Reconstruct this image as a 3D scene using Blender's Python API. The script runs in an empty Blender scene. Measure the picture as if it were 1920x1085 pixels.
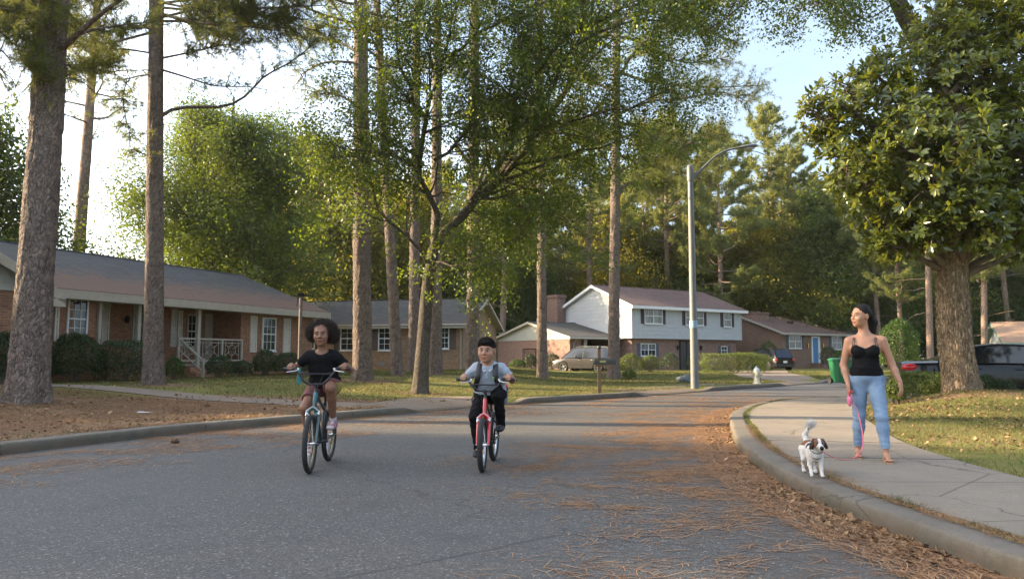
# Suburban street at the end of the afternoon: two children on bicycles, a woman walking a dog.
import bpy, math, random
import numpy as np
from mathutils import Vector, Matrix, Euler
from mathutils.geometry import delaunay_2d_cdt
random.seed(7)
RNG = np.random.default_rng(11)
scene = bpy.context.scene
R = math.radians

# ---------------------------------------------------------------- camera
F, CH = 1400.0, 1.22
TH = math.atan((668 - 542.5) / F)
cd = bpy.data.cameras.new('camera'); cam = bpy.data.objects.new('camera', cd)
scene.collection.objects.link(cam); scene.camera = cam
cd.sensor_width = 36.0; cd.lens = F / 1920 * 36; cd.clip_start = 0.1; cd.clip_end = 4000
cam.location = (0, 0, CH); cam.rotation_euler = (math.pi / 2 + TH, 0, 0)

# ---------------------------------------------------------------- sky and sun
SUN_EL, SUN_AZ = R(20), R(-82)           # azimuth from +Y, clockwise positive
world = bpy.data.worlds.new('World'); scene.world = world; world.use_nodes = True
nt = world.node_tree; bg = nt.nodes['Background']
sky = nt.nodes.new('ShaderNodeTexSky'); sky.sky_type = 'NISHITA'; sky.sun_disc = False
sky.sun_elevation = SUN_EL; sky.sun_rotation = SUN_AZ
sky.air_density = 1.0; sky.dust_density = 1.6; sky.ozone_density = 1.0
tc = nt.nodes.new('ShaderNodeTexCoord'); mp = nt.nodes.new('ShaderNodeMapping'); mp.inputs['Scale'].default_value = (1, 1, 3.2)
nz = nt.nodes.new('ShaderNodeTexNoise'); nz.inputs['Scale'].default_value = 1.7; nz.inputs['Detail'].default_value = 9; nz.inputs['Roughness'].default_value = .55
rp = nt.nodes.new('ShaderNodeValToRGB'); rp.color_ramp.elements[0].position = .38; rp.color_ramp.elements[1].position = .8
rp.color_ramp.elements[1].color = (.5, .5, .5, 1)
mx = nt.nodes.new('ShaderNodeMix'); mx.data_type = 'RGBA'; mx.inputs[7].default_value = (9, 8.8, 8.6, 1)
nt.links.new(tc.outputs['Generated'], mp.inputs[0]); nt.links.new(mp.outputs[0], nz.inputs['Vector'])
nt.links.new(nz.outputs['Fac'], rp.inputs[0]); nt.links.new(rp.outputs[0], mx.inputs[0])
sx = nt.nodes.new('ShaderNodeSeparateXYZ'); nt.links.new(tc.outputs['Generated'], sx.inputs[0])
def mr(src, a, b, c, d):
    r = nt.nodes.new('ShaderNodeMapRange'); r.interpolation_type = 'SMOOTHSTEP'
    for i, v in enumerate((a, b, c, d)): r.inputs[i+1].default_value = v
    nt.links.new(src, r.inputs[0]); return r.outputs[0]
ml = nt.nodes.new('ShaderNodeMath'); ml.operation = 'MULTIPLY'; nt.links.new(mr(sx.outputs[0], -.55, .25, 0, .88), ml.inputs[0]); nt.links.new(mr(sx.outputs[2], .42, .75, 1, 0), ml.inputs[1])
cl = nt.nodes.new('ShaderNodeMix'); cl.data_type = 'RGBA'; cl.inputs[7].default_value = (1.1, 1.48, 1.95, 1)   # clear pale blue away from the sun
nt.links.new(ml.outputs[0], cl.inputs[0]); nt.links.new(mx.outputs[2], cl.inputs[6])
nt.links.new(sky.outputs[0], mx.inputs[6]); nt.links.new(cl.outputs[2], bg.inputs[0])
bg.inputs[1].default_value = 0.15
sd = bpy.data.lights.new('sun', 'SUN'); sun = bpy.data.objects.new('sun', sd); scene.collection.objects.link(sun)
sd.energy = 4.6; sd.angle = R(.55); sd.color = (1.0, .78, .50)
sv = Vector((math.sin(SUN_AZ) * math.cos(SUN_EL), math.cos(SUN_AZ) * math.cos(SUN_EL), math.sin(SUN_EL)))
sun.rotation_euler = (-sv).to_track_quat('-Z', 'Y').to_euler(); sun.location = sv * 60
scene.view_settings.view_transform = 'Standard'; scene.view_settings.look = 'None'
scene.view_settings.exposure = 2.0; scene.view_settings.gamma = 1
scene.cycles.max_bounces = 8; scene.cycles.diffuse_bounces = 3; scene.cycles.transmission_bounces = 4
scene.cycles.transparent_max_bounces = 8; scene.cycles.use_denoising = True

# ---------------------------------------------------------------- helpers
def ray(px, py):
    u = (px - 960) / F; v = (542.5 - py) / F
    return Vector((u, math.cos(TH) - v * math.sin(TH), math.sin(TH) + v * math.cos(TH)))
def gp(px, py, z=0.0):
    r = ray(px, py); t = (z - CH) / r.z
    return Vector((r.x * t, r.y * t, z))
def dp(px, py, Y):
    r = ray(px, py); t = Y / r.y
    return Vector((r.x * t, Y, CH + r.z * t))
C = scene.collection.objects
def tag(o, label=None, cat=None, group=None, kind=None):
    if label: o['label'] = label
    if cat: o['category'] = cat
    if group: o['group'] = group
    if kind: o['kind'] = kind
    return o
def thing(name, label, cat, loc=(0, 0, 0), rz=0.0, group=None, scale=None):
    o = bpy.data.objects.new(name, None); C.link(o); o.location = loc; o.rotation_euler = (0, 0, rz)
    o.empty_display_size = .2
    if scale: o.scale = (scale,) * 3
    return tag(o, label, cat, group)
def npmesh(name, V, Fa, mats, parent=None, mi=None, smooth=False, attr=None):
    """V (n,3), Fa (m,k) arrays, one polygon size."""
    V = np.asarray(V, np.float32); Fa = np.asarray(Fa, np.int32)
    me = bpy.data.meshes.new(name); me.vertices.add(len(V)); me.vertices.foreach_set('co', V.ravel())
    m, k = Fa.shape
    me.loops.add(m * k); me.loops.foreach_set('vertex_index', Fa.ravel())
    me.polygons.add(m); me.polygons.foreach_set('loop_start', np.arange(m, dtype=np.int32) * k)
    me.polygons.foreach_set('loop_total', np.full(m, k, np.int32))
    if mi is not None: me.polygons.foreach_set('material_index', np.asarray(mi, np.int32))
    if smooth: me.polygons.foreach_set('use_smooth', np.ones(m, bool))
    if attr:
        for an, av in attr.items():
            a = me.attributes.new(an, 'FLOAT', 'POINT'); a.data.foreach_set('value', np.asarray(av, np.float32))
    me.update(calc_edges=True); me.validate()
    for x in (mats if isinstance(mats, (list, tuple)) else [mats]): me.materials.append(x)
    o = bpy.data.objects.new(name, me); C.link(o)
    if parent: o.parent = parent
    return o
def copy_tree(o, parent=None):
    c = o.copy(); C.link(c); c.parent = parent
    for ch in o.children: copy_tree(ch, c)
    return c
class MB:
    def __init__(s): s.v = []; s.f = []; s.m = []; s.sm = []
    def add(s, vs, fs, mi=0, M=None, sm=False):
        n = len(s.v)
        for v in vs: s.v.append(tuple(M @ Vector(v)) if M is not None else tuple(v))
        for f in fs: s.f.append(tuple(i + n for i in f)); s.m.append(mi); s.sm.append(sm)
    def box(s, x0, x1, y0, y1, z0, z1, mi=0, M=None):
        s.add([(x0,y0,z0),(x1,y0,z0),(x1,y1,z0),(x0,y1,z0),(x0,y0,z1),(x1,y0,z1),(x1,y1,z1),(x0,y1,z1)],
              [(0,3,2,1),(4,5,6,7),(0,1,5,4),(1,2,6,5),(2,3,7,6),(3,0,4,7)], mi, M)
    def prism(s, poly, y0, y1, mi=0, M=None):          # polygon in x,z pulled along y
        n = len(poly)
        s.add([(x, y0, z) for x, z in poly] + [(x, y1, z) for x, z in poly],
              [tuple(range(n)), tuple(range(2*n-1, n-1, -1))] + [(i, i+n, (i+1) % n + n, (i+1) % n) for i in range(n)], mi, M)
    def tube(s, pts, rad, seg=8, mi=0, M=None, cap=True, sm=True, flat=1.0):
        pts = [Vector(p) for p in pts]; k = len(pts)
        if not hasattr(rad, '__len__'): rad = [rad] * k
        vs = []; u = None
        for i, p in enumerate(pts):
            d = (pts[min(i+1, k-1)] - pts[max(i-1, 0)])
            if d.length < 1e-9: d = Vector((0, 0, 1))
            d.normalize()
            if u is None:
                u = d.orthogonal().normalized() if abs(d.z) > .9 else Vector((0, 0, 1)).cross(d).normalized()
            u = (u - d * u.dot(d)).normalized(); w = d.cross(u)
            for j in range(seg):
                a = 2 * math.pi * j / seg
                vs.append(p + (u * math.cos(a) + w * math.sin(a) * flat) * rad[i])
        fs = [(i*seg+j, i*seg+(j+1) % seg, (i+1)*seg+(j+1) % seg, (i+1)*seg+j) for i in range(k-1) for j in range(seg)]
        s.add(vs, fs, mi, M, sm)
        if cap: s.add(vs[:seg], [tuple(range(seg-1, -1, -1))], mi, M); s.add(vs[-seg:], [tuple(range(seg))], mi, M)
    def lathe(s, prof, seg=16, mi=0, M=None, c=(0, 0, 0), sm=True, cap=True):   # profile (r,z)
        vs = [(c[0] + r*math.cos(2*math.pi*j/seg), c[1] + r*math.sin(2*math.pi*j/seg), c[2] + z) for r, z in prof for j in range(seg)]
        fs = [(i*seg+j, i*seg+(j+1) % seg, (i+1)*seg+(j+1) % seg, (i+1)*seg+j) for i in range(len(prof)-1) for j in range(seg)]
        s.add(vs, fs, mi, M, sm)
        n = len(prof)
        if not cap: return
        if prof[0][0] > 1e-4: s.add(vs[:seg], [tuple(range(seg-1, -1, -1))], mi, M)
        if prof[-1][0] > 1e-4: s.add(vs[-seg:], [tuple(range(seg))], mi, M)
    def ell(s, c, r, mi=0, M=None, seg=14, rings=9):
        vs = []; fs = []
        for i in range(rings+1):
            t = math.pi*i/rings
            for j in range(seg):
                a = 2*math.pi*j/seg
                vs.append((c[0]+r[0]*math.sin(t)*math.cos(a), c[1]+r[1]*math.sin(t)*math.sin(a), c[2]+r[2]*math.cos(t)))
        for i in range(rings):
            for j in range(seg): fs.append((i*seg+j, (i+1)*seg+j, (i+1)*seg+(j+1) % seg, i*seg+(j+1) % seg))
        s.add(vs, fs, mi, M, True)
    def build(s, name, mats, parent=None, bevel=0.0):
        me = bpy.data.meshes.new(name); me.from_pydata(s.v, [], s.f); me.update()
        for x in (mats if isinstance(mats, (list, tuple)) else [mats]): me.materials.append(x)
        me.polygons.foreach_set('material_index', s.m); me.polygons.foreach_set('use_smooth', s.sm)
        o = bpy.data.objects.new(name, me); C.link(o)
        if parent: o.parent = parent
        if bevel:
            b = o.modifiers.new('bevel', 'BEVEL'); b.width = bevel; b.segments = 2; b.limit_method = 'ANGLE'; b.angle_limit = R(40)
        return o

# ---------------------------------------------------------------- materials
def newmat(name):
    m = bpy.data.materials.new(name); m.use_nodes = True
    n = m.node_tree.nodes; return m, n, m.node_tree.links, n['Principled BSDF']
def nd(n, typ, **kw):
    x = n.new(typ)
    for k, v in kw.items():
        if k in x.inputs: x.inputs[k].default_value = v
        else: setattr(x, k, v)
    return x
def c4(c, k=1.0): return (min(c[0]*k, 1), min(c[1]*k, 1), min(c[2]*k, 1), 1)
def mixc(n, l, fac, a, b):
    m = n.new('ShaderNodeMix'); m.data_type = 'RGBA'
    for i, x in ((0, fac), (6, a), (7, b)):
        if hasattr(x, 'links'): l.new(x, m.inputs[i])
        else: m.inputs[i].default_value = x if i == 0 else c4(x)
    return m.outputs[2]
def ramp(n, l, src, p0, p1, v0=0, v1=1):
    r = n.new('ShaderNodeMapRange'); r.inputs[1].default_value = p0; r.inputs[2].default_value = p1
    r.inputs[3].default_value = v0; r.inputs[4].default_value = v1; l.new(src, r.inputs[0]); return r.outputs[0]
def noise(n, l, co, scale, detail=4, rough=.55, dist=0.0):
    t = n.new('ShaderNodeTexNoise'); t.inputs['Scale'].default_value = scale; t.inputs['Detail'].default_value = detail
    t.inputs['Roughness'].default_value = rough; t.inputs['Distortion'].default_value = dist; l.new(co, t.inputs['Vector']); return t.outputs['Fac']
def bumpn(n, l, b, h, strength=.4, dist=.01, prev=None):
    x = n.new('ShaderNodeBump'); x.inputs['Strength'].default_value = strength; x.inputs['Distance'].default_value = dist
    l.new(h, x.inputs['Height'])
    if prev: l.new(prev, x.inputs['Normal'])
    l.new(x.outputs[0], b.inputs['Normal']); return x.outputs[0]
def scaled(n, l, co, sc, rot=(0, 0, 0)):
    m = n.new('ShaderNodeMapping'); m.inputs['Scale'].default_value = sc; m.inputs['Rotation'].default_value = rot; l.new(co, m.inputs[0]); return m.outputs[0]
MATS = {}
def mat(name, col, rough=.6, metal=0.0, var=.12, ns=8.0, bump=0.0, bs=60.0, coat=0.0, spec=.5, sheen=0.0, sss=0.0):
    if name in MATS: return MATS[name]
    m, n, l, b = newmat(name); co = n.new('ShaderNodeTexCoord').outputs['Object']
    f = noise(n, l, co, ns, 5)
    l.new(mixc(n, l, ramp(n, l, f, .3, .7), c4(col, 1-var), c4(col, 1+var)), b.inputs['Base Color'])
    b.inputs['Roughness'].default_value = rough; b.inputs['Metallic'].default_value = metal
    b.inputs['Coat Weight'].default_value = coat; b.inputs['Coat Roughness'].default_value = .04
    b.inputs['Specular IOR Level'].default_value = spec
    if sheen: b.inputs['Sheen Weight'].default_value = sheen
    if sss: b.inputs['Subsurface Weight'].default_value = sss; b.inputs['Subsurface Radius'].default_value = (.012, .005, .003); b.inputs['Subsurface Scale'].default_value = 1
    if bump: bumpn(n, l, b, noise(n, l, co, bs, 4), bump, .01)
    MATS[name] = m; return m
def brick_mat(name, c1, c2, mortar, dirt=(.1, .08, .06)):
    m, n, l, b = newmat(name); co = n.new('ShaderNodeTexCoord').outputs['Object']
    s = n.new('ShaderNodeSeparateXYZ'); l.new(co, s.inputs[0])
    ad = nd(n, 'ShaderNodeMath', operation='ADD'); l.new(s.outputs[0], ad.inputs[0]); l.new(s.outputs[1], ad.inputs[1])
    cb = n.new('ShaderNodeCombineXYZ'); l.new(ad.outputs[0], cb.inputs[0]); l.new(s.outputs[2], cb.inputs[1])
    t = nd(n, 'ShaderNodeTexBrick', Scale=1.0); l.new(cb.outputs[0], t.inputs['Vector'])
    t.inputs['Brick Width'].default_value = .215; t.inputs['Row Height'].default_value = .075; t.inputs['Mortar Size'].default_value = .0085
    t.inputs['Mortar Smooth'].default_value = .2; t.inputs['Bias'].default_value = -.1
    t.inputs['Color1'].default_value = c4(c1); t.inputs['Color2'].default_value = c4(c2); t.inputs['Mortar'].default_value = c4(mortar)
    fn = noise(n, l, scaled(n, l, co, (4.6, 4.6, 13)), 1.0, 2)
    c = mixc(n, l, ramp(n, l, fn, .35, .75, 0, .65), t.outputs['Color'], c4(c2, .55))
    f2 = noise(n, l, co, .8, 5)
    c = mixc(n, l, ramp(n, l, f2, .45, .8, 0, .45), c, c4(dirt))
    l.new(c, b.inputs['Base Color']); b.inputs['Roughness'].default_value = .85
    iv = nd(n, 'ShaderNodeMath', operation='SUBTRACT'); iv.inputs[0].default_value = 1; l.new(t.outputs['Fac'], iv.inputs[1])
    bumpn(n, l, b, noise(n, l, co, 90, 3), .2, .004, bumpn(n, l, b, iv.outputs[0], .8, .008)); return m
def shingle_mat(name, c1, c2, straw=0.0, moss=(.05, .06, .03)):
    m, n, l, b = newmat(name); co = n.new('ShaderNodeTexCoord').outputs['Object']
    s = n.new('ShaderNodeSeparateXYZ'); l.new(co, s.inputs[0])
    k = nd(n, 'ShaderNodeMath', operation='MULTIPLY'); k.inputs[1].default_value = 1.08; l.new(s.outputs[1], k.inputs[0])
    cb = n.new('ShaderNodeCombineXYZ'); l.new(s.outputs[0], cb.inputs[0]); l.new(k.outputs[0], cb.inputs[1])
    t = nd(n, 'ShaderNodeTexBrick', Scale=1.0); l.new(cb.outputs[0], t.inputs['Vector'])
    t.inputs['Brick Width'].default_value = .32; t.inputs['Row Height'].default_value = .145; t.inputs['Mortar Size'].default_value = .008
    t.inputs['Color1'].default_value = c4(c1); t.inputs['Color2'].default_value = c4(c2); t.inputs['Mortar'].default_value = c4(c1, .35)
    c = mixc(n, l, ramp(n, l, noise(n, l, co, 1.1, 6), .4, .75, 0, .6), t.outputs['Color'], c4(c2, .6))
    c = mixc(n, l, ramp(n, l, noise(n, l, co, .35, 4), .5, .8, 0, .5), c, c4(moss))
    if straw:
        a = noise(n, l, scaled(n, l, co, (.8, 2.4, 1)), 1.7, 8, .8, 1.2)
        g = nd(n, 'ShaderNodeMath', operation='MULTIPLY_ADD'); g.inputs[1].default_value = -.085; g.inputs[2].default_value = straw; l.new(s.outputs[1], g.inputs[0])
        sm = nd(n, 'ShaderNodeMath', operation='ADD'); l.new(a, sm.inputs[0]); l.new(g.outputs[0], sm.inputs[1])
        fib = noise(n, l, scaled(n, l, co, (6, 30, 6)), 3, 4, .7)
        c = mixc(n, l, ramp(n, l, sm.outputs[0], .53, .60), c, mixc(n, l, ramp(n, l, fib, .35, .65), (.045, .03, .024), (.175, .095, .058)))
    l.new(c, b.inputs['Base Color']); b.inputs['Roughness'].default_value = .92
    iv = nd(n, 'ShaderNodeMath', operation='SUBTRACT'); iv.inputs[0].default_value = 1; l.new(t.outputs['Fac'], iv.inputs[1])
    bumpn(n, l, b, noise(n, l, co, 55, 5), .5, .012, bumpn(n, l, b, iv.outputs[0], .6, .008)); return m
def bark_mat(name, c1, c2, sx=9.0, sz=2.2, depth=.04, crack=.09):
    m, n, l, b = newmat(name); co = n.new('ShaderNodeTexCoord').outputs['Object']
    w = noise(n, l, co, 2.2, 3); wv = nd(n, 'ShaderNodeVectorMath', operation='MULTIPLY_ADD')
    l.new(w, wv.inputs[0]); wv.inputs[1].default_value = (.35, .35, .5); l.new(co, wv.inputs[2])
    w2 = noise(n, l, scaled(n, l, co, (1, 1, .5)), 11, 4, .6); wv2 = nd(n, 'ShaderNodeVectorMath', operation='MULTIPLY_ADD'); l.new(w2, wv2.inputs[0]); wv2.inputs[1].default_value = (.13, .13, .22); l.new(wv.outputs[0], wv2.inputs[2]); wv = wv2
    v = n.new('ShaderNodeTexVoronoi'); v.feature = 'DISTANCE_TO_EDGE'; v.inputs['Scale'].default_value = 1
    l.new(scaled(n, l, wv.outputs[0], (sx, sx, sz)), v.inputs['Vector'])
    hn = nd(n, 'ShaderNodeMath', operation='MULTIPLY_ADD'); l.new(noise(n, l, co, 7, 3), hn.inputs[0]); hn.inputs[1].default_value = crack * 3; l.new(v.outputs['Distance'], hn.inputs[2])
    h = ramp(n, l, hn.outputs[0], crack * .9, crack * 3.3)
    fn = noise(n, l, scaled(n, l, co, (1, 1, .45)), 34, 6, .65)
    v2 = n.new('ShaderNodeTexVoronoi'); v2.inputs['Scale'].default_value = 1; l.new(scaled(n, l, wv.outputs[0], (sx, sx, sz)), v2.inputs['Vector'])
    sp = n.new('ShaderNodeSeparateColor'); l.new(v2.outputs['Color'], sp.inputs[0])
    c = mixc(n, l, sp.outputs[0], c1, c2)
    c = mixc(n, l, ramp(n, l, fn, .35, .7, 0, .55), c, c4(c1, 1.35))
    c = mixc(n, l, ramp(n, l, h, 0, .7, 1, 0), c, c4(c2, .38))
    c = mixc(n, l, ramp(n, l, noise(n, l, co, .9, 4), .5, .75, 0, .4), c, (.16, .15, .12))
    l.new(c, b.inputs['Base Color']); b.inputs['Roughness'].default_value = .9; b.inputs['Specular IOR Level'].default_value = .2
    bumpn(n, l, b, fn, .55, .03, bumpn(n, l, b, h, .9, depth)); return m
def leaf_mat(name, dark, light, glow, trans=.45, rough=.55, spec=.3):
    m, n, l, b = newmat(name)
    a = nd(n, 'ShaderNodeAttribute', attribute_name='tint'); f = a.outputs['Fac']
    c = mixc(n, l, f, dark, light); l.new(c, b.inputs['Base Color'])
    b.inputs['Roughness'].default_value = rough; b.inputs['Specular IOR Level'].default_value = spec
    t = n.new('ShaderNodeBsdfTranslucent'); l.new(mixc(n, l, f, c4(glow, .75), c4(glow, 1.2)), t.inputs['Color'])
    x = n.new('ShaderNodeMixShader'); x.inputs[0].default_value = trans
    l.new(b.outputs[0], x.inputs[1]); l.new(t.outputs[0], x.inputs[2]); l.new(x.outputs[0], n['Material Output'].inputs['Surface']); return m
def glass_mat(name, tint=(.015, .02, .022), rough=.04):
    m, n, l, b = newmat(name); co = n.new('ShaderNodeTexCoord').outputs['Object']
    l.new(mixc(n, l, ramp(n, l, noise(n, l, scaled(n, l, co, (6, 6, .6)), 1.4, 2), .5, .62), tint, c4(tint, 2.6)), b.inputs['Base Color'])
    b.inputs['Roughness'].default_value = rough; b.inputs['Specular IOR Level'].default_value = .7
    bumpn(n, l, b, noise(n, l, co, 2.0, 1), .05, .02); return m
def asphalt_mat():
    m, n, l, b = newmat('asphalt'); co = n.new('ShaderNodeTexCoord').outputs['Object']
    v = n.new('ShaderNodeTexVoronoi'); v.inputs['Scale'].default_value = 85; l.new(co, v.inputs['Vector'])
    sp = n.new('ShaderNodeSeparateColor'); l.new(v.outputs['Color'], sp.inputs[0])
    c = mixc(n, l, ramp(n, l, sp.outputs[0], .1, 1), (.058, .054, .049), (.125, .118, .108))
    c = mixc(n, l, ramp(n, l, sp.outputs[1], .955, .97), c, (.24, .23, .21))
    c = mixc(n, l, ramp(n, l, noise(n, l, co, .35, 6, .6), .42, .72, 0, .4), c, (.105, .103, .10))
    c = mixc(n, l, ramp(n, l, noise(n, l, co, 1.3, 5, .7), .55, .75, 0, .5), c, (.045, .047, .05))
    w = noise(n, l, co, .8, 5); wv = nd(n, 'ShaderNodeVectorMath', operation='MULTIPLY_ADD')
    l.new(w, wv.inputs[0]); wv.inputs[1].default_value = (1.2, 1.2, 0); l.new(co, wv.inputs[2])
    cv = n.new('ShaderNodeTexVoronoi'); cv.feature = 'DISTANCE_TO_EDGE'; cv.inputs['Scale'].default_value = .13; l.new(wv.outputs[0], cv.inputs['Vector'])
    c = mixc(n, l, ramp(n, l, cv.outputs['Distance'], 0.0006, .0022, .5, 0), c, (.025, .025, .024))
    at = nd(n, 'ShaderNodeAttribute', attribute_name='litter')
    dn = noise(n, l, co, 5, 6, .7)
    ml = nd(n, 'ShaderNodeMath', operation='MULTIPLY'); l.new(at.outputs['Fac'], ml.inputs[0]); l.new(ramp(n, l, dn, .35, .65), ml.inputs[1])
    c = mixc(n, l, ml.outputs[0], c, (.085, .066, .052))
    l.new(c, b.inputs['Base Color']); b.inputs['Roughness'].default_value = .78; b.inputs['Specular IOR Level'].default_value = .35
    bumpn(n, l, b, v.outputs['Distance'], .55, .008); return m
def concrete_mat(name, c1, c2, splash=0.0):
    m, n, l, b = newmat(name); co = n.new('ShaderNodeTexCoord').outputs['Object']
    c = mixc(n, l, ramp(n, l, noise(n, l, co, 1.2, 8, .65), .3, .7), c1, c2)
    c = mixc(n, l, ramp(n, l, noise(n, l, co, 60, 4, .7), .38, .7, 0, .65), c, c4(c1, .5))
    c = mixc(n, l, ramp(n, l, noise(n, l, co, 3.1, 8, .75), .56, .74, 0, .6), c, c4(c1, .42))
    c = mixc(n, l, ramp(n, l, noise(n, l, scaled(n, l, co, (1, 2.6, 1), (0, 0, 1.1)), 4, 5, .7), .6, .72, 0, .55), c, (.20, .115, .065))
    if splash:                                            # road dirt and algae splashed up the face
        s = n.new('ShaderNodeSeparateXYZ'); l.new(co, s.inputs[0]); sn = noise(n, l, scaled(n, l, co, (1, 1, .35)), 3.5, 7, .75)
        g = nd(n, 'ShaderNodeMath', operation='MULTIPLY_ADD'); g.inputs[1].default_value = .16; l.new(sn, g.inputs[0]); l.new(ramp(n, l, s.outputs[2], 0, .3, 0, -.3), g.inputs[2])
        c = mixc(n, l, ramp(n, l, g.outputs[0], -.07, .03, 0, .8), c, mixc(n, l, ramp(n, l, noise(n, l, co, 1.3, 3), .45, .6), (.10, .068, .042), (.058, .055, .034)))
    w = noise(n, l, co, 1.7, 5); wv = nd(n, 'ShaderNodeVectorMath', operation='MULTIPLY_ADD')
    l.new(w, wv.inputs[0]); wv.inputs[1].default_value = (.6, .6, 0); l.new(co, wv.inputs[2])
    cv = n.new('ShaderNodeTexVoronoi'); cv.feature = 'DISTANCE_TO_EDGE'; cv.inputs['Scale'].default_value = .45; l.new(wv.outputs[0], cv.inputs['Vector'])
    c = mixc(n, l, ramp(n, l, cv.outputs['Distance'], .001, .006, .7, 0), c, (.05, .045, .035))
    l.new(c, b.inputs['Base Color']); b.inputs['Roughness'].default_value = .88
    bumpn(n, l, b, noise(n, l, co, 70, 5, .7), .7, .008, bumpn(n, l, b, noise(n, l, co, 9, 5, .6), .5, .02)); return m
def ground_mat():
    m, n, l, b = newmat('lawn'); co = n.new('ShaderNodeTexCoord').outputs['Object']
    f1 = noise(n, l, co, .55, 6, .6); f2 = noise(n, l, co, 3.2, 6, .7); f3 = noise(n, l, scaled(n, l, co, (1, .55, 1)), 26, 4, .7)
    c = mixc(n, l, ramp(n, l, f1, .38, .62), (.20, .19, .05), (.115, .135, .036))
    c = mixc(n, l, ramp(n, l, f2, .47, .68, 0, .8), c, (.235, .165, .075))
    at = nd(n, 'ShaderNodeAttribute', attribute_name='straw')
    sm = nd(n, 'ShaderNodeMath', operation='ADD'); l.new(at.outputs['Fac'], sm.inputs[0]); l.new(ramp(n, l, f2, .3, .7, -.28, .28), sm.inputs[1])
    c = mixc(n, l, ramp(n, l, sm.outputs[0], .4, .62), c, mixc(n, l, ramp(n, l, f3, .35, .65), (.15, .092, .055), (.30, .19, .11)))
    c = mixc(n, l, ramp(n, l, f3, .3, .55, .55, 0), c, (.055, .045, .022))
    l.new(c, b.inputs['Base Color']); b.inputs['Roughness'].default_value = .95; b.inputs['Specular IOR Level'].default_value = .1
    bumpn(n, l, b, f3, .9, .03); return m
def tint_mat(name, cols, rough=.85, trans=0.0):
    m, n, l, b = newmat(name); a = nd(n, 'ShaderNodeAttribute', attribute_name='tint'); r = n.new('ShaderNodeValToRGB'); e = r.color_ramp.elements
    e[0].color = c4(cols[0]); e[1].color = c4(cols[-1])
    for i, c in enumerate(cols[1:-1]): x = e.new((i+1)/(len(cols)-1)); x.color = c4(c)
    l.new(a.outputs['Fac'], r.inputs[0]); l.new(r.outputs[0], b.inputs['Base Color']); b.inputs['Roughness'].default_value = rough; b.inputs['Specular IOR Level'].default_value = .2
    if trans:
        t = n.new('ShaderNodeBsdfTranslucent'); l.new(r.outputs[0], t.inputs[0]); x = n.new('ShaderNodeMixShader'); x.inputs[0].default_value = trans; l.new(b.outputs[0], x.inputs[1]); l.new(t.outputs[0], x.inputs[2]); l.new(x.outputs[0], n['Material Output'].inputs['Surface'])
    return m
M_BRICK_A = brick_mat('orange_brick', (.36, .165, .082), (.24, .10, .055), (.33, .26, .19))
M_BRICK_B = brick_mat('tan_brick', (.37, .22, .12), (.25, .14, .08), (.30, .25, .19))
M_BRICK_C = brick_mat('red_brick', (.285, .15, .112), (.205, .108, .084), (.30, .26, .22), (.18, .12, .09))
M_BRICK_D = brick_mat('brown_brick', (.27, .15, .10), (.19, .10, .07), (.27, .23, .19), (.14, .1, .08))
M_ROOF_A = shingle_mat('slate_shingles', (.068, .068, .070), (.042, .043, .046), .17)
M_ROOF_B = shingle_mat('weathered_shingles', (.085, .078, .068), (.052, .048, .042), .04)
M_ROOF_C = shingle_mat('brown_shingles', (.17, .105, .09), (.12, .075, .065), 0)
M_ROOF_G = shingle_mat('dark_shingles', (.085, .08, .075), (.055, .052, .05), .09)
M_ROOF_E = shingle_mat('tan_shingles', (.42, .27, .17), (.33, .21, .14), 0, (.3, .2, .12))
M_TRIM = mat('cream_trim', (.36, .33, .275), .55, var=.08, ns=5)
M_WHITE = mat('white_paint', (.62, .64, .64), .5, var=.05, ns=5)
M_SIDING = mat('white_siding', (.38, .40, .415), .6, var=.07, ns=3)
M_GABLE = mat('grey_siding', (.33, .335, .30), .6, var=.08, ns=3)
M_SHUT_C = mat('cream_shutter', (.55, .52, .45), .55)
M_SHUT_D = mat('dark_shutter', (.045, .03, .035), .5)
M_SHUT_B = mat('slate_shutter', (.07, .085, .11), .5)
M_DARK = mat('near_black', (.012, .012, .012), .9)  # near-black for small fittings, and for the shade painted inside the carport
M_GLASS = glass_mat('window_glass')
M_GLASSC = glass_mat('curtained_glass', (.07, .075, .06), .06)
M_CONC = concrete_mat('concrete', (.27, .225, .17), (.195, .16, .122))
M_KERB = concrete_mat('kerb_concrete', (.20, .172, .135), (.125, .106, .082), 1.0)
M_ASPH = asphalt_mat(); M_GROUND = ground_mat()
M_PINE = bark_mat('pine_bark', (.245, .19, .155), (.14, .105, .088), 17, 6.5, .035, .13)
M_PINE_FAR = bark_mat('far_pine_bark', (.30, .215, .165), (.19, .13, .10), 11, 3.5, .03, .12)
M_OAK = bark_mat('oak_bark', (.13, .108, .085), (.07, .058, .045), 24, 7, .02, .12)
M_MAG = bark_mat('ridged_bark', (.36, .265, .17), (.20, .14, .085), 19, 3.2, .05, .14)
M_TWIG = mat('twig', (.13, .10, .075), .9, var=.3)

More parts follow.
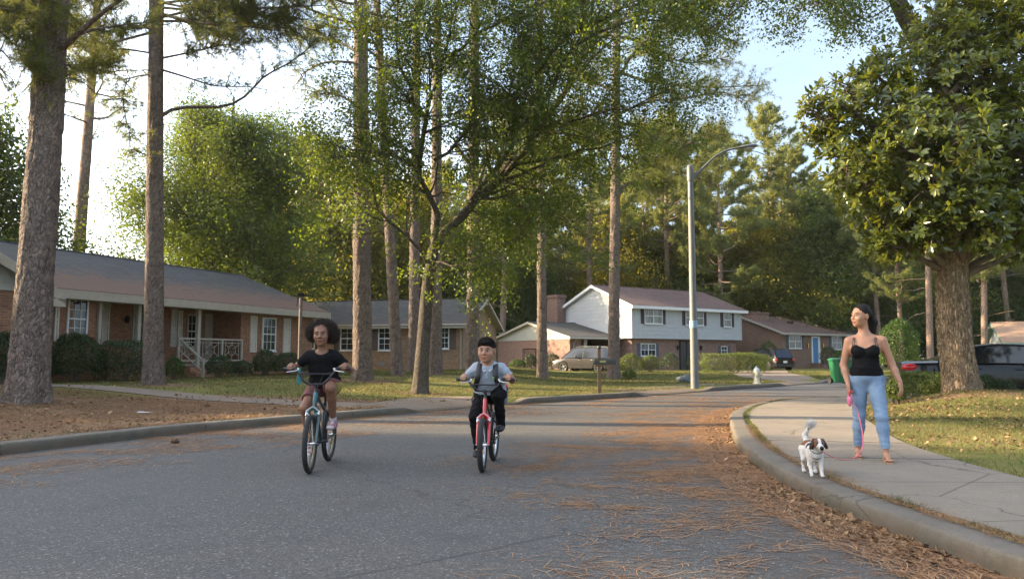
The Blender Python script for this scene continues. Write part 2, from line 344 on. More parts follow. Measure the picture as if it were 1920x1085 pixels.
# ---------------------------------------------------------------- road, kerbs, ground
LK = np.array([(-12,-14),(-9.6,-4),(-8.7,1),(-7.6,5.6),(-6.35,9.4),(-5.35,11.7),(-3.9,13.9),(-2.25,16.2),(0.05,19.2),(1.9,21.1),(3.9,23),(6.7,26.2),(10.6,30.4),(14.6,34.8),(21,40),(31,45),(46,49),(72,54),(130,62)], float)
RK = np.array([(6.5,-14),(4.4,-5),(3.3,0),(2.86,3.2),(2.66,4.6),(2.55,5.9),(2.6,7.5),(2.86,9.4),(3.45,11.9),(4.35,14.9),(5.5,17.3),(6.9,19.2),(8.7,20.2),(11,20.4),(15,20.7),(22,22.4),(34,27.5),(52,34),(80,41),(130,47)], float)
def resample(P, step=.4):
    T = np.concatenate([[0], np.cumsum(np.hypot(*np.diff(P, axis=0).T))]); n = int(T[-1] / step)
    s = np.linspace(0, T[-1], n); Q = []
    for a in range(2):                                    # Catmull-Rom through the points
        p = P[:, a]; m = np.gradient(p, T); i = np.clip(np.searchsorted(T, s, side='right') - 1, 0, len(T) - 2)
        h = T[i+1] - T[i]; t = (s - T[i]) / h
        Q.append((2*t**3-3*t**2+1)*p[i] + (t**3-2*t**2+t)*h*m[i] + (-2*t**3+3*t**2)*p[i+1] + (t**3-t**2)*h*m[i+1])
    return np.stack(Q, 1)
LKs, RKs = resample(LK), resample(RK)
def normals(P):
    d = np.gradient(P, axis=0); d /= np.linalg.norm(d, axis=1)[:, None]; return np.stack([-d[:, 1], d[:, 0]], 1)  # left of travel
LN, RN = normals(LKs), -normals(RKs)                      # both point away from the road
def smooth(x, a, b):
    t = np.clip((x - a) / (b - a), 0, 1); return t * t * (3 - 2 * t)
def nearest(P, x, y):
    x = np.atleast_1d(np.asarray(x, float)); y = np.atleast_1d(np.asarray(y, float)); D = np.empty(len(x))
    for k in range(0, len(x), 4000):
        D[k:k+4000] = np.sqrt(((x[k:k+4000, None] - P[None, :, 0])**2 + (y[k:k+4000, None] - P[None, :, 1])**2)).min(1)
    return D
ROADPOLY = np.vstack([LKs, RKs[::-1]])
def inpoly(poly, x, y):
    x = np.atleast_1d(np.asarray(x, float)); y = np.atleast_1d(np.asarray(y, float)); c = np.zeros(len(x), bool); n = len(poly)
    for i in range(n):
        x0, y0 = poly[i]; x1, y1 = poly[i-1]
        if y0 == y1: continue
        c ^= ((y0 > y) != (y1 > y)) & (x < (x1 - x0) * (y - y0) / (y1 - y0) + x0)
    return c
KH = .14
def lawn_z(x, y):
    """height of the lots beside the road"""
    x = np.atleast_1d(np.asarray(x, float)); y = np.atleast_1d(np.asarray(y, float))
    dl, dr = nearest(LKs, x, y), nearest(RKs, x, y)
    left = dl < dr
    zl = KH + .33 * smooth(dl, 1.5, 9.5) * smooth(-x, -5, 2.5) + .03 * np.sin(x * .7) * np.sin(y * .6) * smooth(dl, 2, 5)
    zr = KH + .40 * np.exp(-((x - 10.1) / 3.2) ** 2 - ((y - 16.6) / 2.7) ** 2) * smooth(dr, 2.2, 4.6) + .02 * np.sin(x * 1.7) * np.sin(y * 1.3) * smooth(dr, 2.2, 4)
    return np.where(left, zl, zr)
def gz(x, y): return float(lawn_z(x, y)[0])
# litter: pine straw lying on the tarmac
def litter_at(x, y):
    dl, dr = nearest(LKs, x, y), nearest(RKs, x, y)
    w = 1.6 + .4 * np.sin(y * .9) + np.where(y > 12, .5, 0)
    a = smooth(-dr, -w - 1.2, -w * .25) * smooth(-np.abs(y - 9), -14, -9)
    e = smooth(-dl, -1.1, -.15) * .75 * smooth(-y, -26, -16)
    return np.clip(np.maximum(a, e), 0, 1)
def strip_sheet():
    pts = [tuple(p) for p in ROADPOLY]; n = len(pts)
    edges = [(i, (i + 1) % n) for i in range(n)]
    gx, gy = np.meshgrid(np.arange(-12, 40, .45), np.arange(-14, 50, .45)); gx = gx.ravel(); gy = gy.ravel()
    k = inpoly(ROADPOLY, gx, gy) & (nearest(ROADPOLY, gx, gy) > .25)
    pts += list(zip(gx[k], gy[k]))
    V, E, Fc, *_ = delaunay_2d_cdt([Vector(p) for p in pts], edges, [], 1, 1e-4)
    V = np.array([(v.x, v.y) for v in V]); Fc = np.array([f for f in Fc if len(f) == 3])
    o = npmesh('road', np.c_[V, np.zeros(len(V))], Fc, M_ASPH, attr={'litter': litter_at(V[:, 0], V[:, 1])})
    tag(o, kind='structure')
strip_sheet()
# ground sheet: lots on both sides, sunk under the tarmac, out to the horizon
def ground():
    KW = .27
    lb, rb = LKs + LN * KW * .8, RKs + RN * KW * .8
    lin, rin = LKs + LN * .03, RKs + RN * .03
    pts, edges = [], []
    for Q in (lb, rb, lin, rin):
        b = len(pts); pts += [tuple(p) for p in Q]; edges += [(b + i, b + i + 1) for i in range(len(Q) - 1)]
    nk = len(pts)
    def grid(x0, x1, y0, y1, s): a, b = np.meshgrid(np.arange(x0, x1, s), np.arange(y0, y1, s)); return np.c_[a.ravel(), b.ravel()]
    g1 = grid(-30, 26, -6, 44, .55); g1 = g1[nearest(np.vstack([lb, rb]), g1[:, 0], g1[:, 1]) > .4]
    g2 = grid(-90, 120, -30, 130, 4); g2 = g2[~((g2[:, 0] > -30) & (g2[:, 0] < 26) & (g2[:, 1] > -6) & (g2[:, 1] < 44))]
    g3 = grid(-2200, 2200, -800, 3000, 120) + .3; g3 = g3[~((g3[:, 0] > -92) & (g3[:, 0] < 122) & (g3[:, 1] > -32) & (g3[:, 1] < 132))]
    G = np.vstack([g1, g2, g3]); inr = inpoly(ROADPOLY, G[:, 0], G[:, 1])
    G = G[~(inr & (nearest(np.vstack([lb, rb]), G[:, 0], G[:, 1]) < .5))]
    pts += [tuple(p) for p in G]
    V, E, Fc, *_ = delaunay_2d_cdt([Vector(p) for p in pts], edges, [], 0, 1e-4)
    V = np.array([(v.x, v.y) for v in V]); Fc = np.array([f for f in Fc if len(f) == 3])
    z = lawn_z(V[:, 0], V[:, 1]) - .004
    dd = np.minimum(nearest(lb, V[:, 0], V[:, 1]), nearest(rb, V[:, 0], V[:, 1]))
    ins = inpoly(ROADPOLY, V[:, 0], V[:, 1]) | (np.minimum(nearest(lin, V[:, 0], V[:, 1]), nearest(rin, V[:, 0], V[:, 1])) < .01)
    z = np.where(ins & (dd > .02), -.06, z)
    for a, b in DROPS:
        m = ((a[0]+b[0])/2, (a[1]+b[1])/2); dc = np.hypot(V[:, 0]-m[0], V[:, 1]-m[1]); lift = smooth(-dc, -math.dist(a, b)/2-.5, -math.dist(a, b)/2+.1)*smooth(-nearest(LKs, V[:, 0], V[:, 1]), -1.3, -.3)
        z = np.where(z > 0, z-(z-.012)*lift, z)
    dl = nearest(LKs, V[:, 0], V[:, 1]); x, y = V.T
    straw = np.where(y < 19 + .0 * x, smooth(-dl, -6.4, -4.6) * smooth(-x, 1.9, 2.6), 0)
    for (tx, ty, r) in TREE_SPOTS:
        straw = np.maximum(straw, 1.0 * smooth(-np.hypot((x - tx), (y - ty)), -r * 1.9, -r * .6))
    o = npmesh('ground', np.c_[V, z], Fc, M_GROUND, smooth=True, attr={'straw': straw}); tag(o, kind='structure')
TREE_SPOTS = []
DROPS = [((-2.0, 16.5), (.1, 19.25)), ((4.1, 23.2), (6.8, 26.3)), ((11.4, 31.3), (14.2, 34.4)), ]
def kerb(P, N, name):
    prof = [(-.006, -.05), (-.006, .0), (.0, .04), (.004, .08), (.010, KH - .022), (.018, KH - .007), (.036, KH + .001), (.08, KH + .003), (.15, KH + .004), (.22, KH + .004), (.27, KH + .003), (.27, -.05)]
    k = len(prof); V = []; P0, N0 = P, N
    i0 = np.where((P0[:, 1] > 1.5) & (P0[:, 1] < 26) & (P0[:, 0] < 14))[0]; tt = np.concatenate([np.arange(0, i0[0]), np.arange(i0[0], i0[-1], .12), np.arange(i0[-1], len(P0))])
    P = np.stack([np.interp(tt, range(len(P0)), P0[:, c]) for c in (0, 1)], 1); N = np.stack([np.interp(tt, range(len(P0)), N0[:, c]) for c in (0, 1)], 1); n = len(P); gk = np.random.default_rng(3); chip = np.where(gk.random(n) < .16, gk.exponential(.012, n), 0); chip = np.minimum(np.convolve(chip, [.5, 1, .5], 'same'), .012)
    L = np.concatenate([[0], np.cumsum(np.hypot(*np.diff(P, axis=0).T))])
    for i in range(n):
        f = 1.0
        for a, b in DROPS:
            m = ((a[0] + b[0]) / 2, (a[1] + b[1]) / 2); hw = math.dist(a, b) / 2; d = math.dist(P[i], m)
            f = min(f, .22 + .78 * float(smooth(d, hw - .1, hw + .55)))
        for (o, h) in prof:
            w = .004 * math.sin(L[i] * 1.7) + .003 * math.sin(L[i] * 5.3 + h * 40) + gk.normal(0, .0022) + (abs(chip[i]) if .008 < o < .03 else 0)
            q = P[i] + N[i] * (o + (w if o < .1 else 0)); V.append((q[0], q[1], (h * (f if h > 0 else 1)) + (w * .4 if h > .05 else 0)))
    Fa = [(i*k+j, (i+1)*k+j, (i+1)*k+j+1, i*k+j+1) for i in range(n-1) for j in range(k-1)]
    o = npmesh(name, V, Fa, M_KERB, smooth=False); tag(o, kind='structure')
    P, N = P0, N0; n = len(P)
    jb = MB()                                            # joints between the cast lengths
    for i in range(4, n - 4, 8):
        if min(math.dist(P[i], ((a[0]+b[0])/2, (a[1]+b[1])/2)) - math.dist(a, b)/2 for a, b in DROPS) < .8: continue
        p, nn = P[i], N[i]; t = np.array([nn[1], -nn[0]]) * .006
        q = [(-.008, 0), (.006, KH - .03), (.03, KH - .002), (.06, KH + .007), (.272, KH + .009)]
        vs = []
        for o2, h in q:
            for sg in (-1, 1): a = p + nn * o2 + t * sg; vs.append((a[0], a[1], h))
        jb.add(vs, [(2*j, 2*j+1, 2*j+3, 2*j+2) for j in range(len(q)-1)])
    j = jb.build(name + '_joints', mat('joint_dirt', (.035, .03, .022), .95)); tag(j, kind='structure')
kerb(LKs, LN, 'kerb_left'); kerb(RKs, RN, 'kerb_right')
# pavement behind the right kerb, cut in slabs with real gaps
def pavement():
    i0 = 0; L = np.concatenate([[0], np.cumsum(np.hypot(*np.diff(RKs, axis=0).T))]); V = []; Fa = []; n = len(RKs)
    for i in range(n):
        p, nn = RKs[i], RN[i]; y = p[1]
        inner = .335 + .035 * math.sin(L[i] * .8); outer = 1.95 + .35 * float(smooth(y, 9, 15)) * float(1 - smooth(L[i], 40, 46))
        for o2 in (inner, outer):
            q = p + nn * o2; V.append((q[0], q[1]))
    V = np.array(V); mb = MB(); step = 4; global PAVEP; PAVEP = np.vstack([V[::2][:150], V[1::2][:150][::-1]])
    for i in range(0, n - step, step):
        if RKs[i][0] > 60: break
        for a in range(step):
            j = i + a; g = .016 if a == 0 else 0; g2 = .016 if a == step - 1 else 0
            A, B = V[2*j], V[2*j+1]; A2, B2 = V[2*j+2], V[2*j+3]
            dv = (A2 - A) / max(np.linalg.norm(A2 - A), 1e-6); dw = (B2 - B) / max(np.linalg.norm(B2 - B), 1e-6)
            A, B = A + dv * g, B + dw * g; A2, B2 = A2 - dv * g2, B2 - dw * g2
            z = KH + .022 + .004 * math.sin(i * 12.9)
            mb.add([(*A, z), (*B, z), (*B2, z), (*A2, z), (*A, .05), (*B, .05), (*B2, .05), (*A2, .05)],
                   [(0, 1, 2, 3), (1, 0, 4, 5), (2, 1, 5, 6), (3, 2, 6, 7), (0, 3, 7, 4)])
    o = mb.build('pavement', M_CONC); tag(o, kind='structure')
pavement()
def patch(name, poly, m, zoff=.012, thick=.1):
    """flat slab following the ground, polygon given in plan"""
    P = np.array(poly, float); Q = []
    for i in range(len(P)):
        a, b = P[i], P[(i+1) % len(P)]; k = max(1, int(np.hypot(*(b-a)) / .6))
        Q += [tuple(a + (b-a) * t / k) for t in range(k)]
    n = len(Q); gx, gy = np.meshgrid(np.arange(P[:, 0].min(), P[:, 0].max(), .6), np.arange(P[:, 1].min(), P[:, 1].max(), .6)); gx, gy = gx.ravel(), gy.ravel()
    k = inpoly(P, gx, gy) & (nearest(np.array(Q), gx, gy) > .3)
    V, E, Fc, *_ = delaunay_2d_cdt([Vector(q) for q in Q + list(zip(gx[k], gy[k]))], [(i, (i+1) % n) for i in range(n)], [], 1, 1e-4)
    V = np.array([(v.x, v.y) for v in V]); z = lawn_z(V[:, 0], V[:, 1]) + zoff
    dl = np.minimum(nearest(LKs, V[:, 0], V[:, 1]), nearest(RKs, V[:, 0], V[:, 1])); z = .036 + (z - .036) * smooth(dl, .26, 1.3)
    o = npmesh(name, np.c_[V, z], np.array([f for f in Fc if len(f) == 3]), m); tag(o, kind='structure'); return o
M_WALK = concrete_mat('old_concrete', (.235, .178, .13), (.17, .125, .09))
patch('path', [(-26,22.7),(-17.5,20.2),(-11.5,18.4),(-7.2,17.2),(-4.3,16.5),(-3.5,16.3),(-3.25,17.5),(-3.9,17.65),(-7,18.3),(-11.4,19.4),(-17.2,21.2),(-26,23.7)], M_WALK)
def kerb_edge(a, b):                                       # points along the back of the dropped kerb
    k = [i for i in range(len(LKs)) if a[1] <= LKs[i][1] <= b[1] and LKs[i][0] < 20]; return [tuple(LKs[i] + LN[i]*.275) for i in k]
patch('driveway', kerb_edge((0, 16.0), (0, 19.6)) + [(-.9,20.5),(-2.6,19.6),(-3.22,17.5),(-3.48,16.3)], M_WALK, .012)
patch('driveway', kerb_edge((0, 23.0), (0, 26.5)) + [(8.9,29.7),(8.3,30.2),(6.0,27.8),(4.2,25.6),(3.0,24.3)], M_WALK, .016)
patch('driveway', kerb_edge((0, 31.0), (0, 34.7)) + [(16.2,41),(18.3,50),(21,57),(16,58),(14.5,50),(12.4,41)], M_WALK, .016)

# ---------------------------------------------------------------- houses
I4 = Matrix.Identity(4)
def wallT(kind, W=0, L=0):
    if kind == 'front': return I4
    if kind == 'left': return Matrix(((0,1,0,0),(-1,0,0,W),(0,0,1,0),(0,0,0,1)))      # wall facing -x, s runs from back to front
    if kind == 'right': return Matrix(((0,-1,0,L),(1,0,0,0),(0,0,1,0),(0,0,0,1)))
def window(par, x0, x1, z0, z1, T=I4, sashes=1, cols=2, rows=2, frame=M_WHITE, glass=M_GLASS, shut=None, sw=.38, y=0.0, gap=.02):
    fr = MB(); fw = .055
    fr.box(x0-fw, x0, y-.06, y+.01, z0-fw, z1+fw, 0, T); fr.box(x1, x1+fw, y-.06, y+.01, z0-fw, z1+fw, 0, T)
    fr.box(x0, x1, y-.06, y+.01, z1, z1+fw, 0, T); fr.box(x0, x1, y-.06, y+.01, z0-fw, z0, 0, T)
    fr.box(x0-fw-.03, x1+fw+.03, y-.1, y-.062, z0-fw-.05, z0-fw-.003, 0, T)
    zm = (z0+z1)/2; sx = (x1-x0)/sashes
    for s in range(sashes):
        a, b = x0 + s*sx, x0 + (s+1)*sx
        if s: fr.box(a-.04, a+.04, y-.055, y+.01, z0, z1, 0, T)
        fr.box(a+.02, b-.02, y-.05, y, zm-.025, zm+.025, 0, T)
        for i in range(1, cols):
            xx = a + (b-a)*i/cols; fr.box(xx-.009, xx+.009, y-.042, y, z0, z1, 0, T)
        for hh, (za, zb) in enumerate(((z0, zm), (zm, z1))):
            for j in range(1, rows): zz = za + (zb-za)*j/rows; fr.box(a+.02, b-.02, y-.04, y, zz-.009, zz+.009, 0, T)
    o = fr.build('window', frame, par)
    g = MB()
    for s in range(sashes):
        a, b = x0 + s*sx, x0 + (s+1)*sx
        g.box(a+.001, b-.001, y-.022, y-.004, z0, z1, 0, T)
    g.build('pane', glass, o)
    if shut is not None:
        for a, b in ((x0-fw-gap-sw, x0-fw-gap), (x1+fw+gap, x1+fw+gap+sw)):
            h = MB(); zz0, zz1 = z0-fw, z1+fw
            h.box(a, a+.045, y-.045, y, zz0, zz1, 0, T); h.box(b-.045, b, y-.045, y, zz0, zz1, 0, T)
            for q in (zz0, (zz0+zz1)/2-.02, zz1-.05): h.box(a+.045, b-.045, y-.043, y, q, q+.05, 0, T)
            nn = int((zz1-zz0)/.055)
            for i in range(nn):
                z = zz0 + .03 + i*.055
                if z + .05 < zz1: h.add([(a+.045, y-.034, z), (b-.045, y-.034, z), (b-.045, y-.012, z+.05), (a+.045, y-.012, z+.05)], [(0, 1, 2, 3)], 0, T)
            h.build('shutter', shut, par)
    return o
def roof_gable(par, x0, x1, y0, y1, zeave, zridge, m_roof, m_trim, ov=.45, rk=.35, th=.09, fas=.18, name='roof', cut_left=False, cut_right=False):
    """ridge along x; y0,y1 wall lines, zeave = underside height at the wall line"""
    ym = (y0+y1)/2; s = (zridge-zeave)/(ym-y0); mb = MB(); xa, xb = x0-(0 if cut_left else rk), x1+(0 if cut_right else rk)
    for sg, ye in ((-1, y0-ov), (1, y1+ov)):
        ze = zeave - s*ov
        A = [(xa, ye, ze), (xb, ye, ze), (xb, ym, zridge), (xa, ym, zridge)]
        vs = A + [(x, y, z+th) for x, y, z in A]
        fs = [(0,1,2,3),(7,6,5,4),(0,4,5,1),(1,5,6,2),(2,6,7,3),(3,7,4,0)]
        if sg > 0: fs = [tuple(reversed(f)) for f in fs]
        mb.add(vs, fs)
    mb.tube([(xa, ym, zridge+th), (xb, ym, zridge+th)], .05, 6)
    rf = mb.build(name, m_roof, par)
    fb = MB(); ze = zeave - s*ov
    for ye, d in ((y0-ov, -1), (y1+ov, 1)):
        fb.box(xa-.02, xb+.02, min(ye+.002*d, ye+.03*d), max(ye+.002*d, ye+.03*d), ze-fas+.06, ze+th-.02)
    # soffit
    for (ya, yb) in ((y0-ov, y0-.004), (y1+.004, y1+ov)): fb.box(xa+.01, xb-.01, ya, yb, ze-fas+.065, ze-fas+.09)
    for xx, d, cut in ((xa, -1, cut_left), (xb, 1, cut_right)):
        if cut: continue
        for ye in (y0-ov, y1+ov):
            a = [(ye, ze-fas+.062), (ym, zridge-fas+.062), (ym, zridge+th-.012), (ye, ze+th-.012)]
            x_0, x_1 = (xx-.032, xx-.003) if d < 0 else (xx+.003, xx+.032)
            fb.add([(x_0, p, q) for p, q in a] + [(x_1, p, q) for p, q in a], [(0,1,2,3),(7,6,5,4),(0,4,5,1),(1,5,6,2),(2,6,7,3),(3,7,4,0)])
            e = .0
            fb.add([(xx-d*.005, ye, ze-fas+.07), (xx-d*.005, ym, zridge-fas+.07), (xx-d*rk, ym, zridge-fas+.07), (xx-d*rk, ye, ze-fas+.07)], [(0,1,2,3)])
    fb.build('fascia', m_trim, rf)
    return rf
def gable_tri(par, x, y0, y1, zb, zeave, zridge, m, name='gable', laps=.2, face=-1, th=.05):
    """lap siding triangle in the plane x, facing -x (face=-1) or +x"""
    ym = (y0+y1)/2; s = (zridge-zeave)/(ym-y0); mb = MB(); z = zb
    while z < zridge - .03:
        z2 = min(z+laps, zridge-.01)
        def half(zz): return (ym-y0) if zz <= zeave else max((zridge-zz)/s, .01)
        ha, hb = half(z), half(z2)
        xo = x + face*th; xi = x + face*(th-.022)
        mb.add([(xo, ym-ha, z), (xo, ym+ha, z), (xi, ym+hb, z2), (xi, ym-hb, z2), (x, ym-ha, z), (x, ym+ha, z)],
               [(0,1,2,3) if face > 0 else (3,2,1,0), (0,4,5,1)])
        z = z2
    return mb.build(name, m, par)
def laps_front(par, x0, x1, z0, z1, y, m, lap=.2, name='siding'):
    mb = MB(); z = z0
    while z < z1 - .01:
        z2 = min(z+lap, z1); mb.add([(x0, y-.05, z), (x1, y-.05, z), (x1, y-.028, z2), (x0, y-.028, z2), (x0, y, z), (x1, y, z)], [(0,1,2,3), (0,4,5,1)]); z = z2
    mb.box(x0-.04, x0+.05, y-.062, y+.0, z0, z1); mb.box(x1-.05, x1+.04, y-.062, y, z0, z1)
    return mb.build(name, m, par)
def bush(name, loc, rx, ry, h, n, label, cat='shrub', group=None, leaf=.035, box=False, m=None, seed=1, rz=0, low=.12, ref=None):
    """clipped or loose shrub: leaf faces through a lumpy shell, twigs inside"""
    t = thing(name, label, cat, loc, rz, group); g = np.random.default_rng(seed)
    d = g.normal(size=(n, 3)); d /= np.linalg.norm(d, axis=1)[:, None]; d[:, 2] = np.where(d[:, 2] < -.75, -d[:, 2], d[:, 2])
    if box:
        k = np.abs(d) / np.array([1, 1, 1]); d = d / (np.max(k, axis=1)[:, None] ** .82)
    if not box: q = np.where(d[:, 2] < 0, 1/np.maximum(np.hypot(d[:, 0], d[:, 1]), .35)**.75, 1); d[:, 0] *= q; d[:, 1] *= q
    lump = 1 + .07*np.sin(d[:, 0]*5+seed)*np.cos(d[:, 2]*6+seed) + .05*np.sin(d[:, 1]*9+seed*2) + .03*np.sin(d[:, 0]*17)
    r = lump * np.clip(1 - np.abs(g.normal(0, .13, n)), .3, 1.03) + g.exponential(.018, n)
    P = d * r[:, None] * np.array([rx, ry, h/2]) + np.array([0, 0, h/2+low*.3]); P[:, 2] = np.maximum(P[:, 2], .03)
    leaves(name + '_foliage' if False else 'foliage', P, d, leaf, g, m or M_SHRUB, t)
    tw = MB()
    for i in range(14):
        a = g.uniform(0, 6.28); q = g.uniform(.3, .85); tw.tube([(.05*math.cos(a), .05*math.sin(a), -.05), (rx*q*.6*math.cos(a), ry*q*.6*math.sin(a), h*.45), (rx*q*math.cos(a), ry*q*math.sin(a), h*.8)], [.014, .01, .004], 5)
    tw.build('stem', M_TWIG, t); return t
def leaves(name, P, D, size, g, m, parent, spread=.9, aspect=.5, tint=None, kite=True):
    """one kite-shaped leaf face per point"""
    n = len(P); D = D + g.normal(0, spread, (n, 3)); D /= np.linalg.norm(D, axis=1)[:, None]
    U = g.normal(size=(n, 3)); U -= D * (U*D).sum(1)[:, None]; U /= np.linalg.norm(U, axis=1)[:, None]
    s = size * g.uniform(.65, 1.35, n)[:, None]
    W = np.cross(D, U); 
    V = np.stack([P - U*s*.5, P + W*s*aspect*.5 - U*s*.05, P + U*s*.5, P - W*s*aspect*.5 - U*s*.05], 1).reshape(-1, 3)
    if tint is None: tint = np.clip(g.normal(.42, .26, n), 0, 1)
    return npmesh(name, V, np.arange(4*n).reshape(n, 4), m, parent, attr={'tint': np.repeat(tint, 4)})
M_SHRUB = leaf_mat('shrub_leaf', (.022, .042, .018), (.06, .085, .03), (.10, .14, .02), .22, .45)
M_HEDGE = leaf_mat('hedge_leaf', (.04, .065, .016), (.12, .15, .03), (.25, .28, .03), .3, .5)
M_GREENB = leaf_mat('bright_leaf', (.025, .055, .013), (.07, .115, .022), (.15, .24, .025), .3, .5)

# --- the near ranch house
OA = Vector((-14.25, 21.64)); DA = Vector((.377, .926)).normalized()
def tA(px, yin=0.0):
    u = (px-960)/F; nx, ny = -DA.y, DA.x; ox, oy = OA.x + nx*yin, OA.y + ny*yin
    return (u*oy - ox)/(DA.x - u*DA.y)
GA = .45
def zA(py, t, yin=0.0):
    Y = OA.y + DA.y*t + DA.x*yin; return CH + (668-py)/F*Y - GA
def house_a():
    t = thing('ranch_house', 'low orange-brick ranch house with a needle-strewn slate roof and railed porch, nearest of the houses', 'house', (OA.x, OA.y, GA), math.atan2(DA.y, DA.x))
    L, W, H = tA(598)-.45, 9.0, 2.93
    xr0, xr1 = tA(180), tA(452)                # recessed porch run
    xs = tA(322)
    rec = 1.5
    wl = MB()
    wl.box(0, xr0, 0, .25, -.5, H-.05); wl.box(xr1, L, 0, .25, -.5, H-.05)
    wl.box(xr0+.0, xr1, rec, rec+.25, -.5, H-.05); wl.box(xr1, xr1+.25, .25, rec, -.5, H-.05); wl.box(xr0-.25, xr0, .25, rec, -.5, H-.05)
    wl.box(0, .25, .25, W, -.5, H-.05); wl.box(L-.25, L, .25, W, -.5, H-.05); wl.box(.25, L-.25, W-.25, W, -.5, H-.05)
    for x in (L-.25,): wl.prism([(0,0)]*0 or [(0, 0), (.25, 0), (.25, .01)], 0, .01)
    wl.build('wall', M_BRICK_A, t)
    g = MB(); g.add([(L, 0, H-.05), (L, W, H-.05), (L, W/2, H+1.5)], [(0, 1, 2)]); g.build('gable', M_GABLE, t)
    fl = MB(); fl.box(xr0+.01, xr1-.01, -.12, rec-.01, -.5, .42); fl.build('porch_floor', M_BRICK_A, t)
    sl = MB(); sl.box(xr0+.0, xr1+.06, -.2, rec-.01, .423, .5); sl.build('porch_slab', M_CONC, t)
    roof_gable(t, -7.2, L, 0, W, H, H+1.67, M_ROOF_A, M_TRIM, ov=.62, rk=.45, fas=.26)
    fz = MB(); fz.box(xr0, xr1, -.02, .2, H-.32, H-.06); fz.box(0.02, L-.02, -.03, -.002, H-.42, H-.12); fz.build('frieze', M_TRIM, t)
    # projecting wing to the left, gable towards the street
    wg = MB(); wg.box(-7, -.02, -.75, 3, -.5, H-.35); wg.build('wing_wall', M_BRICK_A, t)
    ga = MB(); z = H-.35
    zr = H + 1.55; zc = H - .2
    while z < zr-.05:
        z2 = min(z+.2, zr-.03)
        def hw(q): return 3.5 if q < zc else 3.5*(zr-q)/(zr-zc)
        a, b = hw(z), hw(z2)
        ga.add([(-3.5-a, -.80, z), (-3.5+a, -.80, z), (-3.5+b, -.778, z2), (-3.5-b, -.778, z2), (-3.5-a, -.75, z), (-3.5+a, -.75, z)], [(0,1,2,3), (0,4,5,1)]); z = z2
    ga.build('wing_gable', M_GABLE, t)
    wr = MB(); s = (zr-zc)/3.5
    for sg in (-1, 1):
        xe = -3.5 + sg*4.0; ze = zc - s*.5
        A = [(xe, -1.15, ze), (-3.5, -1.15, zr), (-3.5, 4.3, zr), (xe, 4.3 if sg > 0 else 4.3, ze)]
        vs = A + [(x, y, q+.1) for x, y, q in A]; fs = [(0,1,2,3),(7,6,5,4),(0,4,5,1),(1,5,6,2),(2,6,7,3),(3,7,4,0)]
        wr.add(vs, fs)
    r2 = wr.build('wing_roof', M_ROOF_A, t)
    rk = MB()
    for sg in (-1, 1):
        xe = -3.5 + sg*4.0; ze = zc - s*.5
        P = [(xe, ze-.2), (-3.5, zr-.2), (-3.5, zr+.09), (xe, ze+.09)]
        rk.prism(P if sg < 0 else P[::-1], -1.19, -1.153)
    rk.box(.1, .5, -1.19, -.75, zc-s*.5-.28, zc-s*.5-.05)
    rk.build('rake_board', M_TRIM, r2)
    # windows
    def W1(pa, pb, ya, yb, yin=0.0, **k):
        a, b = tA(pa, yin), tA(pb, yin); m = (a+b)/2; return window(t, a, b, zA(yb, m, yin), zA(ya, m, yin), y=yin, **k)
    W1(127, 160, 564, 632, cols=3, shut=None)
    W1(493, 515, 598, 655, cols=3, shut=None)
    W1(352, 366, 592, 650, yin=rec, cols=2, glass=M_GLASS, frame=M_TRIM)
    W1(250, 266, 566, 650, yin=rec, cols=2, frame=M_TRIM, glass=M_GLASSC)
    def panel(pa, pb, ya, yb, yin=0.0, nm='shutter', m=M_SHUT_C):
        a, b = tA(pa, yin), tA(pb, yin); mm = (a+b)/2; z0, z1 = zA(yb, mm, yin), zA(ya, mm, yin); h = MB()
        h.box(a, a+.05, yin-.05, yin, z0, z1); h.box(b-.05, b, yin-.05, yin, z0, z1)
        for q in (z0, (z0+z1)/2-.03, z1-.06): h.box(a+.05, b-.05, yin-.047, yin, q, q+.06)
        k = int((z1-z0)/.06)
        for i in range(k):
            z = z0+.03+i*.06
            if z+.055 < z1: h.add([(a+.05, yin-.036, z), (b-.05, yin-.036, z), (b-.05, yin-.012, z+.055), (a+.05, yin-.012, z+.055)], [(0,1,2,3)])
        h.build(nm, m, t)
    panel(101, 109, 556, 640); panel(469, 481, 592, 660); panel(531, 544, 597, 661)
    panel(190, 204, 567, 645, rec); panel(320, 330, 580, 650, rec); panel(332, 341, 582, 648, rec)
    # front door in the recess
    a, b = tA(384, rec), tA(401, rec); d = MB(); d.box(a, b, rec-.05, rec, .5, 2.5); dr = d.build('door', M_TRIM, t)
    h = MB(); h.ell((b-.08, rec-.09, 1.45), (.03, .03, .03)); h.build('handle', mat('brass', (.5, .35, .12), .3, 1), dr)
    a, b = tA(240, rec), tA(249, rec)
    # posts
    for p, w in ((184, .11), (258, .12), (366, .14)):
        x = tA(p, .0); q = MB(); z0 = .5 if p != 366 else -.03
        yy = -.1 if p != 366 else -.22
        q.box(x-w/2, x+w/2, yy, yy+w, z0, H-.3); q.box(x-w/2-.03, x+w/2+.03, yy-.03, yy+w+.03, H-.42, H-.3); q.build('porch_post', M_TRIM, t, .006)
    # railing
    ra, rb = tA(332), tA(450); q = MB(); z0, z1 = .62, 1.42; yy = -.12
    for z in (z0, z1): q.box(ra, rb, yy-.03, yy+.03, z-.03, z+.03)
    xs = [ra, tA(366)+.1, (tA(366)+rb)/2+.1, rb]
    for x in xs: q.box(x-.04, x+.04, yy-.035, yy+.035, .5, z1+.03)
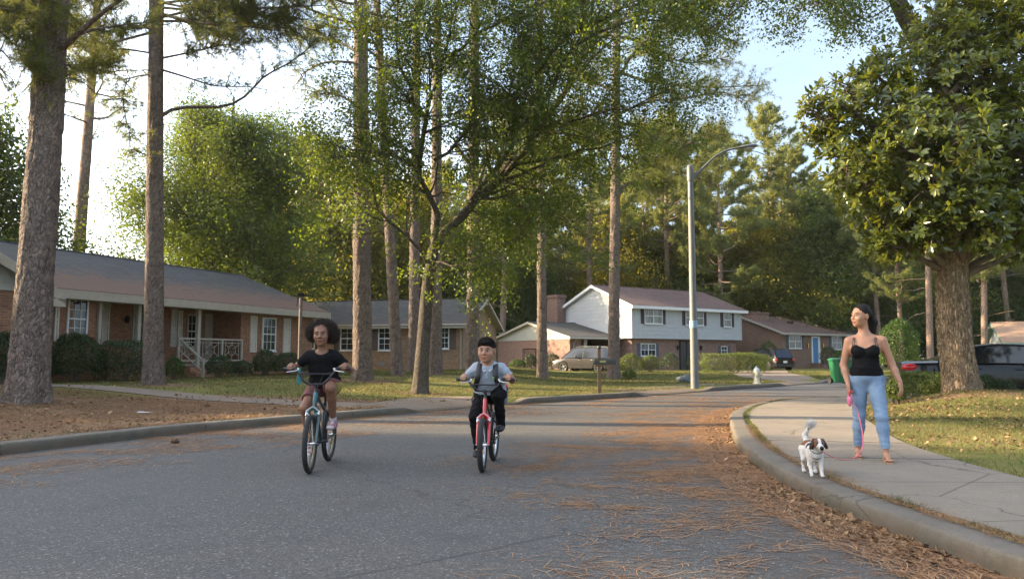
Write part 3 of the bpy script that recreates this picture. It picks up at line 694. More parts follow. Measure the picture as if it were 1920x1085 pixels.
    for i in range(3):
        a, b = xs[i]+.04, xs[i+1]-.04; m = (a+b)/2; zz = (z0+z1)/2; w = (b-a)/2
        for k in range(6):                                 # star pattern of bars
            an = k*math.pi/3 + math.pi/6; an2 = an + math.pi/3; r = min(w, .38)*.58
            q.tube([(m+r*math.cos(an), yy, zz+r*math.sin(an)), (m+r*math.cos(an2), yy, zz+r*math.sin(an2))], .013, 5)
            q.tube([(m+r*.35*math.cos(an), yy, zz+r*.35*math.sin(an)), (m+r*math.cos(an), yy, zz+r*math.sin(an))], .011, 5)
            e = (m+min(max(2.0*r*math.cos(an), -w), w), yy, zz+min(max(2.0*r*math.sin(an), -.37), .37))
            q.tube([(m+r*math.cos(an), yy, zz+r*math.sin(an)), e], .013, 5)
        for f in (.5,): 
            q.box(a, b, yy-.012, yy+.012, zz+.26, zz+.285); q.box(a+w*.25, a+w*.25+.02, yy-.012, yy+.012, z0, z1); q.box(b-w*.25-.02, b-w*.25, yy-.012, yy+.012, z0, z1)
    q.build('railing', M_TRIM, t)
    # steps and their handrail
    st = MB(); xa, xb = tA(338), tA(361)
    for k in range(3): st.box(xa, xb, -.25-.3*(k+1), -.24-.3*k, -.3, .38-.155*k)
    st.build('step', M_BRICK_A, t)
    hr = MB(); x = tA(366); hr.tube([(xa-.1, yy, 1.42), (xa-.05, -1.2, .62)], .03, 6); hr.tube([(xa-.1, yy, 1.0), (xa-.05, -1.2, .22)], .02, 6); hr.box(xa-.09, xa-.01, -1.24, -1.16, -.1, .7)
    hr.tube([(ra, yy, 1.4), (x, yy-.06, .75)], .03, 6)
    hr.build('handrail', M_TRIM, t)
    li = MB(); x = tA(234, rec); li.lathe([(.03, 0), (.07, .04), (.08, .22), (.03, .28)], 8, 0, None, (x, rec-.12, 1.95)); li.box(x-.02, x+.02, rec-.12, rec, 2.05, 2.1); li.build('wall_lamp', M_DARK, t)
    sp = MB(); sp.lathe([(.09, 0), (.09, .05)], 10, 0, None, (tA(127), -.35, H-.56)); sp.build('soffit_vent', M_DARK, t)
    gu = MB(); gu.box(L+.43, L+.46, -.6, .0, H-.42, H-.2); gu.build('end_board', M_TRIM, t)
house_a()

# --- second ranch house, partly behind the pines
OB = Vector((-15.9, 43.9)); DB = Vector((7, -1.5)).normalized(); GB = .42
def tB(px): u = (px-960)/F; return (u*OB.y - OB.x)/(DB.x - u*DB.y)
def zB(py, t): return CH + (668-py)/F*(OB.y + DB.y*t) - GB
def house_b():
    t = thing('ranch_house', 'tan-brick ranch house with a grey weathered roof behind the group of pine trunks', 'house', (OB.x, OB.y, GB), math.atan2(DB.y, DB.x))
    L = tB(868); W = 8.0; H = 2.62
    wl = MB(); wl.box(0, L, 0, .25, -.6, H); wl.box(0, .25, .25, W, -.6, H); wl.box(L-.25, L, .25, W, -.6, H); wl.box(.25, L-.25, W-.25, W, -.6, H)
    wl.add([(L, 0, H), (L, W, H), (L, W/2, H+1.45), (L-.25, 0, H), (L-.25, W, H), (L-.25, W/2, H+1.45)], [(0,1,2), (3,5,4)])
    wl.build('wall', M_BRICK_B, t)
    roof_gable(t, 0, L, 0, W, H, H+1.55, M_ROOF_B, M_TRIM, ov=.45, rk=.4, fas=.16)
    for a, b, yt, yb, sh in ((641, 663, 614, 655, 1), (712, 732, 614, 655, 1), (828, 841, 614, 652, 1), (577, 590, 612, 652, 1)):
        x0, x1 = tB(a), tB(b); m = (x0+x1)/2; window(t, x0, x1, zB(yb, m), zB(yt, m), shut=mat('brown_shutter', (.09, .06, .045), .6), sw=.36, cols=2)
    ym = 2.6
    window(t, 2.2, 3.0, 1.0, 2.2, wallT('right', W, L), cols=1)
    vt = MB(); m = tB(716); z = zB(684, m); vt.box(m-.22, m+.22, -.02, .0, z, z+.18); vt.build('vent', mat('grey_vent', (.2, .2, .19), .6), t)
    gu = MB(); gu.tube([(L-.15, -.44, H-.12), (L-.15, -.3, H-.25), (L-.1, -.06, H-.45), (L-.1, -.06, -.35)], .045, 6); gu.tube([(-.3, -.49, H-.1), (L+.35, -.49, H-.1)], .06, 6); gu.build('gutter', M_TRIM, t)
    sb = MB(); sb.tube([(L*.62, 2.2, H+.6), (L*.62, 2.2, H+1.25)], .06, 8); sb.build('vent_pipe', mat('grey_vent', (.2, .2, .19), .6), t)
house_b()

# --- white split-level
OC = Vector((9.3, 58)); DC = Vector((10.7, 7)).normalized(); GC = .12
def tC(px, yin=0): u = (px-960)/F; ox, oy = OC.x-DC.y*yin, OC.y+DC.x*yin; return (u*oy - ox)/(DC.x - u*DC.y)
def zC(py, t, yin=0): return CH + (668-py)/F*(OC.y + DC.y*t + DC.x*yin) - GC
def house_c():
    t = thing('split_level_house', 'two-storey house with white lap siding above red brick and a low garage wing', 'house', (OC.x, OC.y, GC), math.atan2(DC.y, DC.x))
    L = tC(1389); W = 9.0; ZS = zC(634, 0); ZE = zC(570, 0); ZR = ZE + 1.75
    wl = MB(); wl.box(.3, L-.3, .35, W-.2, -.5, ZS); wl.build('lower_wall', M_BRICK_C, t)
    uw = MB(); uw.box(0, L, 0, W, ZS+.0, ZE+.0); uw.build('upper_wall', M_SIDING, t)
    laps_front(t, .0, L, ZS, ZE-.02, 0, M_SIDING, .3)
    gable_tri(t, 0, 0, W, ZS, ZE, ZR, M_SIDING, 'siding', .3)
    rf = roof_gable(t, 0, L, 0, W, ZE, ZR, M_ROOF_C, M_WHITE, ov=.5, rk=.35, fas=.22)
    gl = mat('blind', (.5, .5, .46), .7)
    for a, b, yt, yb, sh in ((1208, 1240, 579, 606, 2), (1285, 1317, 583, 609, 2), (1356, 1369, 587, 612, 1)):
        x0, x1 = tC(a), tC(b); m = (x0+x1)/2; window(t, x0, x1, zC(yb, m), zC(yt, m), sashes=sh, cols=1, rows=1, shut=M_SHUT_D, sw=.32, y=-.055, glass=M_GLASSC)
    for a, b, yt, yb, sh in ((1201, 1227, 645, 666, 2), (1351, 1361, 650, 663, 1)):
        x0, x1 = tC(a, .35), tC(b, .35); m = (x0+x1)/2; window(t, x0, x1, zC(yb, m, .35), zC(yt, m, .35), sashes=sh, cols=2, rows=1, shut=M_SHUT_B, sw=.3, y=.35)
    a, b = tC(1274, .35), tC(1296, .35); d = MB(); d.box(a, b, .28, .36, -.05, ZS-.25); dr = d.build('door', mat('dark_door', (.03, .028, .03), .5), t)
    e = MB(); 
    for x in (a-.1, b, (a+b)/2-.05): e.box(x, x+.1, .24, .36, -.05, ZS-.2)
    e.box(a-.1, b+.1, .24, .36, ZS-.2, ZS-.1); e.build('door_frame', M_DARK, dr)
    for x in (tC(1269, .35), tC(1312, .35)): q = MB(); q.box(x-.08, x+.08, .2, .35, 1.65, 2.0); q.build('wall_lamp', M_DARK, t)
    # garage wing
    x0, x1, y0, y1 = -4.65, 0.0, 1.84, 12.3; H = 2.63; HR = zC(603, 0, 0)*0 + 3.85
    gw = MB(); gw.box(x0, x0+.25, y0, y1, -.5, H); gw.box(x0, x1, y1-.25, y1, -.5, H); gw.box(x0+.25, x0+1.1, y0, y0+.25, -.5, H); gw.box(x1-.5, x1+.2, y0, y0+.25, -.5, H); gw.build('wing_wall', M_BRICK_C, t)
    bk = MB(); bk.box(x0+.3, x1, y0+3.2, y0+3.3, -.1, H-.02); bk.build('carport_shade', M_DARK, t)  # dark sheet: the shade of the carport opening put into its colour
    roof_gable(t, x0, x1, y0, y1, H, HR, M_ROOF_G, M_TRIM, ov=.5, rk=.35, fas=.16, name='wing_roof', cut_right=True)
    gable_tri(t, x0, y0, y1, H-.22, H, HR, M_GABLE, 'wing_gable', .22)
    # trellis leaning on the wall, column, gutter
    col = MB(); xx = x0+1.35; col.box(xx, xx+.28, y0-.05, y0+.2, 1.3, H-.1); col.box(xx-.03, xx+.31, y0-.08, y0+.23, H-.35, H-.1); col.build('column', M_TRIM, t)
    tr = MB(); ya, yb = y0+4.4, y0+6.2
    for y in (ya, yb): tr.box(x0-.14, x0-.1, y-.03, y+.03, 0, 1.75)
    for z in (.15, 1.72): tr.box(x0-.14, x0-.1, ya, yb, z-.03, z+.03)
    for k in range(1, 6): tr.box(x0-.13, x0-.115, ya+k*(yb-ya)/6-.008, ya+k*(yb-ya)/6+.008, .15, 1.72); tr.box(x0-.13, x0-.115, ya, yb, .15+k*.26, .165+k*.26)
    tr.build('trellis', M_DARK, t)
    gu = MB(); gu.tube([(x0-.2, y0-.55, H-.16), (x1+.1, y0-.55, H-.16)], .06, 6); gu.tube([(x0+.4, y0-.5, H-.15), (x0+.3, y0-.1, H-.5), (x0+.3, y0-.1, 0)], .04, 6); gu.build('gutter', M_TRIM, t)
    # chimney
    ch = MB(); cx0, cx1, cy0, cy1 = -.95, -.05, 8.4, 9.9; ch.box(cx0, cx1, cy0, cy1, -.3, 6.2); ch.box(cx0-.08, cx1+.08, cy0-.08, cy1+.08, 6.2, 6.35); ch.box(cx0-.02, cx1+.02, cy0-.02, cy1+.02, 6.35, 6.45); c = ch.build('chimney', M_BRICK_C, t)
    fl = MB(); fl.lathe([(.15, 0), (.15, .3)], 10, 0, None, ((cx0+cx1)/2, (cy0+cy1)/2, 6.45)); fl.build('flue', M_DARK, c)
house_c()

# --- brown brick ranch with the blue door
OD = Vector((24.5, 68)); DD = Vector((.83, .55)).normalized(); GD = .13
def tD(px): u = (px-960)/F; return (u*OD.y - OD.x)/(DD.x - u*DD.y)
def zD(py, t): return CH + (668-py)/F*(OD.y + DD.y*t) - GD
def house_d():
    t = thing('ranch_house', 'brown-brick ranch house with a blue front door and a squat chimney', 'house', (OD.x, OD.y, GD), math.atan2(DD.y, DD.x))
    L = tD(1640); W = 9.0; H = 3.35
    wl = MB(); wl.box(0, L, 0, .25, -.5, H); wl.box(0, .25, .25, W, -.5, H); wl.box(L-.25, L, .25, W, -.5, H)
    wl.add([(0, 0, H), (0, W, H), (0, W/2, H+1.5), (.25, 0, H), (.25, W, H), (.25, W/2, H+1.5)], [(0,2,1), (3,4,5)])
    wl.build('wall', M_BRICK_D, t)
    roof_gable(t, 0, L, 0, W, H, H+1.6, M_ROOF_C, M_TRIM, ov=.5, rk=.35, fas=.18)
    for a, b, yt, yb in ((1478, 1500, 628, 652), (1558, 1575, 631, 654)):
        x0, x1 = tD(a), tD(b); m = (x0+x1)/2; window(t, x0, x1, zD(yb, m), zD(yt, m), sashes=2, cols=1, rows=1, shut=M_SHUT_B, sw=.32, glass=M_GLASSC)
    a, b = tD(1521), tD(1531); d = MB(); d.box(a, b, -.06, 0, .5, zD(633, a)); dr = d.build('door', mat('blue_door', (.02, .16, .36), .4, var=.05), t)
    e = MB(); z1 = zD(633, a)
    e.box(a-.14, a, -.1, 0, .5, z1+.14); e.box(b, b+.3, -.1, 0, .5, z1+.14); e.box(a, b, -.1, 0, z1, z1+.14); e.build('door_frame', M_WHITE, dr)
    e = MB(); e.ell((b-.12, -.1, 1.5), (.05, .05, .05)); e.build('handle', mat('brass', (.5, .35, .12), .3, 1), dr)
    s = MB()
    for k in range(3): s.box(a-.4, b+1.8, -.9-.35*k, -.0 if k == 0 else -.9-.35*(k-1), -.4, .48-.16*k)
    s.build('step', M_BRICK_D, t)
    ch = MB(); ch.box(.15, 2.1, 2.9, 4.2, H+.2, H+1.95); ch.box(.07, 2.18, 2.82, 4.28, H+1.8, H+1.9); c = ch.build('chimney', M_BRICK_D, t)
    f = MB(); f.box(.9, 1.4, 3.3, 3.8, H+1.95, H+2.1); f.build('flue', M_DARK, c)
    v = MB(); v.box(tD(1520), tD(1520)+.5, 2.2, 2.6, H+1.0, H+1.15); v.build('roof_vent', M_DARK, t)
    for x in (tD(1512), tD(1540)): q = MB(); q.box(x-.07, x+.07, -.15, 0, 1.9, 2.3); q.build('wall_lamp', mat('brass', (.5, .35, .12), .3, 1), t)
house_d()

# --- cottage at the right edge
def house_e():
    t = thing('bungalow', 'pale bungalow with a sunlit tan roof beyond the black sedan', 'house', (39.7, 60.0, .12), R(-23))
    L, W, H = 14, 8, 2.3
    wl = MB(); wl.box(0, L, 0, W, -.5, H); wl.add([(0, 0, H), (0, W, H), (0, W/2, H+1.5), (.2, 0, H), (.2, W, H), (.2, W/2, H+1.5)], [(0,2,1), (3,4,5)]); wl.build('wall', M_SIDING, t)
    roof_gable(t, 0, L, 0, W, H, H+1.6, M_ROOF_E, mat('green_trim', (.12, .22, .18), .5), ov=.5, rk=.4, fas=.18)
    for x in (2, 3.6, 6, 9): window(t, x, x+1.1, .9, 2.0, cols=1, rows=1, frame=mat('green_trim', (.12, .22, .18), .5))
house_e()

# ---------------------------------------------------------------- trees
M_NEED = leaf_mat('pine_needles', (.045, .08, .026), (.13, .155, .04), (.35, .35, .06), .4, .55)
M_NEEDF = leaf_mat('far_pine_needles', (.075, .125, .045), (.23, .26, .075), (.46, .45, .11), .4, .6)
M_LEAF = leaf_mat('tree_leaf', (.018, .042, .012), (.068, .105, .02), (.26, .33, .025), .36, .5)
M_LEAFG = leaf_mat('golden_green_leaf', (.055, .075, .016), (.19, .185, .032), (.50, .44, .035), .45, .55)
M_LEAFM = leaf_mat('magnolia_leaf', (.028, .052, .013), (.15, .17, .032), (.38, .40, .035), .3, .25, .6)
M_OAKL = leaf_mat('oak_leaf', (.020, .044, .012), (.070, .108, .022), (.27, .34, .022), .36, .42)

def tubes(name, segs, m, parent):
    """segs: list of (points, radii, sides) joined in one mesh"""
    V = []; Fa = []; nb = 0
    for pts, rad, k in segs:
        P = np.asarray(pts, float); r = np.asarray(rad, float); n = len(P)
        d = np.gradient(P, axis=0); d /= np.linalg.norm(d, axis=1)[:, None] + 1e-9
        ref = np.array([0, 0, 1.]) if abs(d[0, 2]) < .9 else np.array([1., 0, 0])
        u = np.cross(d, ref); u /= np.linalg.norm(u, axis=1)[:, None] + 1e-9; w = np.cross(d, u)
        a = np.arange(k) * 2 * np.pi / k
        ring = P[:, None, :] + (u[:, None, :] * np.cos(a)[None, :, None] + w[:, None, :] * np.sin(a)[None, :, None]) * r[:, None, None]
        V.append(ring.reshape(-1, 3)); i, j = np.meshgrid(np.arange(n-1), np.arange(k), indexing='ij'); j2 = (j+1) % k
        Fa.append(np.stack([i*k+j, i*k+j2, (i+1)*k+j2, (i+1)*k+j], -1).reshape(-1, 4) + nb); nb += n*k
    return npmesh(name, np.vstack(V), np.vstack(Fa), m, parent, smooth=True)
def trunk_mesh(pts, rad, m, parent, seg=40, rough=.035, flare=1.6, fh=.5, sub=.12, ridges=9, seed=0, name='trunk', squash=1.0):
    """near trunk with a flared foot and a furrowed surface"""
    P = np.asarray(pts, float); r = np.asarray(rad, float)
    L = np.concatenate([[0], np.cumsum(np.linalg.norm(np.diff(P, axis=0), axis=1))]); n = max(8, int(L[-1]/sub)); s = np.linspace(0, L[-1], n)
    C3 = np.stack([np.interp(s, L, P[:, i]) for i in range(3)], 1)
    k = np.ones(9)/9
    for i in range(2):
        q = np.r_[np.full(4, C3[0, i]), C3[:, i], np.full(4, C3[-1, i])]; q = np.convolve(q, k, 'valid'); q[0] = C3[0, i]; C3[:, i] = q
    rr = np.interp(s, L, r); g = np.random.default_rng(seed); ph = g.uniform(0, 6.28, 8)
    a = np.arange(seg)*2*np.pi/seg; A, S = np.meshgrid(a, s)
    fl = np.exp(-S/fh)
    lobes = 1 + fl*(flare-1)*(1 + .28*np.sin(A*5+ph[0]) + .2*np.sin(A*8+ph[1]))
    f = np.sin(A*ridges + 1.6*np.sin(S*2.1+ph[2]) + 1.1*np.sin(A*3+S*1.3+ph[3])) * np.sin(S*5.1 + 2*np.sin(A*2+ph[4]) + ph[5])
    f2 = np.sin(A*ridges*2.1 + 2*np.sin(S*5+ph[6])) * np.sin(S*11+3*np.sin(A*5+ph[7]))
    lump = .02*np.sin(S*1.1+A+ph[1]) + .015*np.sin(S*2.7-2*A+ph[3])
    RR = rr[:, None]*lobes*(1 + lump) + rough*(.5*f + .35*f2 + .25*g.normal(size=A.shape)) * np.clip(rr[:, None]/.3, .3, 1)
    V = np.stack([C3[:, 0, None] + RR*np.cos(A), C3[:, 1, None] + RR*np.sin(A)*squash, C3[:, 2, None] + 0*A], -1).reshape(-1, 3)
    i, j = np.meshgrid(np.arange(n-1), np.arange(seg), indexing='ij'); j2 = (j+1) % seg
    Fa = np.stack([i*seg+j, i*seg+j2, (i+1)*seg+j2, (i+1)*seg+j], -1).reshape(-1, 4)
    return npmesh(name, V, Fa, m, parent, smooth=True)
def needles(name, P, D, L, w, k, g, m, parent, tint=None, open_=.75):
    """k needles radiating from each tip"""
    n = len(P); Pn = np.repeat(P, k, 0); Dn = np.repeat(D, k, 0) + g.normal(0, open_, (n*k, 3)); Dn /= np.linalg.norm(Dn, axis=1)[:, None]
    U = np.cross(Dn, g.normal(size=(n*k, 3))); U /= np.linalg.norm(U, axis=1)[:, None] + 1e-9
    l = L*g.uniform(.6, 1.15, n*k)[:, None]
    V = np.stack([Pn - U*w*.5, Pn + U*w*.5, Pn + Dn*l - np.array([0, 0, 1])*l*.12], 1).reshape(-1, 3)
    if tint is None: tint = np.clip(g.normal(.42, .25, n), 0, 1)
    return npmesh(name, V, np.arange(3*n*k).reshape(-1, 3), m, parent, attr={'tint': np.repeat(np.repeat(tint, k), 3)})
def unit(v): v = np.asarray(v, float); return v/(np.linalg.norm(v)+1e-9)
def wander(p, d, L, n, g, wob=.15, up=0.0):
    P = [np.asarray(p, float)]; d = unit(d); s = L/n
    for i in range(n): d = unit(d + g.normal(0, wob, 3) + np.array([0, 0, up])); P.append(P[-1] + d*s)
    return np.array(P)
def pine_limb(segs, tips, p, d, L, r, g, dense=1.0, up=.05, first=.25, twig=.9, sides=5):
    n = max(5, int(L/.55)); P = wander(p, d, L, n, g, .13, up); R_ = np.linspace(r, r*.22, n+1); segs.append((P, R_, sides))
    for i in range(1, n+1):
        if i/n < first: continue
        for q in range(int(g.poisson(3.2*dense))):
            dd = unit(P[min(i, n)] - P[i-1]); side = unit(np.cross(dd, [0, 0, 1]) * (1 if g.random() < .5 else -1) + dd*g.uniform(.2, 1) + np.array([0, 0, g.uniform(-.1, .5)]))
            ll = twig*g.uniform(.4, 1.25)*(1.25-.5*i/n); m = 4; Q = wander(P[i], side, ll, m, g, .2, .08); segs.append((Q, np.linspace(r*.22+.004, .004, m+1), 3))
            for j in range(1, m+1):
                for _ in range(2 if j > 1 else 1):
                    dj = unit(Q[j]-Q[j-1] + g.normal(0, .45, 3)); tips.append((Q[j] + dj*g.uniform(0, .16), dj))
        tips.append((P[i], unit(P[i]-P[i-1])))
def pine_crown(base, top, z0, rad, nb, g, segs, tips, dense=1.0, droop=-.05, up=.05, twig=.9, shape=None, r0=.06, sides=4):
    """limbs from height z0 up to the top of a trunk running base -> top"""
    base = np.asarray(base, float); top = np.asarray(top, float); a = g.uniform(0, 6.28)
    for i in range(nb):
        f = (i + g.uniform(0, .9))/nb; z = z0 + (top[2]-z0)*f; c = base + (top-base)*((z-base[2])/(top[2]-base[2])); c[2] = z
        a += 2.4 + g.normal(0, .5); sh = shape(f) if shape else (1-.75*f**1.6)
        L = rad*sh*g.uniform(.65, 1.15); el = g.uniform(-.15, .25) + .65*f**2 + droop
        pine_limb(segs, tips, c, (math.cos(a), math.sin(a), el), max(L, .5), r0*(1-.6*f)+.012, g, dense, up, .3, twig, sides)
def make_pine(label, base, top, r, rtop, zc, rad, nb, seed, name='pine_tree', need=(.24, .013, 14), dense=1.0, bark=None, seg=28, rough=.03, flare=1.45, extra=None, group=None, cut=None, nm=None, mid=None, twig=.9, cat='tree'):
    g = np.random.default_rng(seed); t = thing(name, label, cat, base, 0, group)
    b = np.zeros(3); tp = np.array(top) - np.array(base)
    pts = [b - [0, 0, .25]] + ([np.array(mid)-np.array(base)] if mid is not None else [b + tp*.5]) + [tp]
    rad_ = [r, (r+rtop)/2 if mid is None else r*.85, rtop]
    tr = trunk_mesh(pts, rad_, bark or M_PINE, t, seg, rough, flare, seed=seed)
    segs, tips = [], []
    pine_crown(b, tp, zc, rad, nb, g, segs, tips, dense, r0=r*.16, twig=twig)
    if extra: extra(segs, tips, g)
    tubes('limb', segs, bark or M_PINE, t)
    if tips:
        P = np.array([x[0] for x in tips]); D = np.array([x[1] for x in tips]); needles('crown', P, D, need[0], need[1], need[2], g, nm or M_NEED, t)
    return t
def path_limb(segs, tips, pts, r, g, dense=1.0, first=.3, twig=.8, fwd=True):
    """limb along given points, dressed with needle twigs after the first part"""
    P = np.array(pts, float); n = 12; L = np.concatenate([[0], np.cumsum(np.linalg.norm(np.diff(P, axis=0), axis=1))]); s = np.linspace(0, L[-1], n+1)
    Q = np.stack([np.interp(s, L, P[:, i]) for i in range(3)], 1); k = np.array([1, 2, 1])/4
    for i in range(3): Q[1:-1, i] = np.convolve(Q[:, i], k, 'valid')
    segs.append((Q, np.linspace(r, r*.3, n+1), 7))
    for i in range(1, n+1):
        if i/n < first: continue
        for q in range(int(g.poisson(3.6*dense))):
            dd = unit(Q[i]-Q[i-1]); ang = g.uniform(0, 6.28); side = unit(np.cross(dd, unit(g.normal(size=3))) + dd*.6 + np.array([0, 0, .15])); ll = twig*g.uniform(.4, 1.3)
            W = wander(Q[i], side, ll, 4, g, .2, .05); segs.append((W, np.linspace(.018, .005, 5), 3))
            for j in range(1, 5):
                for _ in range(2): dj = unit(W[j]-W[j-1] + g.normal(0, .4, 3)); tips.append((W[j] + dj*g.uniform(0, .12), dj))
def broad(label, base, trunk_pts, trunk_r, limbs, seed, leaf, per, m_leaf, m_bark, name='oak_tree', ntw=5, twl=1.0, spread=.28, seg=24, depth=3, group=None, aspect=.5, cutfn=None, clumpn=None, flare=1.4, leafname='crown', cat='tree', sides=5):
    """broadleaf tree: given limbs (start, dir, length, radius), grown two levels further"""
    g = np.random.default_rng(seed); t = thing(name, label, cat, base, 0, group)
    tr = trunk_mesh(trunk_pts, trunk_r, m_bark, t, seg, .012, flare, .35, seed=seed, ridges=7)
    segs, ends = [], []
    def grow(P, r, lev, L):
        n = len(P)-1
        for i in range(max(1, n//4), n+1):
            for q in range(ntw if lev > 1 else 3):
                if g.random() > (.75 if lev > 1 else .8): continue
                dd = unit(P[i]-P[i-1]); side = unit(np.cross(dd, unit(g.normal(size=3))) + dd*g.uniform(.1, .8) + np.array([0, 0, .12]))
                ll = L*g.uniform(.35, .75)
                if lev > 1:
                    Q = wander(P[i], side, ll, 4, g, .22, .03); rr = r*(1-.7*i/n)*.45+.004; segs.append((Q, np.linspace(rr, .006, 5), 4)); grow(Q, rr, lev-1, ll)
                else:
                    e = P[i] + side*min(ll, twl)
                    if cutfn is None or cutfn(e): segs.append((np.array([P[i], P[i]+side*min(ll, twl)*.5+g.normal(0, .03, 3), e]), [.007, .005, .003], 3)); ends.append((e, side))
    for (p, d, L, r) in limbs:
        n = max(5, int(L/.6))
        P = wander(p, d, L, n, g, .12, .03) if not isinstance(d, list) else None
        if P is None:
            A = np.array([p]+d, float); l = np.concatenate([[0], np.cumsum(np.linalg.norm(np.diff(A, axis=0), axis=1))]); s = np.linspace(0, l[-1], n+1); P = np.stack([np.interp(s, l, A[:, i]) for i in range(3)], 1); P[1:-1] += g.normal(0, .05, (n-1, 3))
        segs.append((P, np.linspace(r, r*.3, n+1), 9)); grow(P, r, depth-1, L*.6)
    tubes('limb', segs, m_bark, t)
    E = np.array([e[0] for e in ends]); D = np.array([e[1] for e in ends]); n = len(E)
    P = np.repeat(E, per, 0) + g.normal(0, spread, (n*per, 3)); Dn = np.repeat(D, per, 0) + np.array([0, 0, .7])
    tint = np.clip(np.repeat(g.normal(.42, .2, n), per) + g.normal(0, .12, n*per), 0, 1)
    leaves(leafname, P, Dn, leaf, g, m_leaf, t, .7, aspect, tint)
    print(label[:30], 'leaves', n*per)
    return t
def G3(px, py, z=.15):
    p = gp(px, py, z); zz = gz(p.x, p.y); p = gp(px, py, zz); zz = gz(p.x, p.y); return gp(px, py, zz)
def up_to(px, py, base):                                  # point at the base's depth seen at this place of the photo
    return dp(px, py, base[1])
NEAR = {}
def near_pine(key, label, bx, by, tx, wpx, Htop, zc, rad, nb, seed, **k):
    b = G3(bx, by); q = up_to(tx, 0, b); d = (Vector(q)-Vector(b)); top = Vector(b) + d*(Htop/d.z); dist = b.y
    r = wpx/2/F*dist; TREE_SPOTS.append((b.x, b.y, r*3.2 if by > 712 else r*2)); NEAR[key] = b
    return make_pine(label, tuple(b), tuple(top), r, r*.45, zc, rad, nb, seed, **k)

def ex1(segs, tips, g):                                   # the big limbs of the foreground pine
    b = NEAR_B
    def q(px, py, dy=0): p = dp(px, py, b.y+dy); return (p.x-b.x, p.y-b.y, p.z-b.z)
    path_limb(segs, tips, [q(108, 100), q(150, 60, -.4), q(190, 25, -.8), q(240, -10, -1.2), q(330, -60, -1.4)], .065, g, .8, .45)
    path_limb(segs, tips, [q(125, 75, -.3), q(175, 55, -.2), q(225, 48, .3), q(300, 40, .6)], .035, g, .7, .5, .6)
    path_limb(segs, tips, [q(75, 145), q(45, 120, -.4), q(25, 70, -.7), q(22, 20, -.9), q(30, -30, -1)], .03, g, .6, .4, .6)
    path_limb(segs, tips, [q(85, 140), q(70, 125, -.5), q(58, 112, -.8)], .04, g, 1.0, .6, .3)
    path_limb(segs, tips, [q(110, 150), q(150, 130, .5), q(215, 118, 1)], .025, g, 1.2, .3, .5)
    for k in range(18):
        x = g.uniform(-260, 100); path_limb(segs, tips, [q(85, g.uniform(-150, 10)), q(60+x*.4, g.uniform(-60, 60), g.uniform(-1, 1)), q(30+x, g.uniform(-20, 150), g.uniform(-2, 2))], .03, g, 1.0, .3)
def ex3(segs, tips, g):
    b = NEAR_B
    def q(px, py, dy=0): p = dp(px, py, b.y+dy); return (p.x-b.x, p.y-b.y, p.z-b.z)
    path_limb(segs, tips, [q(298, 220), q(315, 202), q(360, 200, .3), q(430, 203, .6), q(475, 170, .8), q(490, 142, 1), q(540, 122, 1.1), q(580, 90, 1.2)], .055, g, 1.0, .55, .7)
    path_limb(segs, tips, [q(300, 130), q(350, 145, -.3), q(400, 162, -.4), q(470, 163, -.6)], .035, g, .5, .35, .5)
    path_limb(segs, tips, [q(300, 110), q(350, 100), q(400, 88, .5), q(440, 82, .7)], .035, g, 1.2, .3, .7)
    path_limb(segs, tips, [q(285, 140), q(240, 145, -.6), q(228, 180, -.8), q(238, 230, -.8), q(250, 280, -.8)], .022, g, 1.1, .2, .6)
    path_limb(segs, tips, [q(285, 100), q(220, 90, -.6), q(170, 110, -1), q(130, 140, -1.2)], .03, g, 1.2, .3, .8)
    for k in range(24):
        sgn = 1 if g.random() < .75 else -1; z = g.uniform(-140, 60)
        path_limb(segs, tips, [q(292, z), q(292+sgn*g.uniform(60, 120), z+g.uniform(-40, 30), g.uniform(-2, 2)), q(292+sgn*g.uniform(160, 330), z+g.uniform(-30, 60), g.uniform(-2.5, 2.5))], .04, g, 1.6, .2, 1.0)
def ex5(segs, tips, g):
    b = NEAR_B
    def q(px, py, dy=0): p = dp(px, py, b.y+dy); return (p.x-b.x, p.y-b.y, p.z-b.z)
    for pts in ([q(665, 60), q(640, 30), q(610, -10), q(590, -50)], [q(664, 95), q(630, 75, .5), q(590, 62, .8), q(560, 70, 1)], [q(663, 118), q(630, 115, -.5), q(598, 120, -.8), q(565, 140, -1)],
                [q(665, 195), q(640, 180, .4), q(600, 170, .6)], [q(692, 50), q(720, 30), q(760, -20), q(780, -60)], [q(692, 125), q(712, 130), q(725, 150, .5)], [q(665, 290), q(640, 285, -.3), q(615, 292, -.5)]):
        path_limb(segs, tips, pts, .05, g, 1.1, .4, .8)
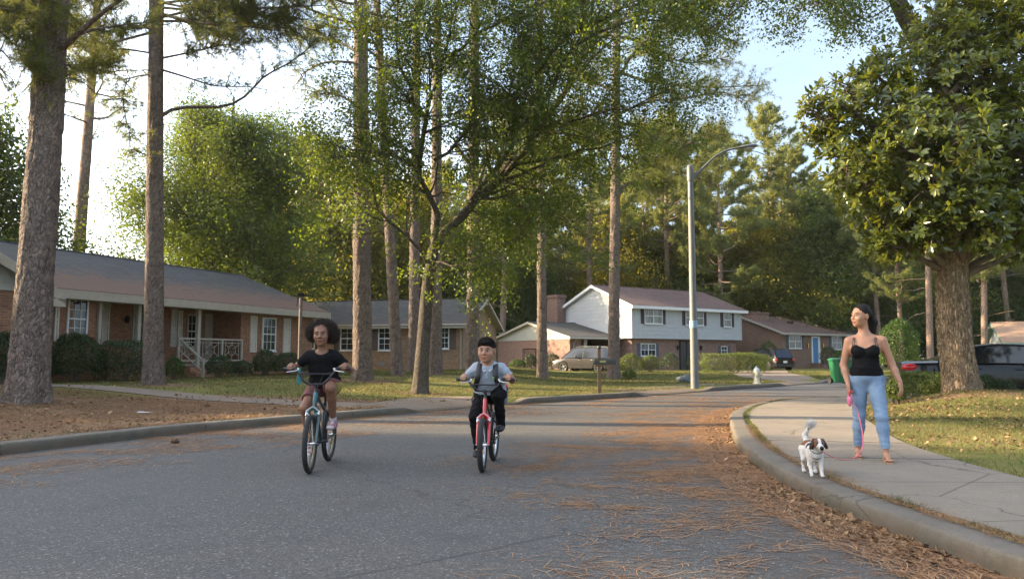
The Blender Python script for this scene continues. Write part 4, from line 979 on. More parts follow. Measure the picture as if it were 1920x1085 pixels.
def ex12(segs, tips, g):
    b = NEAR_B
    def q(px, py, dy=0): p = dp(px, py, b.y+dy); return (p.x-b.x, p.y-b.y, p.z-b.z)
    for pts in ([q(1160, 70), q(1190, 72), q(1230, 100, 1), q(1290, 120, 2), q(1350, 110, 3)], [q(1165, 140), q(1185, 100), q(1230, 60, -1), q(1270, 30, -2), q(1330, 5, -2)],
                [q(1160, 135), q(1200, 150, 1), q(1260, 160, 2), q(1340, 165, 2.5), q(1420, 160, 3)], [q(1160, 215), q(1210, 190), q(1280, 185, -1), q(1360, 170, -1.5), q(1400, 190, -2)],
                [q(1160, 260), q(1185, 252), q(1220, 262, 1), q(1270, 290, 1)], [q(1160, 322), q(1200, 300), q(1260, 290, -1), q(1300, 265, -1.5), q(1345, 250, -2)], [q(1160, 355), q(1185, 340), q(1215, 352, .5), q(1240, 345, 1)],
                [q(1160, 230), q(1210, 240, 2), q(1270, 255, 3), q(1330, 250, 3)], [q(1158, 40), q(1220, 20, -2), q(1290, 50, -3), q(1370, 75, -3)],
                [q(1145, 170), q(1110, 150, 1), q(1060, 120, 2)], [q(1145, 260), q(1115, 240, -1), q(1080, 235, -1)], [q(1145, 90), q(1110, 60, -1), q(1060, 30, -2)], [q(1158, 290), q(1210, 310, 2), q(1270, 320, 3), q(1340, 345, 3)]):
        path_limb(segs, tips, pts, .075, g, 2.6, .25, 1.2)
near = [
 ('T1', 'massive scaly-barked pine nearest the left kerb, its flared foot in the pine straw', 50, 765, 102, 66, 21, 9.5, 4.5, 20, 3, dict(seg=96, rough=.022, flare=1.62, extra=ex1, need=(.2, .007, 14))),
 ('T3', 'straight pine trunk standing in front of the porch house, between its two big shrubs', 288, 731, 293, 35, 22, 12.5, 5.0, 20, 4, dict(seg=56, rough=.02, extra=ex3, need=(.22, .009, 14), dense=1.3)),
 ('T5', 'thick pine on the lawn just behind the girl on the bicycle', 680, 728, 676, 36, 24, 11.5, 5, 22, 5, dict(seg=48, rough=.02, extra=ex5, need=(.22, .01, 12))),
 ('T6', 'slim slightly crooked pine right of the thick pine behind the girl', 747, 715, 706, 22, 25, 13, 4.5, 20, 6, dict(seg=28, rough=.018)),
 ('T7', 'pale pine trunk set back by the tan-brick house, left of the leaning tree', 775, 698, 782, 21, 27, 17, 4.5, 18, 7, dict(seg=24)),
 ('T9', 'pine rising close behind the mottled leaning tree', 817, 716, 820, 24, 25, 13.5, 4.5, 20, 8, dict(seg=30)),
 ('T10', 'dark pine directly behind the boy with the backpack', 886, 706, 890, 25, 27, 17, 5, 20, 9, dict(seg=30)),
 ('T11', 'slender pine on the lawn between the boy and the mailbox', 1017, 710, 1012, 19, 24, 12, 4.5, 22, 10, dict(seg=28)),
 ('T12', 'tall pine behind the mailbox with long layered limbs reaching right', 1150, 710, 1157, 22, 26, 15, 6, 22, 12, dict(seg=30, extra=ex12, need=(.25, .014, 12))),
]
for key, lab, bx, by, tx, w, Ht, zc, rad, nb, seed, kw in near:
    b0 = G3(bx, by); NEAR_B = b0
    near_pine(key, lab, bx, by, tx, w, Ht, zc, rad, nb, seed, **kw)
# the tall bare-stemmed pine rising behind the ranch roof
make_pine('pale bare-stemmed pine rising behind the slate roof at the left', (-22.4, 38, .4), (-21.9, 38, 21), .36, .16, 12, 3.6, 18, 31, seg=24, rough=.01, bark=M_PINE_FAR, dense=.9)

# the mossy leaning broadleaf tree in the middle
b = G3(787, 738); TREE_SPOTS.append((b.x, b.y, .7))
def q(px, py, dy=0): p = dp(px, py, b.y+dy); return (p.x-b.x, p.y-b.y, p.z-b.z)
tp = [(0, 0, -.2), q(795, 620), q(803, 520), q(815, 465)]
limbs = [(q(812, 470), [q(835, 425), q(880, 385, .3), q(940, 335, .6), q(985, 285, .8), q(1010, 240, 1), q(1050, 190, 1.2), q(1105, 60, 1.5), q(1120, -40, 1.6)], 9.5, .15),
         (q(880, 385, .3), [q(925, 330, 0), q(960, 270, -.4), q(968, 190, -.8), q(1010, 130, -1), q(1060, 70, -1.2)], 6.5, .09),
         (q(940, 335, .6), [q(985, 290, .2), q(1020, 200, -.4), q(1060, 100, -1), q(1130, 50, -1.5), q(1240, 40, -2)], 7, .08),
         (q(812, 470), [q(815, 400, -.5), q(790, 320, -1), q(800, 220, -1.4), q(830, 110, -1.6), q(860, 0, -1.8)], 8, .09),
         (q(806, 500), [q(760, 440, -.6), q(715, 400, -1), q(690, 330, -1.3), q(700, 230, -1.3)], 5, .05),
                  (q(808, 490), [q(840, 500, -.8), q(880, 490, -1.4), q(930, 470, -1.8)], 3.5, .035),
         (q(940, 335, .6), [q(960, 380, 0), q(1000, 400, -.4), q(1050, 410, -.6)], 3.5, .04), (q(790, 320, -1), [q(740, 290, -1.6), q(680, 280, -2), q(610, 300, -2.2)], 4.5, .045),
         (q(860, 400, .2), [q(900, 400, .6), q(950, 420, 1), q(1010, 430, 1.4)], 3.5, .04),
         (q(960, 310, .6), [q(1040, 300, 1), q(1100, 280, 1.4), q(1180, 260, 1.8)], 4.5, .06),
         (q(1010, 240, 1), [q(1090, 220, .5), q(1180, 200, 0), q(1250, 170, -.4)], 4.5, .05),
         (q(815, 300, -1.2), [q(870, 250, -2), q(930, 200, -2.4), q(1000, 170, -2.6)], 4.5, .05),
         (q(800, 220, -1.4), [q(760, 160, -2), q(740, 80, -2.4), q(760, 0, -2.6)], 4.5, .05),
         (q(830, 110, -1.6), [q(900, 60, -2), q(980, 20, -2.4), q(1080, -10, -2.8)], 4.5, .05),
         (q(1060, 70, -1.2), [q(1140, 30, -1.5), q(1230, 0, -1.5), q(1330, 10, -1.5)], 4.5, .05)]
broad('leaning broadleaf tree with mottled bark and a wide leafy crown before the pines', tuple(b), tp, [.22, .185, .17, .155], limbs, 21, .082, 42, M_OAKL, M_OAK, 'oak_tree', ntw=4, twl=.6, spread=.15, seg=32, aspect=.6)

# the big round maple behind the ranch house
def shade_tree(label, base, H, rad, zlow, seed, leaf, per, m, name='maple_tree', nl=16, group=None, ntw=3, tr=.3, cat='tree', twl=1.0, spread=.35, bark=None):
    g = np.random.default_rng(seed); limbs = []
    for i in range(nl):
        f = (i+.5)/nl; z = zlow + (H*.72-zlow)*f*.9; a = i*2.4+g.normal(0, .4); L = rad*(1-.55*f**1.5)*g.uniform(.8, 1.1); limbs.append(((0, 0, z), (math.cos(a), math.sin(a), .28+1.1*f), L, tr*.35*(1-.5*f)))
    return broad(label, base, [(0, 0, -.3), (.05, 0, H*.4), (0, .1, H*.85)], [tr, tr*.6, tr*.15], limbs, seed, leaf, per, m, bark or M_OAK, name, ntw, twl, spread, 16, 3, group, cat=cat)
shade_tree('big round dark-green maple standing right behind the slate-roofed house', (-16.5, 43, .4), 19.0, 6.6, 3.0, 41, .165, 40, M_LEAF, tr=.4, nl=30, spread=.36, ntw=3)

# ---------------------------------------------------------------- magnolia and the limb above it
def magnolia():
    g = np.random.default_rng(77); b = Vector((9.97, 16.6, .38)); TREE_SPOTS.append((b.x, b.y, 1.3))
    t = thing('magnolia_tree', 'broad glossy-leaved magnolia with a thick furrowed trunk beside the pavement', 'tree', tuple(b))
    def q(px, py, dy=0): p = dp(px, py, b.y+dy); return np.array((p.x-b.x, p.y-b.y, p.z-b.z))
    trunk_mesh([(0, 0, -.3), q(1790, 640), q(1783, 520), q(1790, 440), q(1800, 330), q(1790, 200)], [.37, .33, .315, .28, .22, .12], M_MAG, t, 110, .032, 1.4, .3, .05, 13, 5)
    lumps = [(1760,170,125,0),(1650,215,85,-.6),(1572,195,55,-.8),(1590,290,60,-.6),(1640,365,66,-.8),(1690,425,58,-.6),(1800,388,85,-1.0),(1860,300,135,-.4),(1915,150,140,0),(1740,290,120,-1.2),(1790,80,100,.4),(1900,405,70,-.6),(1640,140,50,-.4),(1560,250,36,-.6),(1745,422,48,-1.1),(1870,440,44,-.9),(1985,300,150,0),(1850,0,130,.3),(1960,20,150,0),(1800,250,150,1.4),(1900,350,130,1.4),(1700,330,100,1.0),(1950,430,66,.4),(1655,455,36,-.3),(1530,215,34,-.7),(1672,462,36,-.8),(1610,330,60,-1.0),(1660,400,60,.4),(1830,425,52,-1.2),(1930,440,60,-.4)]
    segs = []; C0 = []; Dv = []
    root = q(1795, 440, .3)
    for (px, py, rp, dy) in lumps:
        c = q(px, py, dy); rr = rp/F*b.y; n = int(150*rr*rr+16)
        base = np.array([root[0]*.3, .15, max(2.6, c[2]*.8-.3)]); mid = (c+base)/2 + g.normal(0, .15, 3) + [0, 0, .1]
        segs.append((np.array([base, mid, c]), [.10, .06, .03], 6))
        for i in range(n):
            d = unit(g.normal(size=3)); d[2] = abs(d[2])*.9 if g.random() < .35 else d[2]; r = rr*(1-abs(g.normal(0, .22))) * (1+.12*math.sin(9*d[0]+px)+.1*math.cos(8*d[2]+py))
            p = c + d*r*np.array([1, 1, .92]); C0.append(p); dd = unit(d + np.array([0, -.15, .45]) + g.normal(0, .25, 3)); Dv.append(dd)
            if g.random() < .45: segs.append((np.array([c + d*r*.58 + g.normal(0, .07, 3), c + d*r*.8 + g.normal(0, .06, 3), p]), [.013, .009, .005], 3))
    C0 = np.array(C0); Dv = np.array(Dv); n = len(C0); k = 9
    P = np.repeat(C0, k, 0); A = np.repeat(Dv, k, 0)
    ref = np.where(np.abs(A[:, 2:3]) < .9, np.array([[0, 0, 1.]]), np.array([[1., 0, 0]])); u = np.cross(A, ref); u /= np.linalg.norm(u, axis=1)[:, None]; w = np.cross(A, u)
    an = np.tile(np.arange(k)*2*np.pi/k, n) + np.repeat(g.uniform(0, 6.28, n), k) + g.normal(0, .25, n*k); open_ = g.uniform(.35, 1.5, n*k)
    O = u*np.cos(an)[:, None] + w*np.sin(an)[:, None]; D = A*np.cos(open_)[:, None] + O*np.sin(open_)[:, None] + np.array([0, 0, -.28]); D /= np.linalg.norm(D, axis=1)[:, None]
    S = np.cross(D, A); S /= np.linalg.norm(S, axis=1)[:, None] + 1e-9; N = np.cross(S, D); N *= np.sign((N*A).sum(1))[:, None]
    L = (.185*g.uniform(.55, 1.2, n*k))[:, None]; W = L*.17
    B = P + D*L*.08
    V = np.stack([B, B + D*L*.36 + S*W + N*L*.05, B + D*L*.72 + S*W*.92 + N*L*.02, B + D*L*.98 - N*L*.07, B + D*L*.72 - S*W*.92 + N*L*.02, B + D*L*.36 - S*W + N*L*.05, B + D*L*.52 - N*L*.015], 1).reshape(-1, 3)
    i = np.arange(n*k)*7; Fa = np.vstack([np.stack([i, i+1, i+6, i+5], 1), np.stack([i+6, i+1, i+2, i+3], 1), np.stack([i+6, i+3, i+4, i+5], 1)])
    tint = np.clip(np.repeat(g.normal(.35, .2, n), k) + g.normal(0, .1, n*k), 0, 1)
    npmesh('crown', V, Fa, M_LEAFM, t, smooth=False, attr={'tint': np.repeat(tint, 7)})
    tubes('limb', segs, M_TWIG, t); print('magnolia', n*k)
magnolia()
def upper_oak():
    b = Vector(((1803-960)/F*19.2, 19.2, .2))
    def q(px, py, dy=0): p = dp(px, py, b.y+dy); return (p.x-b.x, p.y-b.y, p.z-b.z)
    tp = [(0, 0, -.3), q(1795, 500), q(1800, 300), q(1760, 140), q(1700, 40), q(1655, -60), q(1600, -180)]
    limbs = [(q(1665, -40), [q(1590, -70, -1), q(1500, -60, -2), q(1400, -50, -3), q(1260, -40, -3.5)], 7, .1),
             (q(1700, 20), [q(1640, -20, -1), q(1560, -20, -1.5), q(1520, 10, -2)], 4, .06), (q(1600, -80), [q(1500, -90, 0), q(1380, -60, .5), q(1280, -20, .6)], 6, .07),
             (q(1620, -120), [q(1700, -160), q(1850, -190), q(2000, -160)], 6, .08), (q(1640, -90, 0), [q(1540, -30, 1), q(1470, 5, 1)], 4, .05),
             (q(1650, -70, 0), [q(1600, -20, 1), q(1570, 20, 1)], 3, .04)]
    broad('tall oak behind the magnolia, its mottled limb and leafy sprays crossing the top', tuple(b), tp, [.26, .26, .25, .24, .22, .2, .15], limbs, 57, .085, 30, M_OAKL, M_OAK, 'oak_tree', ntw=3, twl=.5, spread=.16, seg=32, aspect=.55)
upper_oak()

# ---------------------------------------------------------------- woods behind the houses
def far_pine(seed, H, zc, rad, r, dens=1.0):
    g = np.random.default_rng(seed); t = thing('pine_tree', 'x', 'tree', (0, 0, -50)); segs, tips = [], []
    bend = g.normal(0, .25, 2)
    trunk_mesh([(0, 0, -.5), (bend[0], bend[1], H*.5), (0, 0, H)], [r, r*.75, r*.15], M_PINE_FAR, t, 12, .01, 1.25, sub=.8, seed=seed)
    pine_crown((0, 0, 0), (0, 0, H), zc, rad, 46, g, segs, tips, .95*dens*1.7, droop=0, twig=1.05, shape=lambda f: .75+.5*math.sin(f*3.0)-.75*f**2.2, r0=.08, sides=4)
    for _ in range(5):
        a = g.uniform(0, 6.28); z = g.uniform(zc*.45, zc); W = wander((0, 0, z), (math.cos(a), math.sin(a), .1), g.uniform(1.5, 3.5), 5, g, .2); segs.append((W, np.linspace(.05, .015, 6), 3))
    tubes('limb', [s for s in segs if s[1][0] > .02], M_PINE_FAR, t); P = np.array([x[0] for x in tips]); D = np.array([x[1] for x in tips])
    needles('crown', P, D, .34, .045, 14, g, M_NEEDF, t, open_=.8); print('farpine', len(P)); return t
def far_broad(seed, H, rad, zlow, m, leaf=.25, per=18, label='x', nl=24):
    return shade_tree(label, (0, 0, -50), H, rad, zlow, seed, leaf, per, m, 'broadleaf_tree', nl, None, 3, .28, 'tree', 1.0, .55, M_OAK)
protoP = [far_pine(101, 27, 10.5, 5.2, .36), far_pine(102, 25, 8, 4.6, .30), far_pine(103, 29, 13, 4.6, .38), far_pine(104, 22, 5.5, 4.6, .27)]
protoB = [far_broad(111, 15, 5.5, 1.2, M_LEAFG), far_broad(112, 18, 6, 1.0, M_LEAF), far_broad(113, 12, 5.2, .6, M_LEAF), far_broad(114, 20, 5.6, 2.0, M_LEAFG)]
for p in protoP + protoB: p.name = p.name
used = set()
def plant(proto, x, y, s, rz, label, group):
    c = proto if id(proto) not in used else copy_tree(proto)
    used.add(id(proto)); c.location = (x, y, gz(x, y)-.02 if abs(x) < 200 else 0); c.rotation_euler = (0, 0, rz); c.scale = (s, s, s*RNG.uniform(.93, 1.07)); c['label'] = label
    if group: c['group'] = group
    return c
def pxX(px, Y): r = ray(px, 560); return r.x/r.y*Y
single = [   # individual far pines that stand out
 (0, 1447, 84, 1.08, 'round-crowned sunlit pine rising over the chimney of the blue-doored house'),
 (2, 1528, 92, .85, 'straight pine stem over the middle of the blue-doored house roof'),
 (1, 1648, 74, .80, 'bare pinkish pine stem just right of the walking woman, above the shrubs'),
 (1, 1689, 66, .72, 'short pale pine stem above the big round shrub right of the woman'),
 (3, 1418, 90, .9, 'thin grey pine just left of the round-crowned sunlit pine'),
 (0, 1205, 88, .88, 'pine behind the middle of the split-level roof, right of the mailbox pine'),
 (3, 1570, 98, .95, 'shaggy pine left of the woman with a hazy blue-green crown'),
 (2, 1738, 60, .72, 'pine trunk just left of the magnolia trunk, over the parked sedan'),
 (1, 1838, 58, .8, 'pine trunk left of the pale bungalow, seen over the sedan roof'),
 (0, 1890, 80, .9, 'pine standing directly behind the pale bungalow'),
 (3, 1065, 82, .92, 'pine behind the chimney of the split-level house'),
 (2, 1000, 74, .9, 'tall pine behind the gap between the tan-brick house and the garage wing'),
 (1, 1300, 96, .95, 'pine seen directly behind the street lamp pole'),
 (0, 940, 66, .85, 'pine rising behind the right gable of the tan-brick house'),
 (0, 1112, 72, .92, 'pine rising over the garage wing roof of the split-level'),
 (2, 1256, 78, .95, 'pine left of the street lamp pole, above the split-level roof'),
 (3, 1352, 76, 1.05, 'pine just right of the street lamp, above the eave of the split-level'),
 (1, 1490, 82, 1.0, 'pine between the round-crowned sunlit pine and the straight stem'),
 (3, 1606, 78, 1.0, 'dense pine directly behind the head of the walking woman'),
]
for i, px, Y, s, lab in single: plant(protoP[i], pxX(px, Y), Y, s, RNG.uniform(0, 6.28), lab, None)
gold = [(3, 585, 68, 1.3, 'golden-green tree filling the gap right of the big round maple'), (0, 640, 70, 1.45, 'yellow-green tree behind the thick pine and the tan-brick roof'),
        (1, 520, 70, .95, 'green tree behind the right shoulder of the maple'), (2, 225, 58, .62, 'low pale-green tree peeping over the slate roof left of the maple'), (0, 715, 72, 1.25, 'golden tree behind the slim crooked pine'),
        (3, 800, 74, 1.1, 'tree with glowing leaves behind the leaning broadleaf tree'), (1, 880, 72, .85, 'dark green tree behind the boy and the tan-brick roof'), (1, 985, 74, .75, 'dense green tree over the garage wing roof')]
for i, px, Y, s, lab in gold: plant(protoB[i], pxX(px, Y), Y, s, RNG.uniform(0, 6.28), lab, None)
def WHERE(px): return 'the porch house and the big maple' if px < 640 else 'the tan-brick house' if px < 930 else 'the garage wing' if px < 1090 else 'the split-level house' if px < 1390 else 'the blue-doored house' if px < 1620 else 'the magnolia' if px < 1840 else 'the pale bungalow'
k = 0
for row, (Y, step, kind) in enumerate(((84, 60, 'B'), (100, 62, 'P'), (112, 75, 'B'), (126, 58, 'P'), (146, 66, 'B'))):
    px = 470 + row*17
    while px < 2300:
        Yj = Y + RNG.uniform(-4, 4); x = pxX(px, Yj)
        if kind == 'P': plant(protoP[int(RNG.integers(4))], x, Yj, RNG.uniform(.85, 1.12), RNG.uniform(0, 6.28), 'tall pine in the woods behind '+WHERE(px), 'pines in the woods beyond the houses')
        else: plant(protoB[int(RNG.integers(4))], x, Yj, RNG.uniform(.95, 1.3), RNG.uniform(0, 6.28), 'broadleaf tree in the woods behind '+WHERE(px), 'broadleaf trees in the woods beyond the houses')
        px += step*RNG.uniform(.75, 1.25); k += 1
# unseen trees added outside the picture on the left to shade the street
for (x, y, i, s) in [(-25, 3, 1, .85), (-28, 10.5, 3, .85), (-25, 17, 0, .55), (-36, 6, 1, .9), (-37, 14, 3, .9), (-31, -4, 3, .9), (-36, 22, 1, .8), (-46, 10, 1, .9), (-46, 30, 1, .75), (-44, 44, 0, .8)]:
    plant(protoB[i], x, y, s, x*y, 'unseen broadleaf tree added left of the street for shade', 'unseen broadleaf trees added left of the street for shade')
plant(protoB[1], pxX(-75, 33), 33, .8, 1.0, 'leafy tree at the left edge behind the foreground pine', None)

# ---------------------------------------------------------------- shrubs and hedges
def pbush(name, x0, x1, yt, yb, label, n=2600, leaf=.045, depth=.8, box=False, m=None, seed=1, Y=None, cat='shrub', group=None, rz=0):
    xm = (x0+x1)/2
    if Y is None: b = G3(xm, yb)
    else:
        p = dp(xm, yb, Y); b = Vector((p.x, Y, gz(p.x, Y)))
    w = (x1-x0)/F*b.y/2; h = (yb-yt)/F*b.y
    if Y is not None: h = dp(xm, yt, Y).z - b.z
    return bush(name, tuple(b), w, w*depth if not box else depth, h, n, label, cat, group, leaf, box, m, seed, rz)
pbush('shrub', 92, 186, 628, 712, 'large dark rounded shrub left of the porch, under the first window', 9000, .06, 1, seed=2, Y=22.3)
pbush('hedge_shrub', 192, 272, 642, 708, 'boxy dark shrub between the big rounded shrub and the straight pine', 8000, .055, .7, True, seed=3, Y=23.4, rz=.9)
pbush('shrub', -35, 42, 628, 700, 'dark shrub left of the foreground pine trunk', 6000, .06, 1, seed=4, Y=20)
pbush('shrub', 309, 344, 672, 710, 'small bright round shrub left of the porch steps', 2600, .045, seed=5, m=M_GREENB, Y=24.6)
pbush('shrub', 386, 434, 668, 708, 'rounded shrub under the porch railing, right of the steps', 3500, .05, seed=6, Y=26.2)
pbush('shrub', 432, 472, 678, 708, 'low dark shrub at the right end of the porch railing', 2600, .05, seed=7, Y=27.5)
pbush('shrub', 474, 520, 657, 708, 'dark hedge-like shrub under the second window', 4200, .055, .8, seed=8, Y=28.6)
pbush('shrub', 512, 566, 662, 706, 'dark shrub behind the teal-painted pole', 4200, .055, .8, seed=9, Y=30)
pbush('shrub', 562, 606, 672, 704, 'low shrub at the far corner of the porch house behind the girl', 2600, .055, .8, seed=10, Y=32.5)
pbush('shrub', 984, 1006, 664, 695, 'dark upright shrub left of the slender pine by the garage wing', 1500, .09, seed=11, Y=55)
pbush('shrub', 955, 985, 675, 696, 'loose low shrub by the brick garage wall, behind the boy', 1300, .09, seed=12, Y=54, m=M_GREENB)
pbush('shrub', 1022, 1050, 664, 695, 'shrub between the slender pine and the silver car', 1500, .09, seed=13, Y=56)
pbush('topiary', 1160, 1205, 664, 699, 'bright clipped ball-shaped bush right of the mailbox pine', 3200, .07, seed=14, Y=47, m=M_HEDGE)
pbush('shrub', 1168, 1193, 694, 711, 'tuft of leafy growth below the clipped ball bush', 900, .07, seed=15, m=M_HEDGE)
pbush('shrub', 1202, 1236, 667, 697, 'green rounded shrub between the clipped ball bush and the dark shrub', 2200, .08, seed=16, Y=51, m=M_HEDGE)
pbush('shrub', 1239, 1273, 663, 694, 'dark round shrub beside the front door of the split-level', 2200, .08, seed=17, Y=56)
pbush('shrub', 1287, 1300, 668, 694, 'narrow shrub between the dark door and the lamp pole', 900, .08, seed=18, Y=58)
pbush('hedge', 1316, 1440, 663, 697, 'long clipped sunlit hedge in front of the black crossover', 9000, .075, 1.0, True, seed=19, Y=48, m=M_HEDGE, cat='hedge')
pbush('shrub', 1420, 1462, 641, 668, 'round bush against the brown brick wall above the black crossover', 1800, .1, seed=20, Y=64, m=M_GREENB)
pbush('shrub', 1408, 1432, 655, 690, 'dark bush between the long hedge and the brown brick wall', 1500, .1, seed=24, Y=63)
pbush('shrub', 1538, 1572, 650, 684, 'dark round bush right of the blue door', 2200, .1, seed=21, Y=66)
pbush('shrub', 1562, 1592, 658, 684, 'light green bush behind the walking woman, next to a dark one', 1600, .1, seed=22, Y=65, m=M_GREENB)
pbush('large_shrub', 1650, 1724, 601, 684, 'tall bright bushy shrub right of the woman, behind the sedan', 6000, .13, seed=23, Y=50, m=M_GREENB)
pbush('low_hedge', 1697, 1758, 701, 733, 'small clipped sunlit hedge left of the magnolia trunk', 11000, .045, 1.0, True, seed=25, Y=18.2, m=M_HEDGE, cat='hedge')
pbush('shrub', 1826, 1872, 706, 738, 'straggly low plant right of the magnolia trunk by the sedan', 3500, .045, 1.0, seed=26, Y=17.6, m=M_SHRUB)
pbush('shrub', 1868, 1905, 714, 738, 'thin low weedy plant in front of the sedan front door', 1500, .045, 1.0, seed=28, Y=17.6, m=M_SHRUB)
pbush('leafy_plant', 1663, 1698, 712, 752, 'bright yellow-green plant just right of the walking woman', 1800, .06, 1.0, seed=27, m=M_HEDGE, cat='plant', Y=16.0)

# ---------------------------------------------------------------- street furniture
M_GALV = mat('galvanised', (.155, .162, .166), .55, .2, var=.08, ns=3)
M_BLACK = mat('black_plastic', (.012, .012, .013), .45, bump=.1)
M_RUBBER = mat('rubber', (.018, .018, .018), .8, bump=.2)
M_CHROME = mat('bright_metal', (.62, .62, .62), .22, 1)
def lamp():
    b = G3(1303, 728); t = thing('street_lamp', 'tall grey street lamp with a curved arm beside the kerb', 'street lamp', tuple(b))
    H = dp(1297, 312, b.y).z - b.z
    m = MB(); m.lathe([(.14, 0), (.13, 1.5), (.092, H-.5)], 20); m.build('pole', M_GALV, t)
    m = MB(); m.lathe([(.115, H-.52), (.118, H-.5), (.118, H-.05), (.10, H+.02), (.05, H+.06), (.0, H+.08)], 16); m.build('pole_cap', M_GALV, t)
    m = MB(); m.tube([(.08, 0, H-.45), (.45, -.02, H-.05), (.85, -.04, H+.33), (1.2, -.06, H+.53), (1.55, -.08, H+.62)], [.05, .042, .038, .036, .036], 10); m.tube([(.08, 0, H-.28), (.3, 0, H-.2)], .03, 6); m.build('arm', M_GALV, t)
    m = MB(); pr = [(.0, .03), (.15, .06), (.4, .125), (.65, .14), (.8, .10), (.86, .01)]
    vs = []; 
    for x, w in pr:
        for a in range(12): an = 2*math.pi*a/12; vs.append((1.5+x, -.08+w*math.cos(an), H+.62+x*.10+(w*.62 if math.sin(an) > 0 else w*.4)*math.sin(an)))
    m.add(vs, [(i*12+j, i*12+(j+1) % 12, (i+1)*12+(j+1) % 12, (i+1)*12+j) for i in range(5) for j in range(12)], 0, None, True)
    hd = m.build('lamp_head', M_GALV, t)
    m = MB(); m.ell((2.05, -.08, H+.62), (.2, .1, .06)); m.build('lens', mat('frosted_lens', (.5, .5, .47), .3), hd)
    m = MB(); m.lathe([(.138, 2.05), (.134, 2.3)], 20, 0, None, cap=False); m.build('band', mat('blue_band', (.25, .40, .50), .5), t)
lamp()
def mailbox():
    b = G3(1124, 737); t = thing('mailbox', 'dark letterbox on a weathered wooden post by the kerb', 'mailbox', tuple(b), R(-6)); t.scale = (1, 1, .8)
    wood = mat('weathered_wood', (.17, .105, .06), .85, var=.35, ns=14)
    m = MB(); m.box(-.05, .05, -.05, .05, -.3, 1.02); m.box(-.05, .05, -.05, .05, 1.25, 1.62); m.build('post', wood, t, .004)
    m = MB(); m.box(-.1, .42, -.09, .09, .985, 1.02, 0, Matrix.Translation((0, 0, .03))); m.add([(.055, -.035, .72), (.055, .035, .72), (.36, .035, 1.0), (.36, -.035, 1.0), (.055, -.035, .64), (.055, .035, .64), (.42, .035, .99), (.42, -.035, .99)], [(0,1,2,3), (7,6,5,4), (0,4,5,1), (1,5,6,2), (2,6,7,3), (3,7,4,0)]); m.build('bracket', wood, t)
    m = MB(); n = 9; w, h = .1, .13
    prof = [(-w, 0), (w, 0)] + [(w*math.cos(math.pi*i/n), h+w*math.sin(math.pi*i/n)) for i in range(n+1)]
    vs = [(-.14, y, 1.055+z) for y, z in prof] + [(.46, y, 1.055+z) for y, z in prof]; k = len(prof)
    m.add(vs, [tuple(range(k-1, -1, -1)), tuple(range(k, 2*k))] + [(i, (i+1) % k, (i+1) % k+k, i+k) for i in range(k)]); bx = m.build('box', mat('dark_green_metal', (.022, .026, .022), .4), t)
    m = MB(); m.box(.47, .485, -.105, .105, 1.04, 1.29); m.build('door', mat('dark_green_metal', (.022, .026, .022), .4), bx)
    m = MB(); m.box(.02, .2, -.108, -.102, 1.13, 1.2); m.build('number_plate', mat('faded_gold', (.38, .34, .12), .6), bx)
    m = MB(); m.lathe([(.045, 0), (.06, .04), (.05, .12), (.0, .15)], 10, 0, None, (0, 0, 1.62)); m.build('finial', mat('dark_green_metal', (.022, .026, .022), .4), t)
mailbox()
def hydrant():
    b = G3(1419, 719); t = thing('fire_hydrant', 'pale cream fire hydrant standing on the lawn near the kerb', 'fire hydrant', tuple(b), scale=.92)
    m = MB(); m.lathe([(.17, 0), (.17, .05), (.12, .06), (.115, .45), (.15, .46), (.15, .5), (.13, .52)], 18); m.build('barrel', mat('cream_paint', (.50, .47, .36), .5), t)
    m = MB(); m.lathe([(.13, .52), (.135, .56), (.11, .64), (.06, .69), (.035, .7), (.035, .76), (.0, .765)], 18); m.build('bonnet', mat('pale_grey_paint', (.52, .54, .54), .45), t)
    for a, r, L in ((R(-20), .065, .19), (R(160), .05, .17), (R(-105), .075, .18)):
        m = MB(); d = Vector((math.cos(a), math.sin(a), 0)); m.tube([d*.08+Vector((0, 0, .4)), d*L+Vector((0, 0, .4))], r, 12); m.tube([d*L+Vector((0, 0, .4)), d*(L+.035)+Vector((0, 0, .4))], r*.6, 6); m.build('outlet', mat('cream_paint', (.50, .47, .36), .5), t)
hydrant()
